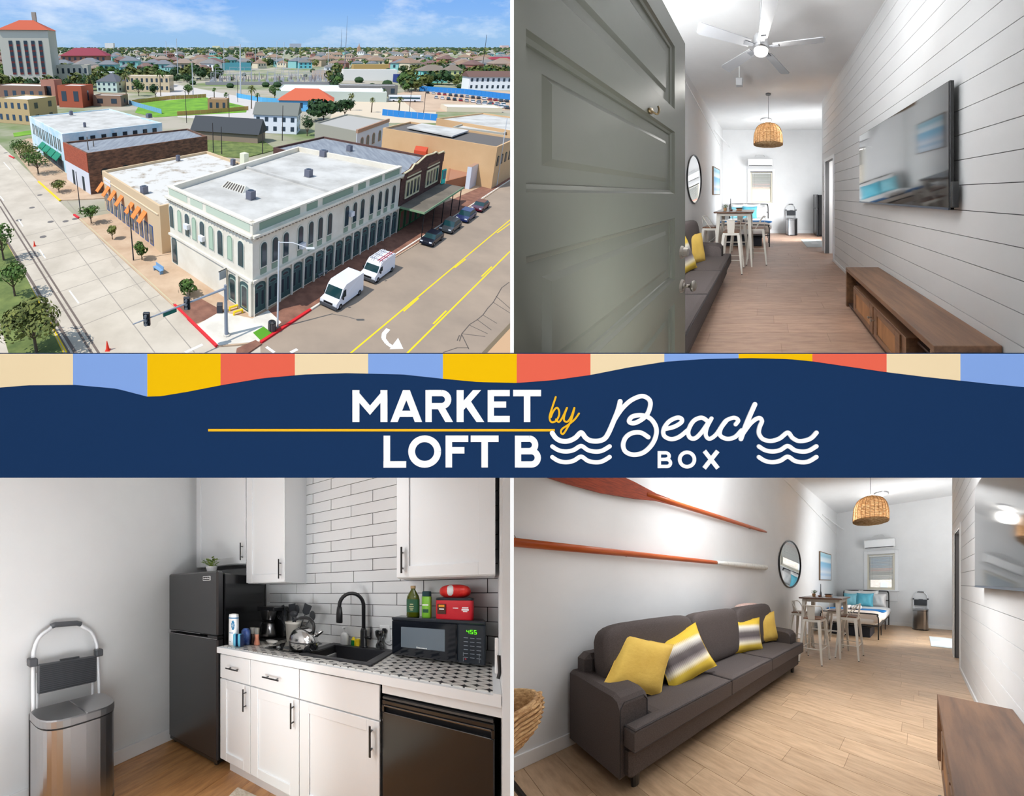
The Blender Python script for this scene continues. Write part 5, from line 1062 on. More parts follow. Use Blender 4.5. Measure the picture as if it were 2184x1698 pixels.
# throw over the sofa back
t = Thing(D, 'knitted_throw', 'pale pink knitted throw over the far end of the sofa back', 'throw', (.22, 3.5, 1.0)); PK = mat('pink_knit', (226, 196, 186), .95, noise=(70, (1, 1, 1), (206, 168, 158), .4, .6), bump=(90, .5, (1, 1, 1)))
t.one(MB().soft((0, 0, -.06), (.24, .50, .22), .6, 24, 12), PK, True)
# rattan chair at the lower left
cx_, cy_ = [float(v) for v in D.at(1092, 1570, Z=.55)[:2]]
cx_, cy_ = .30, .74
t = Thing(D, 'rattan_chair', 'edge of a round woven rattan chair at the left of the lower right view', 'chair', (cx_, cy_, 0), clip=True)
t.part('shell', MB().lathe([(0, .30), (.12, .31), (.22, .36), (.29, .45), (.31, .56), (.30, .64), (.285, .64), (.29, .56), (.27, .46), (.2, .38), (0, .32)], n=36), RATT, smooth=True)
bd = MB()
for j in range(10):
    z_ = .34+.03*j; r_ = float(np.interp(z_, [.30, .36, .45, .56, .64], [.15, .22, .29, .312, .305]))
    bd.tube([((r_+.012*(k % 2))*cos(k*pi/22), (r_+.012*(k % 2))*sin(k*pi/22), z_+.006*(k % 3)) for k in range(44)], .012, 5, True)
t.part('woven_strand', bd, RATT, kind='stuff')
for k in range(4): a_ = pi/4+k*pi/2; t.part('leg', MB().cyl((.14*cos(a_), .14*sin(a_), .33), (.33*cos(a_), .33*sin(a_), 0), .012, n=8), BLACK)
# ------------------------------------------------------------------ the town (upper left opening)
T_ = TOWN
def G(px, py, Z=0): p = T_.at(px, py, Z=Z); return (float(p[0]), float(p[1]))
def zat(P, py):
    """Height at ground point P that shows at picture row py."""
    d0 = T_.R @ (np.array([P[0], P[1], 0])-T_.eye); dz = T_.R[:, 2]; k = (T_.cy-py)/T_.f
    return float((k*d0[1]-d0[2])/(dz[2]-k*dz[1]))
def onf(px, py, A_, B_):
    p = T_.onto(px, py, (A_[0], A_[1], 0), (B_[0]-A_[0], B_[1]-A_[1], 0)); L = hypot(B_[0]-A_[0], B_[1]-A_[1])
    return ((p[0]-A_[0])*(B_[0]-A_[0])+(p[1]-A_[1])*(B_[1]-A_[1]))/L, float(p[2])
def cm_(n, c, r=.8, nz=None, **k): return mat(n, c, r, noise=nz, **k)
asph = cm_('asphalt', (170, 150, 130), .9, (.12, (1, 1, 1), (146, 130, 114), .3, .7)); conc = cm_('street_concrete', (206, 194, 176), .9, (.2, (1, 1, 1), (184, 172, 154), .35, .7))
walk = cm_('tan_sidewalk', (206, 178, 148), .9, (.3, (1, 1, 1), (184, 152, 122), .35, .7)); brickp = cm_('brick_paving', (150, 104, 84), .9, (.8, (1, 1, 1), (122, 82, 66), .35, .65))
lightc = cm_('pale_concrete', (226, 220, 206), .9, (.5, (1, 1, 1), (212, 204, 190), .4, .6)); ground = cm_('town_ground', (176, 166, 148), .95, (.02, (1, 1, 1), (112, 128, 74), .42, .62))
grass = cm_('grass', (124, 172, 40), .95, (.15, (1, 1, 1), (92, 140, 34), .35, .65)); grassd = cm_('rough_grass', (122, 134, 70), .95, (.4, (1, 1, 1), (84, 100, 48), .35, .65)); dirt = cm_('dirt_lot', (206, 178, 150), .95, (.08, (1, 1, 1), (186, 158, 132), .35, .65))
YP = cm_('road_yellow', (246, 206, 20), .8); WP = cm_('road_white', (244, 244, 240), .8); RP = cm_('kerb_red', (214, 24, 34), .7)
def slab(name, pts, m, z0, z1, kind='structure', label=None, cat=None, group=None):
    c = np.mean(pts, axis=0); t = Thing(T_, name, label, cat, (c[0], c[1], 0), kind=kind, group=group)
    t.one(MB().prism([(p[0]-c[0], p[1]-c[1]) for p in pts], z0, z1), m); return t
slab('ground_town', [(-6000, 20), (6000, 20), (9000, 14000), (-9000, 14000)], ground, -.6, -.06)
slab('road_main_street', [G(462, 741), G(365, 650), G(165, 465), G(100, 405), G(40, 345), G(0, 308), G(-60, 270), G(-400, 430), G(-300, 900), G(700, 900), G(560, 735)], conc, -.2, 0)
slab('road_side_street', [G(555, 733), G(660, 663), G(890, 521), G(1088, 386), G(1180, 330), G(1500, 480), G(1500, 1100), G(560, 900)], asph, -.2, .004)
C0, C1 = G(462, 741), G(553, 733); sw = [G(365, 650), G(165, 465)]
slab('pavement_market_block', [C0, G(365, 650), G(255, 548), G(168, 468), G(330, 440), G(1088, 300), G(1160, 330), G(1088, 386), G(890, 521), G(660, 663), C1], walk, -.1, .12)
slab('pavement_far_block', [G(128, 428), G(82, 388), G(40, 335), G(24, 310), G(60, 296), G(240, 300), G(330, 415), G(200, 425)], walk, -.1, .12)
slab('pavement_brick', [G(572, 722), G(660, 660), G(890, 519), G(1088, 384), G(1088, 372), G(840, 482), G(545, 682), G(520, 700)], brickp, .0, .14)
slab('pavement_brick_corner', [G(372, 655), G(430, 640), G(480, 668), G(415, 694)], brickp, .0, .145)
slab('pavement_corner', [G(418, 697), G(470, 667), G(538, 682), G(572, 664), G(600, 690), G(552, 731), G(463, 739)], lightc, .0, .15)
slab('pavement_crossing_brick', [G(505, 746), G(545, 728), G(558, 736), G(500, 775)], brickp, .0, .16)
slab('lawn_corner', [G(540, 713), G(562, 700), G(580, 714), G(556, 729)], mat('grass_bright', (86, 150, 30), .95), .0, .2, 'stuff', 'small square of green grass at the street corner', 'grass')
def strip(name, a, b, w, m, h=.02, lab=None, cat=None, kind='structure'):
    """Painted or raised strip between ground points."""
    mb = MB(); pts = [a, b] if not isinstance(a, list) else a; w = b if isinstance(a, list) else w
    c = pts[0]
    for i in range(len(pts)-1):
        (x0_, y0_), (x1_, y1_) = pts[i], pts[i+1]; L = hypot(x1_-x0_, y1_-y0_); nx, ny = -(y1_-y0_)/L*w/2, (x1_-x0_)/L*w/2
        mb.prism([(x0_+nx-c[0], y0_+ny-c[1]), (x1_+nx-c[0], y1_+ny-c[1]), (x1_-nx-c[0], y1_-ny-c[1]), (x0_-nx-c[0], y0_-ny-c[1])], 0, h)
    t = Thing(T_, name, lab, cat, (c[0], c[1], 0), kind=kind); t.one(mb, m); return t
strip('kerb_red_left', G(372, 652), G(463, 741), .28, RP, .2); strip('kerb_red_right', G(556, 732), G(662, 662), .28, RP, .2); strip('kerb_red_gap', G(158, 459), G(168, 466), .35, RP, .2); strip('kerb_red_far', G(20, 333), G(30, 338), .4, RP, .2)
strip('kerb_yellow', G(82, 388), G(128, 429), .32, YP, .2); strip('kerb_right', G(664, 661), G(1088, 385), .22, lightc, .18); strip('kerb_left', G(370, 650), G(170, 467), .18, cm_('kerb_tan', (200, 184, 150)), .18)
strip('road_line_solid_left', G(740, 760), G(1088, 469), .16, YP, .012); strip('road_line_solid_right', G(862, 760), G(1088, 536), .16, YP, .012)
for i, (a, b) in enumerate((((861, 664), (893, 636)), ((970, 571), (993, 553)), ((924, 691), (952, 663)), ((1027, 590), (1049, 569)), ((1060, 497), (1088, 477)))): strip('road_line_dash_%d' % i, G(*a), G(*b), .16, YP, .013)
for i, (a, b) in enumerate((((148, 620), (168, 647)), ((84, 532), (97, 551)), ((8, 346), (22, 362)), ((0, 418), (8, 428)), ((40, 469), (49, 483)))): strip('road_dash_white_%d' % i, G(*a), G(*b), .16, WP, .012)
strip('road_stop_line', G(395, 752), G(432, 735), .3, WP, .014); strip('road_mark_white', G(568, 740), G(585, 752), .3, WP, .014); strip('road_mark_white_right', G(620, 752), G(634, 745), .3, WP, .014)
for i, (a, b) in enumerate((((0, 425), (215, 760)), ((0, 440), (200, 760)), ((0, 490), (165, 760)), ((0, 505), (150, 760)))): strip('rail_groove_%d' % i, G(*a), G(*b), .22 if i < 2 else .3, cm_('rail_groove', (112, 98, 88)), .01)
for i, (a, b) in enumerate((((8, 520), (135, 752)), ((14, 520), (142, 752)), ((0, 630), (52, 752)))): strip('road_edge_yellow_%d' % i, G(*a), G(*b), .15 if i < 2 else .3, YP, .016)
slab('median_lawn', [G(-60, 440), G(0, 495), G(60, 600), G(130, 745), G(170, 830), G(40, 830), G(0, 690), G(-60, 560)], grassd, -.1, .05)
for i, t_ in enumerate((.08, .2, .33, .47, .62, .78, .93)):
    a = (G(365, 650)[0]*(1-t_)*1+G(165, 465)[0]*t_, G(365, 650)[1]*(1-t_)+G(165, 465)[1]*t_); strip('road_joint_%d' % i, a, (a[0]-9.6, a[1]-8.4), .09, cm_('joint_grey', (158, 148, 136)), .006)
for i, (a, b) in enumerate((((60, 330), (415, 752)), ((20, 345), (330, 752)))): strip('road_joint_long_%d' % i, G(*a), G(*b), .1, cm_('joint_grey', (158, 148, 136)), .007)
for i, (px, py, r_) in enumerate(((300, 600, 1.6), (250, 560, 1.2), (330, 680, 1.3), (180, 500, 1.5))): slab('road_stain_%d' % i, [(G(px, py)[0]+r_*(.7+.3*sin(3*a))*cos(a), G(px, py)[1]+r_*1.4*(.8+.2*cos(5*a))*sin(a)) for a in np.linspace(0, 2*pi, 15)[:-1]], cm_('road_stain', (190, 178, 160)), 0, .004)
# turn arrow
A0 = [(828, 702), (819, 712), (818, 722), (826, 733), (838, 741)]
strip('road_arrow_shaft', [G(*p) for p in A0], .42, None, WP, .014)
slab('road_arrow_head', [G(831, 745), G(860, 744), G(849, 721)], WP, 0, .015)
for i, pts in enumerate(([(1086, 602), (1070, 614), (1062, 628), (1052, 645), (1040, 658), (1030, 672)], [(1030, 672), (1018, 682), (1002, 692), (985, 712), (980, 728)], [(1052, 645), (1088, 668)], [(1058, 632), (1090, 660)], [(1030, 672), (1060, 690)], [(1002, 694), (1040, 712)], [(985, 712), (1035, 718)], [(985, 714), (1000, 745)], [(980, 715), (975, 727)], [(945, 752), (975, 742), (1000, 742)], [(1018, 682), (1048, 704)])):
    strip('road_crack_%d' % i, [G(*p) for p in pts], .09, None, cm_('tar_crack', (92, 82, 74)), .008)
strip('kerb_far_right', G(1030, 760), G(1095, 690), .5, cm_('kerb_stain', (120, 104, 80)), .06); slab('pavement_right', [G(1034, 760), G(1095, 694), G(1300, 600), G(1300, 900), G(1100, 900)], cm_('side_tan', (196, 158, 120)), 0, .1)
for i, (px, py) in enumerate(((40, 470), (68, 443), (108, 473), (140, 472), (92, 505), (12, 326), (160, 467), (85, 416))): slab('road_patch_%d' % i, [(G(px, py)[0]+.5*cos(a), G(px, py)[1]+.5*sin(a)) for a in np.linspace(0, 2*pi, 9)[:-1]], cm_('manhole', (110, 104, 100)), 0, .01)

# ---- buildings
GLASS = mat('window_dark_glass', (46, 58, 66), .12, spec=.7); FRC = cm_('window_frame_cream', (226, 222, 206)); FRD = cm_('window_frame_dark', (40, 48, 48))
def facade(t, A_, B_, items, o, name='window'):
    """items: (s, z0, z1, w, arch, frame material, pane material, proud) on the wall from A_ to B_ (outside on the right of A->B)."""
    L = hypot(B_[0]-A_[0], B_[1]-A_[1]); dx, dy = (B_[0]-A_[0])/L, (B_[1]-A_[1])/L; nx, ny = dy, -dx
    P = lambda s, out, z: (A_[0]+dx*s+nx*out-o[0], A_[1]+dy*s+ny*out-o[1], z)
    for (s, z0, z1, w, arch, fm, pm, pr) in items:
        def ring(w_, z0_, z1_):
            q = [(s-w_/2, z0_), (s+w_/2, z0_)]
            if arch: q += [(s+w_/2*cos(a), z1_-w_*arch+w_*arch*sin(a)) for a in np.linspace(0, pi, 7)]
            else: q += [(s+w_/2, z1_), (s-w_/2, z1_)]
            return q
        mb = MB(); q = ring(w, z0, z1); n = len(q)
        mb.add([P(x, pr, z) for x, z in q]+[P(x, -.05, z) for x, z in q], [tuple(range(n)), tuple(range(n, 2*n))[::-1]]+[(i, i+n, (i+1) % n+n, (i+1) % n) for i in range(n)])
        f = t.part(name, mb, fm)
        if pm:
            fr_ = .10*w+.02; q = ring(w-2*fr_, z0+fr_, z1-fr_); n = len(q); mb = MB()
            mb.add([P(x, pr+.015, z) for x, z in q]+[P(x, pr-.02, z) for x, z in q], [tuple(range(n)), tuple(range(n, 2*n))[::-1]]+[(i, i+n, (i+1) % n+n, (i+1) % n) for i in range(n)])
            t.part('pane', mb, pm, parent=f)
def wallbox(t, A_, B_, s0, s1, z0, z1, out0, out1, m, o, name, lab=None, parent=None):
    L = hypot(B_[0]-A_[0], B_[1]-A_[1]); dx, dy = (B_[0]-A_[0])/L, (B_[1]-A_[1])/L; nx, ny = dy, -dx
    Q = [(A_[0]+dx*s+nx*u-o[0], A_[1]+dy*s+ny*u-o[1]) for s, u in ((s0, out0), (s1, out0), (s1, out1), (s0, out1))]
    return t.part(name, MB().prism(Q, z0, z1), m, label=lab, parent=parent)
def shrink(P, d):
    P = [np.array(p) for p in P]; n = len(P); ar = sum(P[i][0]*P[(i+1) % n][1]-P[(i+1) % n][0]*P[i][1] for i in range(n)); sg = 1 if ar > 0 else -1; out = []
    for i in range(n):
        a = P[i]-P[i-1]; b = P[(i+1) % n]-P[i]; n1 = sg*np.array([-a[1], a[0]])/np.linalg.norm(a); n2 = sg*np.array([-b[1], b[0]])/np.linalg.norm(b); k = (n1+n2)/(1+n1 @ n2); out.append(tuple(P[i]+k*d))
    return out
def block(name, label, P, h, wm, rm, par=.6, cat='building', parw=.35):
    """Flat-roofed building on footprint P (world of the town), with parapet."""
    c = np.mean(P, axis=0); t = Thing(T_, name, label, cat, (c[0], c[1], 0)); Q = [(p[0]-c[0], p[1]-c[1]) for p in P]
    t.part('walls', MB().prism(Q, 0, h-par), wm); t.part('roof', MB().prism(shrink(Q, .02), h-par, h-par+.05), rm)
    if par > 0:
        I = shrink(Q, parw); n = len(Q); vs = [(x, y, h-par) for x, y in Q]+[(x, y, h) for x, y in Q]+[(x, y, h) for x, y in I]+[(x, y, h-par) for x, y in I]
        ar = sum(Q[i][0]*Q[(i+1) % n][1]-Q[(i+1) % n][0]*Q[i][1] for i in range(n)); fs = []
        for j in range(3):
            for i in range(n):
                f = (j*n+i, j*n+(i+1) % n, (j+1)*n+(i+1) % n, (j+1)*n+i); fs.append(f if ar > 0 else f[::-1])
        t.part('parapet', MB().add(vs, fs), wm)
    return t, c
def para(a, b, c): return [a, b, c, (a[0]+c[0]-b[0], a[1]+c[1]-b[1])]
ROOFW = cm_('white_roof', (206, 203, 196), .8, (.22, (1, 1, 1), (172, 168, 160), .4, .7)); ROOFS = cm_('stained_white_roof', (212, 208, 200), .8, (.5, (1, 1, 1), (150, 132, 108), .52, .7)); ROOFG = cm_('grey_metal_roof', (150, 154, 158), .6, (.5, (3, .3, 1), (128, 132, 138), .4, .6))
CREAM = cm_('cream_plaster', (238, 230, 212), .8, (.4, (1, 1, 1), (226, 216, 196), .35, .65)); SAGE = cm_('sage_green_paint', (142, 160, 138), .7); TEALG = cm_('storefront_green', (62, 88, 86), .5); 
def unit(px, py, Z, s=1.0, label='grey rooftop condenser unit', h=1.1):
    x_, y_ = G(px, py, Z); t = Thing(T_, 'rooftop_unit', label, 'rooftop unit', (x_, y_, Z), rot=pi/4)
    t.part('case', MB().cbox((-.45*s, -.45*s, .05), (.45*s, .45*s, h), .05), cm_('unit_grey', (108, 108, 118), .5)); t.part('fan_grille', MB().cyl((0, 0, h), (0, 0, h+.03), .36*s, n=16), BLACK); t.part('foot', MB().box((-.5*s, -.5*s, 0), (.5*s, .5*s, .06)), cm_('unit_foot', (150, 150, 150)))
# corner building
N_, R_, B_, L_ = (-.25, 41.0), (21.3, 63.0), (7.5, 76.6), (-10.9, 53.4); hM = 10.5
mt, mo = block('corner_building', 'two-storey cream and green corner building with arched windows and white roof', [N_, R_, B_, L_], hM, CREAM, ROOFW, .8, parw=.45)
for A_, Bb, side in ((N_, R_, 'r'), (L_, N_, 'l')):
    L = hypot(Bb[0]-A_[0], Bb[1]-A_[1])
    wallbox(mt, A_, Bb, -.2, L+.2, 9.05, 9.3, 0, .45, CREAM, mo, 'cornice'); wallbox(mt, A_, Bb, -.1, L+.1, 8.75, 9.05, 0, .22, CREAM, mo, 'cornice_moulding'); wallbox(mt, A_, Bb, -.1, L+.1, 4.05, 4.3, 0, .25, CREAM, mo, 'belt_course'); wallbox(mt, A_, Bb, 0, L, 10.4, 10.58, -.5, .1, CREAM, mo, 'coping')
    ml = MB(); nB = int(L/.55); dx, dy = (Bb[0]-A_[0])/L, (Bb[1]-A_[1])/L; nx, ny = dy, -dx
    for i in range(nB):
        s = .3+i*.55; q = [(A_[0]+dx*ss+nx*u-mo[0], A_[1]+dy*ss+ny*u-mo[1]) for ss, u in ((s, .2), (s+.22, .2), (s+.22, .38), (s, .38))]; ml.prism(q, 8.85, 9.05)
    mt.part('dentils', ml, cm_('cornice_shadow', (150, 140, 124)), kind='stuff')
LR = hypot(R_[0]-N_[0], R_[1]-N_[1]); LL = hypot(L_[0]-N_[0], L_[1]-N_[1])
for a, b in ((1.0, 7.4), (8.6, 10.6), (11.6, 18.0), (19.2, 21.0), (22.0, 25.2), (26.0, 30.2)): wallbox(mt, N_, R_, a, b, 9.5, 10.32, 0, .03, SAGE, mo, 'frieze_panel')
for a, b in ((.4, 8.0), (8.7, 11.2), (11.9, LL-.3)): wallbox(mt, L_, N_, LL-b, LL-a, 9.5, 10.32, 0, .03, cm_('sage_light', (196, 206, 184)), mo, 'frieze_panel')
it = []; ys = {562: 530, 585: 520}
for px in (562, 586, 609, 640, 662, 682, 702, 738, 755, 771, 791, 808, 822, 837):
    s, _ = onf(px, 560-(px-540)*.42, N_, R_); it.append((s, 5.2, 8.2, 1.15, .5, FRC, None, .06)); it.append((s, 5.35, 8.05, .85, .5, TEALG, GLASS, .09)); wallbox(mt, N_, R_, s-.45, s+.45, 4.5, 5.15, 0, .05, SAGE, mo, 'spandrel_panel')
facade(mt, N_, R_, it, mo)
it = []
for px, dark in ((367, 1), (384, 0), (400, 1), (415, 0), (432, 1), (451, 0), (470, 1), (491, 0), (514, 1)):
    s, _ = onf(px, 470+(px-367)*.42, L_, N_)
    it.append((s, 5.1, 8.2, 1.15, .45, FRC, None, .05)); it.append((s, 5.2, 8.05, .9, .45, TEALG if dark else SAGE, GLASS if dark else cm_('sage_blank', (178, 198, 172)), .08))
facade(mt, L_, N_, it, mo)
it = []
nb = 15; gap_ = LR/nb
for i in range(nb):
    s = gap_*(i+.5); it.append((s, .25, 3.75, gap_-.2, .28, TEALG, None, .02)); 
    for q in (-.24, .24): it.append((s+q*gap_*.9, .9, 2.7, .52, 0, cm_('door_green', (92, 118, 114)), GLASS, .03))
    it.append((s, 2.95, 3.5, gap_-.8, .3, cm_('door_green', (92, 118, 114)), GLASS, .03))
facade(mt, N_, R_, it, mo, 'storefront_bay')
for i in range(nb+1): wallbox(mt, N_, R_, max(.05, gap_*i-.12), min(LR, gap_*i+.12), 0, 4.05, 0, .22, CREAM, mo, 'pilaster')
it = []
for s in (LL-1.3, LL-3.3): it += [(s, .3, 3.6, 1.5, .3, TEALG, None, .04), (s, .5, 3.2, 1.1, .2, cm_('door_sage', (150, 170, 156)), GLASS, .07)]
it.append((.9, .3, 3.8, 1.2, .3, TEALG, GLASS, .05)); facade(mt, L_, N_, it, mo, 'arched_door')
for s in (LL-.2, LL-2.3, LL-4.4): wallbox(mt, L_, N_, s-.2, s+.2, 0, 4.05, 0, .25, CREAM, mo, 'pilaster')
X1, X2 = (-1.4, 64.9), (10.3, 52.0); dvx = MB(); dx, dy = X2[0]-X1[0], X2[1]-X1[1]; L = hypot(dx, dy); nx, ny = -dy/L*.2, dx/L*.2; dvx.prism([(X1[0]+nx-mo[0], X1[1]+ny-mo[1]), (X2[0]+nx-mo[0], X2[1]+ny-mo[1]), (X2[0]-nx-mo[0], X2[1]-ny-mo[1]), (X1[0]-nx-mo[0], X1[1]-ny-mo[1])], 9.7, 10.05); mt.part('fire_wall', dvx, ROOFW)
sk = Thing(T_, 'skylight', 'long ribbed skylight on the white roof', 'skylight', (*G(505, 402, 9.75), 9.75), rot=radians(-45)); sk.part('ridge_roof', MB().add([(-2, -.9, 0), (2, -.9, 0), (2, .9, 0), (-2, .9, 0), (-1.7, 0, .7), (1.7, 0, .7)], [(0, 1, 5, 4), (2, 3, 4, 5), (1, 2, 5), (3, 0, 4), (0, 3, 2, 1)]), cm_('skylight_cream', (214, 210, 196)))
for i in range(8): sk.part('glass_bar', MB().add([(-1.7+.48*i, -.88, .03), (-1.5+.48*i, -.88, .03), (-1.4+.42*i, -.12, .62), (-1.55+.42*i, -.12, .62), (-1.7+.48*i, -.92, .06), (-1.5+.48*i, -.92, .06), (-1.4+.42*i, -.16, .67), (-1.55+.42*i, -.16, .67)], [(4, 5, 6, 7), (0, 4, 7, 3), (1, 2, 6, 5), (0, 1, 5, 4), (3, 7, 6, 2)]), cm_('skylight_dark', (92, 84, 78)))
unit(535, 425, 9.75, 1, 'grey condenser unit near the skylight on the corner building roof'); unit(658, 377, 9.75, 1, 'grey condenser unit right of the fire wall on the white roof'); unit(690, 334, 9.75, 1.15, 'dark condenser unit at the back edge of the white roof')
t = Thing(T_, 'roof_chimney', 'cream and yellow square chimney where the two white roofs meet', 'chimney', (*G(521, 352, 9.7), 9.7), rot=pi/4); t.part('stack', MB().cbox((-.5, -.5, 0), (.5, .5, 1.9), .03), cm_('chimney_cream', (228, 226, 196))); t.part('yellow_side', MB().box((.49, -.45, 0), (.53, .45, 1.8)), cm_('chimney_yellow', (206, 212, 120)))
for i, (px, py, w) in enumerate(((402, 482, 1), (434, 507, 1), (641, 522, 1), (746, 455, 0))):
    A_, Bb = (L_, N_) if w and px < 500 else (N_, R_); s, z = onf(px, py, A_, Bb); wallbox(mt, A_, Bb, s-.4, s+.4, z-.3, z+.3, 0, .5, cm_('window_unit', (228, 228, 230)), mo, 'window_air_conditioner')
t = Thing(T_, 'hanging_sign', 'blank grey square sign hanging from the corner building wall', 'sign', (*G(468, 600, 3.0), 3.0), rot=radians(45)); t.part('bracket', MB().box((-.1, -.03, 1.1), (1.2, .03, 1.18)), BLACK); t.part('sign_board', MB().cbox((0, -.05, .1), (.95, .05, 1.05), .02), cm_('sign_grey', (176, 182, 186)))
# tan shop with orange awnings
BEI = cm_('beige_stucco', (214, 186, 148)); tb_, to = block('shop_building', 'low beige shop building with seven orange awnings and a stained white roof', [(-26.0, 73.4), (-12.6, 55.7), (-2.3, 64.2), (-1.9, 78.0), (-9.7, 88.4)], 7.0, BEI, ROOFS, .5)
A_, Bb = (-26.0, 73.4), (-12.6, 55.7); L = hypot(Bb[0]-A_[0], Bb[1]-A_[1]); d_ = ((Bb[0]-A_[0])/L, (Bb[1]-A_[1])/L); n_ = (d_[1], -d_[0])
ORG = cm_('awning_orange', (238, 138, 62), .8)
for i, px in enumerate((220, 233, 246, 261, 283, 297, 310)):
    s, z = onf(px, 400+(px-220)*.62, A_, Bb); q = lambda ss, u, zz: (A_[0]+d_[0]*ss+n_[0]*u-to[0], A_[1]+d_[1]*ss+n_[1]*u-to[1], zz)
    z = 4.9; vs = [q(s-.62, 0, z), q(s+.62, 0, z), q(s+.62, 1.2, z-1.4), q(s-.62, 1.2, z-1.4), q(s-.62, 0, z-.1), q(s+.62, 0, z-.1), q(s+.62, 1.15, z-1.5), q(s-.62, 1.15, z-1.5)]
    tb_.part('awning', MB().add(vs, [(0, 3, 2, 1), (4, 5, 6, 7), (3, 7, 6, 2), (0, 4, 7, 3), (1, 2, 6, 5)]), ORG, label='orange fabric awning')
BLUP = cm_('blue_paint', (44, 84, 150), .6)
facade(tb_, A_, Bb, [(1.5+1.75*i, .3, 3.3, 1.2, 0, BLUP, GLASS, .05) for i in range(11)], to, 'shopfront'); wallbox(tb_, A_, Bb, .6, L-.5, 5.6, 5.75, 0, .12, cm_('beige_light', (232, 210, 176)), to, 'trim_band')
s, _ = onf(230, 395, A_, Bb); wallbox(tb_, A_, Bb, s-1.5, s+1.5, 5.0, 6.1, 0, .08, cm_('sign_panel_white', (230, 226, 226)), to, 'sign_panel')
unit(308, 412, 6.6, 1, 'dark condenser unit at the front of the shop roof'); unit(497, 352, 6.6, .8, 'small grey condenser unit at the back of the shop roof'); unit(380, 343, 6.6, .7, 'small grey vent box at the left of the shop roof')
# red brick, light blue buildings
RBR = cm_('orange_brick', (176, 84, 50), .85, (2, (1, 1, 3), (150, 68, 40), .4, .6)); DBR = cm_('old_brown_brick', (134, 96, 74), .9, (.8, (1, 1, 3), (88, 66, 54), .4, .62)); 
P = [(-39.8, 91.4), (-31.2, 81.2), (-10.6, 98.0), (-16.3, 107.5)]; t, o = block('brick_warehouse', 'brown brick warehouse with grey roof and orange upper front', P, 8.2, DBR, ROOFG, .4)
wallbox(t, P[0], P[1], 0, 13.3, 4.4, 8.2, 0, .1, RBR, o, 'upper_front'); wallbox(t, P[0], P[1], 0, 13.3, 0, 4.4, 0, .08, cm_('white_grubby_wall', (216, 216, 220)), o, 'lower_front'); facade(t, P[0], P[1], [(4.5, .1, 3.2, 1.2, 0, FRD, None, .1), (10, .1, 3.0, 1.2, 0, FRD, None, .1)], o, 'doorway'); facade(t, P[1], P[2], [(3+4.2*i, 3.6, 4.8, 1.4, .3, FRD, None, .04) for i in range(6)], o)
P = [(-61.6, 122.0), (-41.9, 96.1), (-23.2, 111.1), (-44.5, 137.5)]; LBL = cm_('pale_blue_mural', (178, 214, 226), .8, (.25, (1, 1, 1), (226, 234, 236), .4, .6)); t, o = block('blue_building', 'pale blue and white building with teal awnings and bright white roof', P, 9.0, LBL, ROOFW, .3)
facade(t, P[0], P[1], [(3.2+3.6*(i//2)+1.5*(i % 2), 4.6, 7.4, .8, 0, FRD, GLASS, .05) for i in range(16)], o); facade(t, P[1], P[2], [(4+2.55*i, 6.7, 7.9, 1.1, 0, FRD, GLASS, .05) for i in range(8)], o)
TLA = cm_('awning_teal', (20, 136, 104), .8)
for s in (14.0, 18.6, 23.2, 27.8):
    L = hypot(P[1][0]-P[0][0], P[1][1]-P[0][1]); d_ = ((P[1][0]-P[0][0])/L, (P[1][1]-P[0][1])/L); n_ = (d_[1], -d_[0]); q = lambda ss, u, zz: (P[0][0]+d_[0]*ss+n_[0]*u-o[0], P[0][1]+d_[1]*ss+n_[1]*u-o[1], zz)
    vs = [q(s-2, 0, 4), q(s+2, 0, 4), q(s+2, 1.3, 2.7), q(s-2, 1.3, 2.7), q(s-2, 0, 3.9), q(s+2, 0, 3.9), q(s+2, 1.2, 2.5), q(s-2, 1.2, 2.5)]; t.part('awning', MB().add(vs, [(0, 3, 2, 1), (4, 5, 6, 7), (3, 7, 6, 2), (0, 4, 7, 3), (1, 2, 6, 5)]), TLA, label='teal awning')
wallbox(t, P[0], P[1], 12, 31, 0, 2.6, 0, .06, cm_('shop_dark', (60, 64, 66)), o, 'shopfront'); unit(318, 251, 9, 1.4, 'dark condenser unit on the bright white roof, right end'); unit(152, 245, 9, .9, 'small dark vent on the bright white roof, left side'); unit(181, 271, 8.8, .6, 'small black vent at the front of the bright white roof')
# chocolate brick building with canopy
CHO = cm_('chocolate_brick', (98, 66, 56), .85, (1.5, (1, 1, 3), (82, 54, 46), .4, .6)); P = [(21.5, 63.2), (32.5, 75.3), (14.8, 95.5), (3.5, 84.5)]; CRT = cm_('cream_trim', (222, 208, 168))
t, o = block('brown_brick_building', 'chocolate brick building with cream windows and scalloped parapet', P, 8.6, CHO, ROOFG, .4); A_, Bb = P[0], P[1]; L = hypot(Bb[0]-A_[0], Bb[1]-A_[1]); d_ = ((Bb[0]-A_[0])/L, (Bb[1]-A_[1])/L); n_ = (d_[1], -d_[0]); q = lambda ss, u, zz: (A_[0]+d_[0]*ss+n_[0]*u-o[0], A_[1]+d_[1]*ss+n_[1]*u-o[1], zz)
prof = [(0, 8.6), (.5, 9.2), (3, 9.4), (4, 10.0), (5, 9.9), (L/2, 10.6), (L-5, 10.4), (L-4, 10.5), (L-3, 10.0), (L-.6, 10.0), (L, 9.6)]; nP = len(prof); 
pz_ = [q(s, .12, z) for s, z in prof]+[q(L, .12, 8.2), q(0, .12, 8.2)]; pb = [q(s, -.3, z) for s, z in prof]+[q(L, -.3, 8.2), q(0, -.3, 8.2)]; m_ = len(pz_); t.part('scalloped_parapet', MB().add(pz_+pb, [tuple(range(m_))[::-1], tuple(range(m_, 2*m_))]+[(i, (i+1) % m_, (i+1) % m_+m_, i+m_) for i in range(m_)]), CHO)
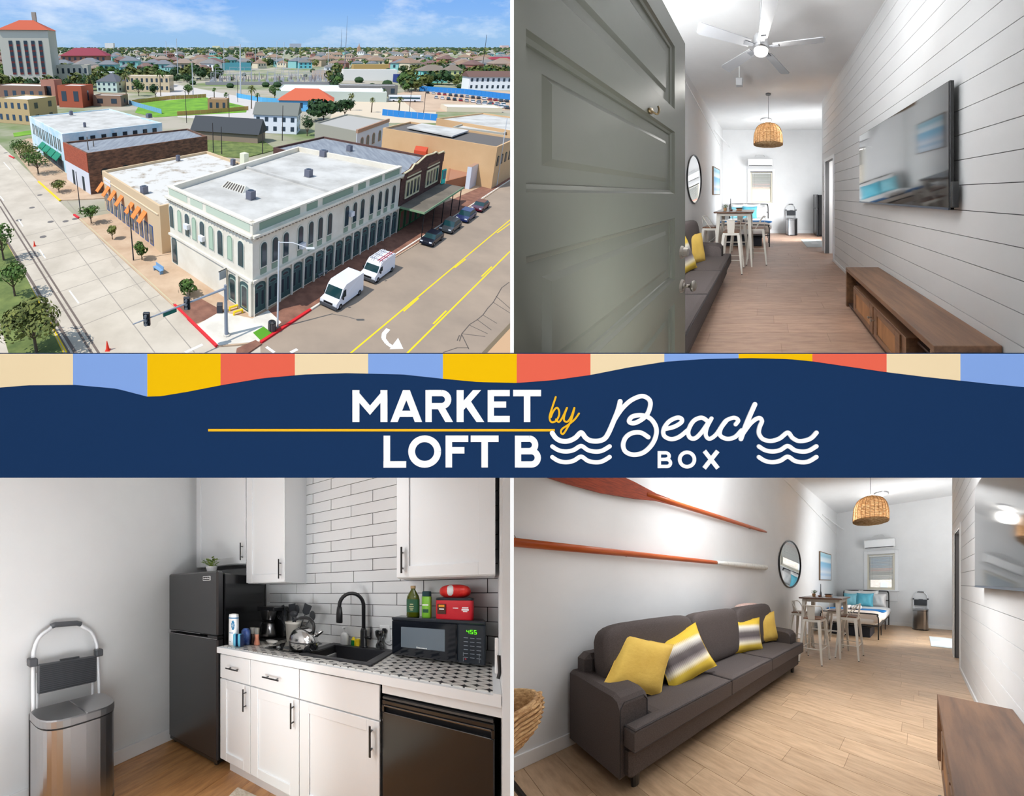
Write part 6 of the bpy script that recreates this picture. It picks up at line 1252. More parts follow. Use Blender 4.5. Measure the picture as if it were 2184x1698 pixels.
t.part('coping', MB().tube([q(s, .1, z+.05) for s, z in prof], .14, 6), CRT)
for s0 in (1.6, L/2+1.1):
    wallbox(t, A_, Bb, s0, s0+5.2, 5.0, 7.9, 0, .14, CRT, o, 'window_surround'); facade(t, A_, Bb, [(s0+.75+1.24*i, 5.3, 7.6, .8, 0, cm_('window_olive', (150, 142, 100)), GLASS, .18) for i in range(4)], o); wallbox(t, A_, Bb, s0, s0+5.2, 8.3, 8.5, 0, .2, CRT, o, 'label_moulding'); wallbox(t, A_, Bb, s0+.3, s0+4.9, 8.55, 9.0, 0, .14, cm_('panel_brown', (120, 84, 66)), o, 'panel')
GRN = cm_('canopy_green', (70, 126, 70), .7); wallbox(t, A_, Bb, .2, L-.1, 0, 4.0, 0, .08, cm_('front_dark_green', (38, 74, 44)), o, 'shopfront'); facade(t, A_, Bb, [(1.2+2.1*i, .3, 3.4, 1.4, 0, GRN, cm_('poster_brown', (120, 78, 60)), .12) for i in range(7)], o, 'shop_door')
t2 = Thing(T_, 'street_canopy', 'flat brown canopy with green edge over the brick sidewalk', 'canopy', (A_[0], A_[1], 0)); L2 = 16.4; q2 = lambda s0, s1, u0, u1: [(d_[0]*s+n_[0]*u, d_[1]*s+n_[1]*u) for s, u in ((s0, u0), (s1, u0), (s1, u1), (s0, u1))]
t2.part('canopy_roof', MB().prism(q2(-.1, L2, .1, 3.9), 4.15, 4.3), cm_('canopy_top', (122, 112, 98), .85, (.3, (1, 1, 1), (104, 96, 84), .4, .6))); t2.part('fascia', MB().prism(q2(-.15, L2+.05, 3.88, 3.98), 4.05, 4.36), cm_('canopy_edge', (130, 158, 122))); t2.part('end_fascia', MB().prism(q2(-.2, -.1, .1, 3.98), 4.05, 4.36), cm_('canopy_edge', (130, 158, 122)))
for s in (.4, 4.3, 8.2, 12.1, 16.0): t2.part('post', MB().cyl((d_[0]*s+n_[0]*3.7, d_[1]*s+n_[1]*3.7, 0), (d_[0]*s+n_[0]*3.7, d_[1]*s+n_[1]*3.7, 4.15), .07, n=6), BLACK)
t = Thing(T_, 'blade_sign', 'tall turquoise framed blade sign past the brown brick building', 'sign', (*G(944, 392, 4.4), 4.4), rot=radians(40)); t.part('frame', MB().cbox((-.6, -.1, 0), (.7, .1, 2.6), .05), cm_('turquoise', (64, 206, 184))); t.part('sign_face', MB().box((-.42, -.13, .9), (.5, .13, 2.4)), cm_('sign_teal_grey', (96, 128, 128)))
unit(903, 352, 8.3, .9, 'rooftop unit left of the scalloped parapet'); unit(745, 322, 8.3, 1, 'dark vent cluster on the grey metal roof')
# right-hand row
TANW = cm_('tan_stucco_wall', (216, 178, 132), .85, (.1, (1, 1, 1), (204, 164, 118), .35, .65)); a, b, c = (30.5, 106.0), (46.8, 84.8), (56.5, 94.5); t, o = block('tan_hall', 'long tan stucco hall with a white roof strip', para(a, b, c), 8.6, TANW, cm_('dark_flat_roof', (104, 98, 92)), .5)
facade(t, b, c, [(1.5+2.4*i, 4.6, 6.6, 1.1, .3, FRD, GLASS, .05) for i in range(5)], o)
wr = Thing(T_, 'white_roof_sheet', 'white sheet roof on top of the tan hall', 'roof', (*G(935, 273, 8.4), 8.4)); P = [G(868, 270, 8.9), G(965, 289, 8.9), G(1000, 277, 8.9), G(900, 262, 8.9)]; wr.one(MB().prism([(p[0]-wr.o[0], p[1]-wr.o[1]) for p in P], .1, .4), ROOFW)
P = para(G(930, 262, 8), G(1100, 292, 8), G(1200, 275, 8)); block('tan_block_behind', 'second tan stucco wall behind the long hall', P, 9.2, TANW, ROOFW, .4)
A_, Bb = G(1000, 405), G(1062, 366); L = hypot(Bb[0]-A_[0], Bb[1]-A_[1]); nx, ny = -(Bb[1]-A_[1])/L, (Bb[0]-A_[0])/L
t, o = block('white_arcade', 'white wall with brick coping and dark gateway on the side street', [A_, Bb, (Bb[0]+nx*.8, Bb[1]+ny*.8), (A_[0]+nx*.8, A_[1]+ny*.8)], 4.6, cm_('white_wall_blue', (212, 218, 228)), cm_('coping_brick', (176, 138, 112)), .0); facade(t, A_, Bb, [(L*.33, .1, 3.6, 2.4, .4, FRD, None, .05), (L*.72, .5, 3.6, 1.1, 0, cm_('coping_brick', (176, 138, 112)), GLASS, .06)], o, 'gateway')
P = para(G(1062, 365), G(1100, 342), (G(1100, 342)[0]-8, G(1100, 342)[1]+8)); t, o = block('grey_end_building', 'grey two-storey building at the right edge of the side street', P, 8.8, cm_('grey_render', (176, 172, 158)), ROOFW, .4); facade(t, P[0], P[1], [(1.2, .2, 3.0, 1.8, 0, FRD, None, .05), (4, .2, 3.0, 1.8, 0, FRD, None, .05), (1.5, 5, 7, 1, 0, FRC, GLASS, .05), (4, 5, 7, 1, 0, FRC, GLASS, .05)], o)
P = [G(945, 420), G(1000, 400), G(985, 380), G(940, 392)]; slab('pavement_yard', P, cm_('yard_brown', (150, 112, 90)), 0, .3)
t, o = block('low_yard_roof', 'low brown roof between the canopy and the white arcade', [G(948, 412), G(998, 398), G(995, 372), G(955, 378)], 2.4, cm_('yard_wall', (166, 110, 76)), cm_('yard_roof', (170, 120, 92)), .1); 
t, o = block('red_shed', 'small orange-red shed roof beside the long tan wall', [G(880, 352, 3), G(905, 356, 3), G(910, 345, 3), G(884, 341, 3)], 6.2, cm_('shed_red', (206, 76, 40)), cm_('shed_red', (206, 76, 40)), 0)
P = [G(672, 262, 7.5), G(761, 280, 7.5), G(829, 256, 7.5), G(740, 243, 7.5)]; t, o = block('arched_hall', 'grey hall with a white arched front and orange coping', P, 7.5, cm_('grey_block_wall', (162, 158, 142)), cm_('mottled_roof', (176, 172, 164)), .4)
wallbox(t, P[1], P[2], 0, hypot(P[2][0]-P[1][0], P[2][1]-P[1][1]), 0, 7.0, 0, .15, cm_('white_wall_blue', (212, 218, 228)), o, 'white_front'); wallbox(t, P[1], P[2], 0, hypot(P[2][0]-P[1][0], P[2][1]-P[1][1]), 7.0, 7.9, -.2, .3, cm_('coping_brick', (176, 138, 112)), o, 'coping'); L = hypot(P[2][0]-P[1][0], P[2][1]-P[1][1]); facade(t, P[1], P[2], [(L*k, 2.6, 5.6, L*.085, .45, cm_('coping_brick', (176, 138, 112)), GLASS, .2) for k in (.15, .32, .5, .7, .86)], o, 'arched_window')
# simple buildings placed by the picture: (label, centre px, base row, width px, top row, depth factor, rotation, wall, roof, kind)
def hip(mb, w, d, z0, z1, rid=.45, ov=.4):
    w += ov; d += ov; r = max(0, (w-d)/2) if rid else 0
    return mb.add([(-w/2, -d/2, z0), (w/2, -d/2, z0), (w/2, d/2, z0), (-w/2, d/2, z0), (-r, 0, z1), (r, 0, z1)], [(0, 1, 5, 4), (2, 3, 4, 5), (1, 2, 5), (3, 0, 4), (0, 3, 2, 1)])
def gable(mb, w, d, z0, z1, ov=.4):
    w += ov; d += ov; return mb.add([(-w/2, -d/2, z0), (w/2, -d/2, z0), (w/2, d/2, z0), (-w/2, d/2, z0), (-w/2, 0, z1), (w/2, 0, z1)], [(0, 1, 5, 4), (2, 3, 4, 5), (1, 2, 5), (3, 0, 4), (0, 3, 2, 1)])
def hs(name, label, px, py, wpx, top, df, rot, wc, rc, kind='hip', rows=1, n=4, eave=None, group=None, cat='house', lean=0, wm=None):
    P = G(px, py); dist = T_.R[1] @ (np.array([P[0], P[1], 0])-T_.eye); w = wpx*dist/957; h = zat(P, top); d = w*df; FOOT.append((P[0], P[1]+d*.3, max(w, d)*.62)); hw_ = h*(eave if eave else (.68 if kind != 'flat' else 1))
    t = Thing(T_, name, label, cat, (P[0], P[1]+d*.3, 0), rot=radians(rot), group=group); W_ = wm or cm_('wall_%d_%d_%d' % wc, wc); Rm = cm_('roof_%d_%d_%d' % rc, rc)
    t.part('walls', MB().box((-w/2, -d/2, 0), (w/2, d/2, hw_)), W_)
    if kind == 'flat': t.part('roof', MB().box((-w/2+.2, -d/2+.2, hw_), (w/2-.2, d/2-.2, hw_+.06)), Rm); t.part('parapet', MB().box((-w/2, -d/2, hw_), (w/2, -d/2+.2, hw_+.5)).box((-w/2, d/2-.2, hw_), (w/2, d/2, hw_+.5)).box((-w/2, -d/2, hw_), (-w/2+.2, d/2, hw_+.5)).box((w/2-.2, -d/2, hw_), (w/2, d/2, hw_+.5)), W_)
    elif kind == 'hip': t.part('roof', hip(MB(), w, d, hw_, h, 1, w*.06), Rm)
    else: t.part('roof', gable(MB(), w, d, hw_, h, w*.05), Rm)
    if n:
        for r in range(rows):
            z0_ = hw_*(r+.3)/rows; z1_ = hw_*(r+.78)/rows
            for i in range(n):
                x_ = -w/2+w*(i+.5)/n; t.part('window', MB().box((x_-w/n*.2, -d/2-.06, z0_), (x_+w/n*.2, -d/2+.02, z1_)), GLASS)
            for i in range(max(1, n//2)): y_ = -d/2+d*(i+.5)/max(1, n//2); sx = 1 if rot < 0 else -1; t.part('window', MB().box((sx*w/2-.03 if sx > 0 else -w/2-.06, y_-d*.06, z0_), (sx*w/2+.06 if sx > 0 else -w/2+.03, y_+d*.06, z1_)), GLASS)
    return t
FOOT = []
STONE = (212, 204, 186)
tw_ = hs('courthouse_tower', 'tall stone tower with orange tiled roof at the left horizon', 66, 190, 95, 66, .7, 10, STONE, (196, 92, 56), 'flat', 0, 0, cat='tower')
P = G(66, 190); hT = zat(P, 66); dist = T_.R[1] @ (np.array([P[0], P[1], 0])-T_.eye); wT = 95*dist/957
tw_.part('tiled_roof', hip(MB(), wT, wT*.7, hT+.5, zat(P, 42), 1, 1.5), cm_('orange_tile', (192, 84, 48)))
for i in range(5):
    for r in range(6):
        x_ = -wT*.28+wT*.15*i; z0_ = hT*(.30+.095*r); b_ = tw_.part('window', MB().box((x_-wT*.035, -wT*.35-.15, z0_), (x_+wT*.035, -wT*.35+.02, z0_+hT*.06)), GLASS); tw_.part('red_spandrel', MB().box((x_-wT*.035, -wT*.35-.15, z0_-hT*.033), (x_+wT*.035, -wT*.35+.02, z0_-.1)), cm_('spandrel_red', (120, 46, 44)), parent=b_)
tw_.part('chimney', MB().box((wT*.12, 0, hT), (wT*.2, wT*.08, zat(P, 24))), cm_('chimney_stone', (176, 166, 150)))
hs('courthouse_wing', 'low stone wing right of the orange-roofed tower', 150, 186, 78, 140, .5, 10, STONE, (226, 222, 214), 'flat', 2, 7, cat='building')
hs('red_roof_mansion', 'brick mansion with a wide dark red hipped roof', 182, 146, 92, 102, .5, 5, (176, 122, 100), (142, 44, 62), 'hip', 2, 8, eave=.62)
def hb(*a, **k): k['cat'] = 'building'; return hs(*a, **k)
hb('tan_corner_block', 'tan two-storey block with white roof at the left edge below the tower', 52, 262, 92, 212, .8, -22, (196, 168, 120), (238, 238, 234), 'flat', 2, 5)
hb('brown_row', 'long brown building with white roof under the courthouse', 55, 222, 130, 184, .4, -15, (138, 104, 84), (228, 226, 220), 'flat', 1, 6)
hb('pink_brick_annex', 'narrow pink brick annex right of the long brown building', 112, 224, 34, 172, .7, -15, (176, 122, 102), (196, 150, 130), 'flat', 1, 1)
hb('orange_brick_shop', 'orange brick shop with white roof beside the pink annex', 160, 228, 56, 184, .8, -12, (172, 84, 54), (236, 236, 234), 'flat', 1, 2)
hb('low_brown_garage', 'low brown garage with pale roof before the green villa', 234, 226, 62, 205, .6, -8, (150, 118, 96), (220, 218, 212), 'flat', 1, 2)
hs('green_villa', 'pale green villa with dark grey pyramid roof and porch', 238, 196, 50, 157, .9, -18, (196, 212, 200), (92, 94, 100), 'hip', 2, 4, eave=.58)
hb('beige_motel', 'two-storey beige motel with white roof', 318, 196, 96, 163, .35, -6, (210, 188, 152), (236, 236, 234), 'flat', 2, 9)
hb('white_annex', 'white flat-roofed annex behind the green villa', 222, 172, 66, 155, .4, 0, (222, 224, 226), (232, 232, 232), 'flat', 1, 5)
hs('roofless_barn', 'long ruined building with dark gabled roof beside the grass', 487, 300, 150, 252, .32, -20, (150, 132, 112), (62, 66, 70), 'gable', 1, 0, eave=.4)
hs('white_gable_house', 'white two-storey house with grey gabled roof', 592, 283, 92, 220, .55, -14, (232, 236, 240), (122, 124, 116), 'gable', 2, 5, eave=.62)
hb('blue_orange_hall', 'bright blue building with orange hipped roof', 655, 236, 112, 190, .55, -10, (104, 180, 228), (206, 96, 60), 'hip', 1, 6, eave=.5)
hb('white_warehouse', 'wide warehouse with white roof and green skylights', 712, 212, 225, 194, .75, -9, (196, 204, 190), (240, 240, 238), 'flat', 1, 0)
t = hb('fluted_warehouse', 'white building with fluted vertical fins behind the warehouse', 788, 172, 112, 150, .3, -4, (226, 222, 212), (206, 204, 198), 'flat', 1, 0)
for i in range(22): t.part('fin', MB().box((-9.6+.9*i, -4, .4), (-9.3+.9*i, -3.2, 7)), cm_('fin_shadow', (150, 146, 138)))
hb('tan_long_roof', 'tan low building with yellow-brown band behind the fluted building', 792, 148, 78, 138, .3, 0, (186, 152, 90), (226, 220, 200), 'flat', 1, 0)
hb('navy_shed', 'dark blue shed right of the fluted building', 858, 176, 30, 160, .7, 8, (28, 52, 120), (200, 204, 208), 'flat', 1, 0)
hs('mint_house', 'mint green apartment house with brown hipped roof', 922, 176, 56, 138, .7, 5, (134, 214, 200), (132, 118, 104), 'hip', 2, 5, eave=.66)
hs('yellow_house', 'pale yellow apartment house joined to the mint green one', 965, 172, 34, 138, .8, 5, (226, 222, 150), (132, 118, 104), 'hip', 2, 3, eave=.66)
hb('white_green_shutters', 'long white building with green shutters and brown roof', 1052, 192, 110, 152, .35, -3, (234, 236, 234), (112, 82, 72), 'gable', 2, 10, eave=.72)
hb('white_hangar', 'white rounded-roof hangar behind the yellow house', 1000, 148, 50, 136, .5, 0, (226, 228, 228), (244, 244, 244), 'hip', 1, 0)
hb('maroon_roof_hall', 'long hall with maroon roof at the right edge of the view', 1070, 139, 60, 121, .4, 0, (222, 216, 200), (150, 44, 60), 'hip', 1, 0)
hb('teal_shed', 'teal flat shed before the substation', 505, 150, 60, 135, .3, 0, (78, 150, 160), (214, 226, 228), 'flat', 1, 0)
hs('mint_box_house', 'mint green box house right of the left tall poles', 458, 140, 26, 123, .8, -8, (126, 208, 186), (110, 118, 120), 'flat', 1, 2)
hs('teal_row_house', 'teal narrow house behind the substation', 650, 146, 28, 127, .8, 5, (110, 196, 200), (120, 116, 110), 'hip', 2, 3)
hs('white_barn_house', 'small white house with red-brown roof before the townhouses', 855, 147, 30, 128, .8, 8, (236, 238, 242), (140, 66, 52), 'gable', 2, 2)
hb('tan_utility_block', 'pair of tan flat-roofed blocks behind the warehouse', 690, 168, 48, 152, .4, -3, (206, 182, 160), (130, 112, 104), 'flat', 1, 0)
hs('kiosk', 'small brown kiosk with white roof on the lawn', 466, 236, 42, 213, .6, -8, (168, 130, 92), (240, 240, 240), 'flat', 1, 3)
hb('garage_white', 'low white building with white roof right of the parking cars', 1010, 238, 110, 230, .5, -8, (222, 206, 178), (240, 240, 242), 'flat', 1, 0)
hb('motor_hall', 'low garage with white canopy roof behind the palms', 785, 205, 120, 183, .25, -5, (120, 116, 110), (244, 244, 244), 'flat', 1, 6)
hb('far_hotel_left', 'white hotel block on the horizon left of centre', 234, 105, 18, 92, .6, 0, (230, 226, 220), (220, 216, 210), 'flat', 0, 0); hb('far_hotel_blue', 'grey and blue glass block on the horizon', 630, 104, 24, 93, .6, 0, (170, 176, 186), (150, 156, 166), 'flat', 0, 0)
hb('far_block_tan', 'pale yellow block on the horizon above the mint box house', 461, 104, 16, 98, .6, 0, (222, 216, 180), (220, 216, 180), 'flat', 0, 0); hb('far_block_wide', 'wide grey block on the horizon beside the pale yellow block', 499, 104, 22, 99, .6, 0, (196, 190, 186), (196, 190, 186), 'flat', 0, 0); hb('far_block_pink', 'pinkish block on the horizon at the right edge of the view', 1076, 105, 15, 97, .6, 0, (216, 186, 176), (216, 186, 176), 'flat', 0, 0)
t = hb('church_tower', 'small brick church tower with pointed top near the horizon', 765, 117, 6, 100, 1, 0, (190, 150, 120), (170, 120, 90), 'flat', 0, 0, ); P = G(765, 117); t.part('spire', MB().cyl((0, 0, zat(P, 100)), (0, 0, zat(P, 92)), 3, .2, 8), cm_('spire_brick', (190, 150, 120)))
slab('lawn_fenced', [G(288, 240), G(300, 218), G(440, 208), G(528, 228), G(525, 240), G(330, 250)], grass, -.05, .06, 'stuff', 'bright green fenced lawn in the middle of the town', 'lawn')
slab('lawn_ruin', [G(420, 330), G(460, 270), G(560, 300), G(590, 320), G(520, 338)], grassd, -.05, .15, 'stuff', 'rough green grass around the ruined gabled building', 'grass')
slab('lawn_left', [G(30, 292), G(75, 286), G(66, 278), G(28, 284)], grass, -.05, .06, 'stuff', 'strip of green grass beside the pale blue building', 'grass')
slab('lot_dirt', [G(890, 240), G(1092, 235), G(1092, 196), G(900, 190), G(840, 200)], dirt, -.05, .03); slab('lot_pale', [G(380, 250), G(540, 262), G(560, 215), G(350, 175), G(330, 200)], cm_('pale_lot', (202, 194, 186)), -.05, .02); slab('lot_middle', [G(700, 262), G(930, 262), G(930, 205), G(720, 215)], cm_('lot_sand', (214, 196, 170)), -.05, .025)
def fence(label, pts, h, m):
    P = [G(*p) for p in pts]; t = Thing(T_, 'fence', label, 'fence', (P[0][0], P[0][1], 0))
    for i in range(len(P)-1):
        a, b = P[i], P[i+1]; L = hypot(b[0]-a[0], b[1]-a[1]); n = max(1, int(L/2.4)); nx, ny = -(b[1]-a[1])/L*.04, (b[0]-a[0])/L*.04
        for k in range(n):
            u0, u1 = k/n, (k+.97)/n; A1 = (a[0]+(b[0]-a[0])*u0-P[0][0], a[1]+(b[1]-a[1])*u0-P[0][1]); B1 = (a[0]+(b[0]-a[0])*u1-P[0][0], a[1]+(b[1]-a[1])*u1-P[0][1])
            t.part('panel', MB().prism([(A1[0]+nx, A1[1]+ny), (B1[0]+nx, B1[1]+ny), (B1[0]-nx, B1[1]-ny), (A1[0]-nx, A1[1]-ny)], 0, h), m)
WOODF = cm_('wood_fence', (196, 152, 86)); BLUF = cm_('blue_fence', (40, 132, 206))
fence('light wooden fence around the far side of the lawn', [(282, 222), (355, 213), (440, 208)], 2, WOODF); fence('wooden fence along the near side of the lawn', [(378, 247), (440, 243), (530, 235)], 1.8, WOODF)
fence('bright blue fence along the near side of the sandy lot', [(815, 246), (850, 250), (932, 258)], 2.6, BLUF); fence('long blue fence behind the parked cars', [(894, 194), (990, 201), (1092, 214)], 3.2, BLUF); fence('blue fence panels behind the palms', [(505, 208), (560, 218), (620, 222)], 2.4, cm_('blue_fence_light', (90, 176, 222)))
fence('pale blue wall by the back yards at left', [(275, 222), (300, 230), (345, 243)], 2, cm_('pale_blue_wall', (120, 176, 208)))
# ---- vehicles
CARG = mat('car_glass', (30, 62, 66), .08, spec=.8); TYRE = cm_('tyre', (24, 24, 26)); HUB = mat('hubcap', (150, 150, 154), .3, .8)
def car(S, P, rot, colm, label, L=4.4, W_=1.8, H=1.45, kind='car', group=None):
    t = Thing(S, 'van' if kind == 'van' else 'car', label, 'van' if kind == 'van' else 'car', (P[0], P[1], 0), rot=rot, group=group); h = W_/2
    if kind == 'van': side = [(-L/2, .35), (L/2-.1, .35), (L/2, .6), (L/2-.02, .95), (L/2-.75, 1.2), (L/2-1.35, H-.35), (L/2-1.9, H), (-L/2+.1, H), (-L/2, H-.15)]
    else: side = [(-L/2, .35), (L/2, .35), (L/2, .65), (L/2-.12, .82), (L/2-.95, .95), (-L/2+.5, 1.0), (-L/2, .95)]
    n = len(side); vs = [(x_, -h+.06*(z_ > 1), z_) for x_, z_ in side]+[(x_, h-.06*(z_ > 1), z_) for x_, z_ in side]
    t.part('body', MB().add(vs, [tuple(range(n))[::-1], tuple(range(n, 2*n))]+[(i, (i+1) % n, (i+1) % n+n, i+n) for i in range(n)][::1]), colm)
    if kind == 'van':
        t.part('windscreen', MB().add([(L/2-.72, -h+.12, 1.24), (L/2-.72, h-.12, 1.24), (L/2-1.33, h-.16, H-.38), (L/2-1.33, -h+.16, H-.38), (L/2-.8, -h+.12, 1.2), (L/2-.8, h-.12, 1.2), (L/2-1.4, h-.16, H-.42), (L/2-1.4, -h+.16, H-.42)], [(0, 1, 2, 3), (7, 6, 5, 4), (0, 4, 5, 1), (2, 6, 7, 3)]), CARG)
        for sy in (-1, 1): t.part('side_window', MB().add([(L/2-1.0, sy*(h+.005), 1.2), (L/2-1.9, sy*(h+.005), 1.2), (L/2-1.9, sy*(h-.05), H-.55), (L/2-1.45, sy*(h-.05), H-.55)], [(0, 1, 2, 3), (3, 2, 1, 0)]), CARG); t.part('mirror', MB().cbox((L/2-1.15, sy*(h+.15)-.08, 1.15), (L/2-1.0, sy*(h+.15)+.08, 1.45), .02), BLACK)
        t.part('bumper', MB().cbox((L/2-.15, -h-.01, .25), (L/2+.06, h+.01, .62), .04), cm_('bumper_grey', (70, 72, 76))); t.part('grille', MB().box((L/2-.05, -h*.55, .66), (L/2+.02, h*.55, .9)), BLACK)
    else:
        cab = [(-L/2+.25, .98), (L/2-1.05, .93), (L/2-1.75, H), (-L/2+.75, H)]; vs = [(x_, -h+.08+.12*(z_ > 1.2), z_) for x_, z_ in cab]+[(x_, h-.08-.12*(z_ > 1.2), z_) for x_, z_ in cab]
        t.part('cabin_glass', MB().add(vs, [(0, 1, 2, 3)[::-1], (4, 5, 6, 7)]+[(i, (i+1) % 4, (i+1) % 4+4, i+4) for i in range(4)]), CARG); t.part('roof', MB().cbox((-L/2+.72, -h+.19, H-.04), (L/2-1.72, h-.19, H+.02), .02), colm)
    for sx in (-L/2+.8, L/2-.85):
        for sy in (-1, 1): w_ = t.part('wheel', MB().cyl((sx, sy*(h-.18), .34), (sx, sy*(h+.02), .34), .34, n=12), TYRE); t.part('hub', MB().cyl((sx, sy*(h), .34), (sx, sy*(h+.03), .34), .18, n=10), HUB, parent=w_)
    for sy in (-1, 1): t.part('headlamp', MB().box((L/2-.12, sy*h*.72-.18, .66), (L/2+.012, sy*h*.72+.18, .82)), cm_('headlamp', (226, 230, 236), .2)); t.part('tail_lamp', MB().box((-L/2-.01, sy*h*.8-.1, .7), (-L/2+.05, sy*h*.8+.1, .95)), cm_('tail_red', (170, 20, 24), .3))
    return t
def cc(n, c): return mat('carpaint_'+n, c, .25, spec=.6, coat=.5)
ST = radians(180+47)
mid = lambda a, b: ((a[0]+b[0])/2, (a[1]+b[1])/2)
car(T_, (9.75, 44.6), ST, cc('white', (236, 238, 242)), 'white high-roof delivery van parked nearest the corner', 5.6, 2.1, 2.55, 'van')
v = car(T_, (15.2, 50.2), ST, cc('white', (236, 238, 242)), 'white work van with a roof rack and ladders, behind the first van', 5.2, 2.0, 2.3, 'van')
rk = MB()
for x_ in (-1.8, -.6, .6): rk.box((x_-.03, -.9, 2.38), (x_+.03, .9, 2.44))
v.part('roof_rack', rk, cm_('rack_grey', (190, 190, 194))); v.part('ladder', MB().box((-2.2, .45, 2.46), (1.2, .5, 2.54)).box((-2.2, .75, 2.46), (1.2, .8, 2.54)), cm_('ladder_red', (196, 40, 60))); v.part('ladder', MB().box((-2.2, -.6, 2.46), (1.1, -.55, 2.54)).box((-2.2, -.3, 2.46), (1.1, -.25, 2.54)), cm_('rack_grey', (190, 190, 194)))
car(T_, (25.6, 59.9), ST, cc('navy', (26, 30, 44)), 'dark navy car, nearest of the parked row'); car(T_, (30.2, 64.5), ST, cc('graphite', (62, 66, 70)), 'graphite car, second of the parked row', 4.5, 1.9, 1.6); car(T_, (34.6, 68.9), ST, cc('blue', (36, 46, 92)), 'dark blue car, third of the parked row', 4.5, 1.9, 1.6); car(T_, (39.2, 73.6), ST, cc('maroon', (84, 24, 42)), 'maroon car, farthest of the parked row')
rd = random.Random(4); cols = [('silver', (190, 192, 196)), ('white', (236, 238, 242)), ('black', (24, 24, 28)), ('red', (160, 30, 40)), ('navy', (26, 30, 44)), ('graphite', (62, 66, 70))]
words_ = {'silver': 'silver', 'white': 'white', 'black': 'black', 'red': 'red', 'navy': 'navy', 'graphite': 'dark grey'}
proto = {}
def lotcar(px, py, rot, cn, where):
    P = G(px, py); key = (cn, rot); lab = words_[cn]+' car parked '+where; gr_ = words_[cn]+' cars '+where
    if key not in proto: proto[key] = car(T_, P, rot, cc(*[q for q in cols if q[0] == cn][0]), lab, group=gr_)
    else: dup(proto[key], (P[0], P[1], 0), lab, gr_)
for i in range(15): lotcar(912+12*i, 199+1.35*i, radians(70), ('black', 'silver', 'navy', 'graphite', 'red', 'white')[(i*5+i//3) % 6], 'in the lot along the long blue fence')
for i in range(12): lotcar(930+13*i, 210+1.4*i, radians(70), ('silver', 'white', 'graphite', 'black', 'silver', 'red')[(i*7+i//4) % 6], 'in the lot along the long blue fence')
for i in range(7): lotcar(1020+12*i, 222+2*i, radians(70), ('silver', 'white', 'graphite')[i % 3], 'in the lot along the long blue fence')
for i in range(5): lotcar(758+14*i, 203+.5*i, radians(80), ('white', 'silver', 'black')[i % 3], 'before the motor hall')
for i, (px, py) in enumerate(((396, 166), (409, 167), (424, 170))): lotcar(px, py, radians(10), 'black', 'on the pale lot by the substation')
t = Thing(T_, 'bus', 'long white bus parked on the sandy lot', 'bus', (*G(862, 217), 0), rot=radians(-8)); t.part('body', MB().cbox((-8, -1.3, .4), (8, 1.3, 3.4), .2), cc('white', (236, 238, 242))); t.part('window_band', MB().box((-7.6, -1.34, 1.6), (7.4, -1.2, 2.4)), CARG)
for sx in (-5.5, 5): t.part('wheel', MB().cyl((sx, -1.32, .5), (sx, -1.0, .5), .5, n=12), TYRE)
# ---- street furniture
POLE = mat('galvanised', (150, 156, 164), .45, .4); GAL = cm_('pole_pale', (206, 208, 208), .5)
def pole(name, label, px, py, top, r, m, cat='pole', group=None, r1=None):
    P = G(px, py); h = zat(P, top); t = Thing(T_, name, label, cat, (P[0], P[1], 0), group=group); t.part('shaft', MB().cyl((0, 0, 0), (0, 0, h), r, r1 or r*.7, 8), m); return t, h
t, h = pole('traffic_signal', 'grey traffic signal mast with a long arm over the street', 483, 718, 608, .2, POLE, 'traffic signal'); P = t.o; e_ = G(283, 692, h-.5); a0 = np.array([0, 0, h-.35]); a1 = np.array([e_[0]-P[0], e_[1]-P[1], h-.5])
t.part('arm', MB().cyl(a0, a1, .12, .05, 8), POLE); t.part('base_plate', MB().cyl((0, 0, .1), (0, 0, .3), .35, n=10), lightc)
def head(px, py):
    dr = (a1-a0); best = min(np.linspace(0, 1, 200), key=lambda u: abs(project_x(a0+dr*u+np.array([P[0], P[1], 0]))-px)); c = a0+dr*best
    s_ = t.part('signal_head', MB().cbox((c[0]-.28, c[1]-.14, c[2]-.62), (c[0]+.28, c[1]+.14, c[2]+.62), .05), BLACK)
    for k in (-.38, 0, .38): t.part('visor', MB().cyl((c[0]-.02, c[1]-.14, c[2]+k), (c[0]-.06, c[1]-.34, c[2]+k), .13, n=10), cm_('visor_grey', (96, 100, 104)), parent=s_)
def project_x(p): c = T_.R @ (np.array(p)-T_.eye); return T_.cx+T_.f*c[0]/c[1]
head(313, 690); head(399, 648)
dr = a1-a0; c = a0+dr*.62; sgn = t.part('street_name_sign', MB().add([tuple(a0+dr*.56+[0, -.06, -.02]), tuple(a0+dr*.70+[0, -.06, -.02]), tuple(a0+dr*.70+[0, -.06, -.42]), tuple(a0+dr*.56+[0, -.06, -.42]), tuple(a0+dr*.56+[0, .0, -.02]), tuple(a0+dr*.70+[0, .0, -.02]), tuple(a0+dr*.70+[0, .0, -.42]), tuple(a0+dr*.56+[0, .0, -.42])], [(0, 1, 2, 3), (7, 6, 5, 4), (0, 4, 5, 1), (3, 2, 6, 7)]), cm_('sign_green', (20, 96, 84)))
t, h = pole('street_light', 'tall pale street lamp at the corner with an arm towards the vans', 592, 700, 515, .1, GAL, 'street light'); x_, y_ = G(655, 531, h-.3); P = t.o; t.part('arm', MB().tube([(0, 0, h-.1), ((x_-P[0])*.5, (y_-P[1])*.5, h+.1), (x_-P[0], y_-P[1], h-.2)], .045, 6), GAL); t.part('lamp_head', MB().cbox((x_-P[0]-.1, y_-P[1]-.15, h-.32), (x_-P[0]+.7, y_-P[1]+.15, h-.16), .04), GAL)
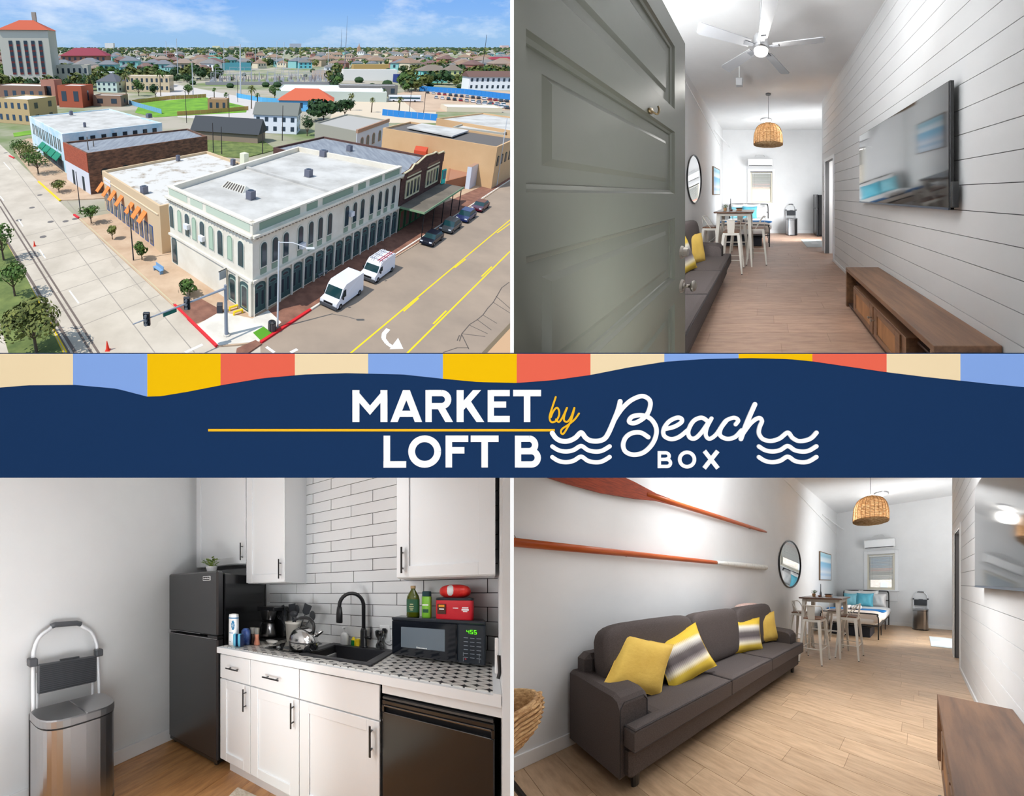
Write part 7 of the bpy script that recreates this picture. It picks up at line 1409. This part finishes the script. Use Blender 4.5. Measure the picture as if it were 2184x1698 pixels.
for i, (px, py, top, lb) in enumerate(((285, 557, 438, 'black street lamp post between the shop and the bench'), (172, 455, 366, 'black street lamp post before the brick warehouse'))): pole('lamp_post', lb, px, py, top, .09, BLACK, 'street light')
t, h = pole('street_light', 'tall pale street lamp at the right end of the brick sidewalk', 1059, 397, 252, .1, GAL, 'street light')
for i, (px, py, top, lb) in enumerate(((197, 402, 292, 'left'), (208, 392, 298, 'right'))): pole('utility_pole', 'weathered utility pole, '+lb+' one of the pair before the brown brick wall', px, py, top, .14, cm_('pole_wood', (110, 98, 84)))
for px, py, top, lb in ((455, 326, 262, 'black utility pole left of the ruined building pair'), (473, 330, 270, 'reddish utility pole beside the black one'), (560, 328, 268, 'black utility pole at the edge of the green yard'), (602, 300, 225, 'dark utility pole before the white gabled house'), (398, 262, 190, 'dark utility pole on the near side of the lawn'), (489, 262, 200, 'dark utility pole behind the kiosk'), (872, 250, 185, 'black leaning pole by the sandy lot, left'), (902, 255, 188, 'black leaning pole by the sandy lot, right'), (507, 218, 170, 'dark pole on the pale lot')): pole('utility_pole', lb, px, py, top, .13, cm_('pole_dark', (58, 52, 50)))
for px, py, top, lb, r in ((380, 168, 82, 'tall pale pole at the left of the substation', .35), (412, 205, 135, 'pale pole behind the lawn', .3), (478, 152, 90, 'grey pole above the teal shed', .35), (513, 200, 94, 'thickest pale pole left of the substation', .5), (545, 135, 92, 'grey pole above the middle of the town', .4), (590, 148, 88, 'wooden tall pole above the substation', .35), (605, 150, 90, 'pale pole beside the wooden one', .35), (699, 150, 92, 'tall pale pole before the townhouses', .35), (313, 132, 100, 'dark mast above the red roofs at left', .5), (356, 130, 88, 'thin mast on the left horizon', .6), (304, 158, 125, 'pale pole left of the motel', .3), (635, 170, 118, 'grey pole at the right of the substation', .3), (1028, 150, 74, 'dark lattice mast at the right horizon', .35), (837, 118, 92, 'thin mast near the right horizon', .6)): pole('tall_pole', lb, px, py, top, r, GAL if 'dark' not in lb else cm_('pole_dark', (58, 52, 50)))
t, h = pole('radio_mast', 'very tall thin radio mast rising above the horizon', 735, 147, 34, .45, cm_('mast_grey', (120, 122, 132)), 'mast', r1=.12)
t, h = pole('lattice_tower', 'dark lattice tower on the horizon left of the radio mast', 727, 104, 62, 4.0, cm_('mast_dark', (86, 92, 104)), 'tower', r1=1)
# substation
P0 = G(580, 178); t = Thing(T_, 'substation', 'grey electrical substation of frames and posts in the middle distance', 'substation', (P0[0], P0[1], 0)); SBM = cm_('substation_grey', (176, 176, 180), .5)
rd = random.Random(9); fr = MB()
for i in range(16):
    for j in range(5):
        x_ = -46+6.1*i+rd.uniform(-.6, .6); y_ = -10+11*j; hh = rd.choice((7, 9, 11)); fr.box((x_-.13, y_-.13, 0), (x_+.13, y_+.13, hh))
        if i < 15 and rd.random() < .75: fr.box((x_, y_-.12, hh-.5), (x_+6.1, y_+.12, hh-.25))
        if rd.random() < .5: fr.box((x_-1, y_-1, 0), (x_+1, y_+1, rd.uniform(1.5, 4)))
t.part('frame', fr, SBM, kind='stuff'); ins = MB()
for i in range(150): x_, y_ = rd.uniform(-46, 46), rd.uniform(-12, 36); ins.cyl((x_, y_, 2), (x_, y_, rd.uniform(3.5, 6.5)), .2, n=5)
t.part('insulator', ins, cm_('insulator', (132, 122, 122)), kind='stuff'); t.part('perimeter_wall', MB().box((-50, -13, 0), (48, -12.7, 2.2)), cm_('substation_wall', (150, 148, 150)))
# small street things
def cone(px, py, label, s=1): P = G(px, py); t = Thing(T_, 'traffic_cone', label, 'traffic cone', (P[0], P[1], 0)); t.part('base', MB().box((-.2*s, -.2*s, 0), (.2*s, .2*s, .04)), cm_('cone_red', (232, 52, 24))); t.part('cone', MB().cyl((0, 0, .04), (0, 0, .95*s), .17*s, .03*s, 12), cm_('cone_red', (232, 52, 24)))
cone(230, 747, 'orange traffic cone on the near street at the bottom edge', 1.05); cone(74, 525, 'small orange traffic cone farther up the street', .85)
t = Thing(T_, 'litter_bin', 'black slatted litter bin beside the corner street lamp', 'litter bin', (*G(580, 708), .15)); t.part('bin', MB().lathe([(.3, 0), (.36, .1), (.36, .95), (.38, 1.0), (.2, 1.12), (0, 1.13)], n=16), BLACK)
sl = MB()
for k in range(14): a = k*2*pi/14; sl.box((.37*cos(a)-.03, .37*sin(a)-.03, .12), (.37*cos(a)+.03, .37*sin(a)+.03, .92))
t.part('slats', sl, cm_('bin_slat', (110, 100, 96)), kind='stuff')
def bench(px, py, rot, label, m): P = G(px, py); t = Thing(T_, 'bench', label, 'bench', (P[0], P[1], .14), rot=rot); t.part('seat', MB().box((-.9, -.25, .42), (.9, .25, .5)), m); t.part('backrest', MB().box((-.9, .22, .55), (.9, .28, .95)), m); t.part('leg', MB().box((-.8, -.22, 0), (-.7, .22, .42)), m); t.part('leg', MB().box((.7, -.22, 0), (.8, .22, .42)), m)
bench(686, 590, radians(45), 'grey street bench against the green storefronts', cm_('bench_grey', (130, 134, 138))); bench(338, 582, radians(-48), 'blue bench on the tan sidewalk', cm_('bench_blue', (120, 160, 196)))
for i, (px, py) in enumerate(((499, 662), (508, 672))):
    t = Thing(T_, 'bollard', ('left', 'right')[i]+' yellow low bollard at the corner doors', 'bollard', (*G(px, py), .15), rot=radians(30)); t.part('rail', MB().tube([(-.5, 0, 0), (-.5, 0, .35), (.5, 0, .35), (.5, 0, 0)], .12, 8), YP)
t = Thing(T_, 'utility_box', 'dark grey utility box by the signal mast', 'box', (*G(469, 668), .14)); t.one(MB().cbox((-.3, -.3, 0), (.3, .3, 1.0), .03), DGREY)
t = Thing(T_, 'small_sign', 'small orange notice on the green corner storefront', 'sign', (*G(557, 642), .6)); t.one(MB().cbox((-.25, -.03, .3), (.25, .03, 1.1), .01), cm_('notice_orange', (240, 150, 30)))
# ---- vegetation
GR1 = mat('foliage_green', (92, 124, 50), .9, noise=(1.2, (1, 1, 1), (50, 78, 30), .35, .65), tint=.12); GR2 = mat('foliage_olive', (126, 130, 62), .9, noise=(1.2, (1, 1, 1), (74, 84, 40), .35, .65), tint=.12); GR3 = mat('foliage_dark', (48, 80, 34), .9, noise=(.8, (1, 1, 1), (30, 54, 26), .35, .65), tint=.12); BRK = cm_('bark', (96, 80, 62))
def tree(name, label, P, h, r, m, seed=1, n=420, leaf=.28, trunk=.35, group=None, tall=1.0):
    rd = random.Random(seed); t = Thing(T_, name, label, 'tree', (P[0], P[1], 0), group=group); th = h*trunk
    tr = MB().cyl((0, 0, 0), (0, 0, th+.3*h), .035*h*.6+.03, .02*h*.6, 6)
    for k in range(4): a = k*1.6+rd.random(); tr.cyl((0, 0, th*.8), (.5*r*cos(a), .5*r*sin(a), th+.4*(h-th)), .02*h*.6, .008*h, 5)
    t.part('trunk', tr, BRK); fo = MB(); cz = th+(h-th)*.5; hh = (h-th)*.5*tall; cl = [(rd.uniform(-.5, .5)*r, rd.uniform(-.5, .5)*r, cz+rd.uniform(-.4, .45)*hh, rd.uniform(.4, .62)) for _ in range(9)]
    for i in range(n):
        c = rd.choice(cl); v_ = np.array([rd.gauss(0, 1), rd.gauss(0, 1), rd.gauss(0, 1)+.2]); v_ /= np.linalg.norm(v_); k = rd.uniform(.8, 1.05)
        p = np.array([c[0]+v_[0]*r*c[3]*k, c[1]+v_[1]*r*c[3]*k, c[2]+v_[2]*hh*c[3]*k]); u = np.cross(v_, [rd.gauss(0, 1), rd.gauss(0, 1), rd.gauss(0, 1)]); u /= np.linalg.norm(u)+1e-9; w_ = np.cross(v_, u)+v_*rd.uniform(-.4, .4); L = leaf*rd.uniform(.6, 1.3)
        fo.add([p-u*L, p-w_*L*.7, p+u*L, p+w_*L*.7], [(0, 1, 2, 3)])
    t.part('foliage', fo, m, kind='stuff'); return t
near = [('small round street tree beside the street edge, lower one by the corner bricks', 405, 632, 598, 1.3, GR1), ('small tree by the blue bench', 303, 556, 514, 1.0, GR1), ('thin shrub tree between the lamp post and shop', 240, 512, 482, .7, GR2), ('street tree before the orange awnings', 195, 478, 434, 1.7, GR1), ('low tree beside the yellow kerb', 126, 412, 385, 1.8, GR2), ('leafy tree nearest the teal awnings', 82, 372, 318, 3.2, GR1), ('tree behind the leafy tree by the teal awnings', 62, 355, 305, 3.3, GR2), ('farthest street tree on the left sidewalk', 44, 338, 298, 3.2, GR1), ('largest olive green tree at the lower left', 78, 752, 628, 3.0, GR2), ('median tree above the largest one', 32, 632, 552, 2.0, GR1), ('median tree at the left edge', 8, 555, 480, 1.8, GR1)]
for i, (lb, px, py, top, r, m) in enumerate(near):
    P = G(px, py); tree('street_tree', lb, P, zat(P, top), r, m, 20+i, 1500 if py > 700 else 700 if r > 3 else 380, .2, .3)
t = Thing(T_, 'planter', 'green potted shrub by the plain wall of the corner building', 'planter', (*G(411, 582), .14)); t.part('pot', MB().lathe([(.25, 0), (.4, .7), (.38, .7)], n=14), cm_('planter_green', (70, 110, 80))); t.part('shrub', MB().soft((0, 0, .85), (.8, .8, .6), 1, 12, 8), mat('grass_bright', (86, 150, 30), .95))
for i, (lb, px, py, top, r, m) in enumerate((('big dark round tree before the blue hall', 690, 258, 210, 7.5, GR3), ('dark tree right of the big round one', 735, 250, 205, 5, GR3), ('dark green tree left of the palms', 586, 212, 180, 3.5, GR1), ('tree by the beige motel left side', 296, 205, 168, 4, GR1), ('tree right of the beige motel', 332, 208, 176, 3.6, GR3), ('bush tree behind the fenced lawn', 402, 205, 178, 3.5, GR1), ('shrubby tree beside the white gabled house', 655, 290, 245, 2.2, GR3), ('olive tree by the yellow house', 972, 176, 158, 4, GR2))):
    P = G(px, py); tree('tree', lb, P, zat(P, top), r, m, 60+i, 520, r*.12, .2)
def palm(label, px, py, top, seed=1, group=None):
    P = G(px, py); h = zat(P, top); rd = random.Random(seed); t = Thing(T_, 'palm_tree', label, 'palm', (P[0], P[1], 0), group=group); t.part('trunk', MB().cyl((0, 0, 0), (.1, 0, h*.82), .28, .2, 7), BRK); fo = MB()
    for k in range(34):
        a = rd.uniform(0, 2*pi); el = rd.uniform(-.7, 1.2); L = h*.24; d = np.array([cos(a)*cos(el), sin(a)*cos(el), sin(el)]); s_ = np.cross(d, [0, 0, 1]); s_ /= np.linalg.norm(s_); b0_ = np.array([.1, 0, h*.82]); mid_ = b0_+d*L*.6+[0, 0, .05*h]; tip = b0_+d*L+[0, 0, -.06*h]; w_ = h*.035
        fo.add([b0_, mid_+s_*w_, tip, mid_-s_*w_], [(0, 1, 2, 3)])
    t.part('fronds', fo, GR2 if seed % 2 else GR1, kind='stuff'); return t
for i, (px, py, top, lb) in enumerate(((536, 232, 182, 'left palm before the substation wall'), (549, 228, 198, 'short palm right of the left one'), (850, 246, 206, 'palm over the bright blue fence'), (818, 214, 190, 'palm before the motor hall'), (792, 240, 208, 'palm at the left end of the blue fence'), (457, 212, 187, 'palm by the kiosk'), (270, 212, 154, 'tall palm right of the green villa'), (343, 205, 148, 'tall palm right of the motel'), (196, 215, 160, 'palm beside the orange brick shop'), (482, 225, 197, 'small palm behind the kiosk'), (747, 236, 198, 'palm among the dark trees'), (1030, 190, 177, 'broad palm before the long white building'))): palm(lb, px, py, top, i+1)
# town and woods towards the horizon: copies of a few kinds
rd = random.Random(21); kinds = []
def rnd_px(y0, y1): return rd.uniform(-30, 1110), y0+(y1-y0)*rd.random()**.8
busy = [(470, 700, 146, 214), (722, 850, 150, 206), (283, 532, 205, 252), (890, 1095, 188, 240), (476, 692, 146, 186), (350, 560, 178, 262)]
def free(px, py):
    if any(a < px < b and c < py < d for a, b, c, d in busy): return False
    P = G(px, py); return all(hypot(P[0]-a, P[1]-b) > c+4 for a, b, c in FOOT)
HK = [('white', (230, 230, 226), (132, 128, 124), 'white-walled house with grey roof'), ('cream', (226, 212, 182), (150, 122, 100), 'cream house with brown roof'), ('teal', (140, 196, 190), (120, 122, 126), 'pale teal house with grey roof'), ('brick', (170, 112, 92), (122, 92, 84), 'brick-coloured house with dark red roof'), ('tan', (206, 180, 150), (152, 132, 116), 'tan house with grey-brown roof')]
hp = {}; spots = []
for i in range(330):
    px, py = rnd_px(112, 158)
    if free(px, py): spots.append((py, px, HK[rd.randrange(5)], rd.choice((0, 40, -35)), rd.uniform(.9, 1.7)))
spots.sort(key=lambda q: -q[0]); far_h = spots[280:]
for py, px, k, rt, s_ in spots[:280]:
    P = G(px, py); lab = k[3]+' among trees towards the horizon'; grp = k[0]+' houses towards the horizon'
    if (k[0], rt) not in hp:
        t = Thing(T_, 'distant_house', lab, 'house', (P[0], P[1], 0), rot=radians(rt), group=grp); t.part('walls', MB().box((-7, -5, 0), (7, 5, 6)), cm_('wall_%d_%d_%d' % k[1], k[1])); t.part('roof', hip(MB(), 14, 10, 6, 9, 1, 1), cm_('roof_%d_%d_%d' % k[2], k[2]))
        for x_ in (-4, 0, 4): t.part('window', MB().box((x_-.8, -5.1, 3), (x_+.8, -4.9, 5)), GLASS)
        hp[(k[0], rt)] = t
    else: o_ = dup(hp[(k[0], rt)], (P[0], P[1], 0), lab, grp); o_.scale = (s_,)*3
tp = {}; spots = []
for i in range(950):
    px, py = rnd_px(109, 200)
    if free(px, py): spots.append((py, px, rd.randrange(3), rd.uniform(.6, 1.35)))
spots.sort(key=lambda q: -q[0]); far_t = spots[290:]
for py, px, k, s_ in spots[:290]:
    P = G(px, py); nm = ('green', 'olive', 'dark green')[k]; lab = nm+' tree between the houses towards the horizon'; grp = nm+' trees towards the horizon'
    if k not in tp: tp[k] = tree('distant_tree', lab, P, 9, 5, (GR1, GR2, GR3)[k], 90+k, 90, 1.3, .12, grp)
    else: o_ = dup(tp[k], (P[0], P[1], 0), lab, grp); o_.scale = (s_,)*3
c0 = G(544, 112)
for kk in range(3):
    mb = MB(); r3 = random.Random(70+kk)
    for py, px, k, s_ in far_t:
        if k != kk: continue
        P = G(px, py)
        for j in range(70):
            v_ = np.array([r3.gauss(0, 1) for _ in range(3)]); v_ /= np.linalg.norm(v_); q = np.array([P[0]-c0[0], P[1]-c0[1], 5.2*s_])+v_*np.array([4.6, 4.6, 3.8])*s_*r3.uniform(.75, 1.1); u = np.cross(v_, [r3.gauss(0, 1) for _ in range(3)]); u /= np.linalg.norm(u)+1e-9; w_ = np.cross(v_, u)
            mb.add([q-u*1.3*s_, q-w_*s_, q+u*1.3*s_, q+w_*s_], [(0, 1, 2, 3)])
    nm = ('green', 'olive', 'dark green')[kk]; t = Thing(T_, 'far_trees', nm+' trees farther off than the single ones, below the horizon', 'trees', (c0[0], c0[1], 0), kind='stuff'); t.one(mb, (GR1, GR2, GR3)[kk])
if far_h:
    mb = MB()
    for py, px, k, rt, s_ in far_h: P = G(px, py); mb.box((P[0]-c0[0]-7*s_, P[1]-c0[1]-5*s_, 0), (P[0]-c0[0]+7*s_, P[1]-c0[1]+5*s_, 6*s_))
    t = Thing(T_, 'far_houses', 'cream houses farther off than the single ones, below the horizon', 'houses', (c0[0], c0[1], 0), kind='stuff'); t.one(mb, cm_('wall_226_212_182', (226, 212, 182)))
def scatter(name, label, cat, m, n, y0, y1, seed, box):
    r2 = random.Random(seed); mb = MB(); c0 = G(544, 110)
    for i in range(n):
        py = y0+(y1-y0)*r2.random()**1.6; P = G(r2.uniform(-40, 1130), py); s_ = r2.uniform(.7, 1.4)*max(.35, 1+(112-py)*.12)
        if box: mb.box((P[0]-c0[0]-7*s_, P[1]-c0[1]-5*s_, 0), (P[0]-c0[0]+7*s_, P[1]-c0[1]+5*s_, 6.5*s_))
        else: mb.soft((P[0]-c0[0], P[1]-c0[1], 4*s_), (16*s_, 16*s_, 11*s_), 1, 7, 4)
    t = Thing(T_, name, label, cat, (c0[0], c0[1], 0), kind='stuff'); t.one(mb, m)
scatter('distant_woods', 'dark green woods along the horizon', 'trees', GR3, 1500, 103.5, 118, 1, False); scatter('distant_scrub', 'olive green woods along the horizon', 'trees', GR2, 700, 104, 122, 2, False)
scatter('distant_rooftops', 'pale rooftops scattered below the horizon', 'houses', cm_('pale_roofs', (214, 206, 196)), 420, 104.5, 117, 3, True); scatter('distant_dark_rooftops', 'grey-brown rooftops scattered below the horizon', 'houses', cm_('brown_roofs', (150, 132, 120)), 300, 105, 120, 4, True)
scatter('town_bushes', 'low dark green bushes between the town buildings', 'bushes', GR3, 120, 120, 190, 5, False)
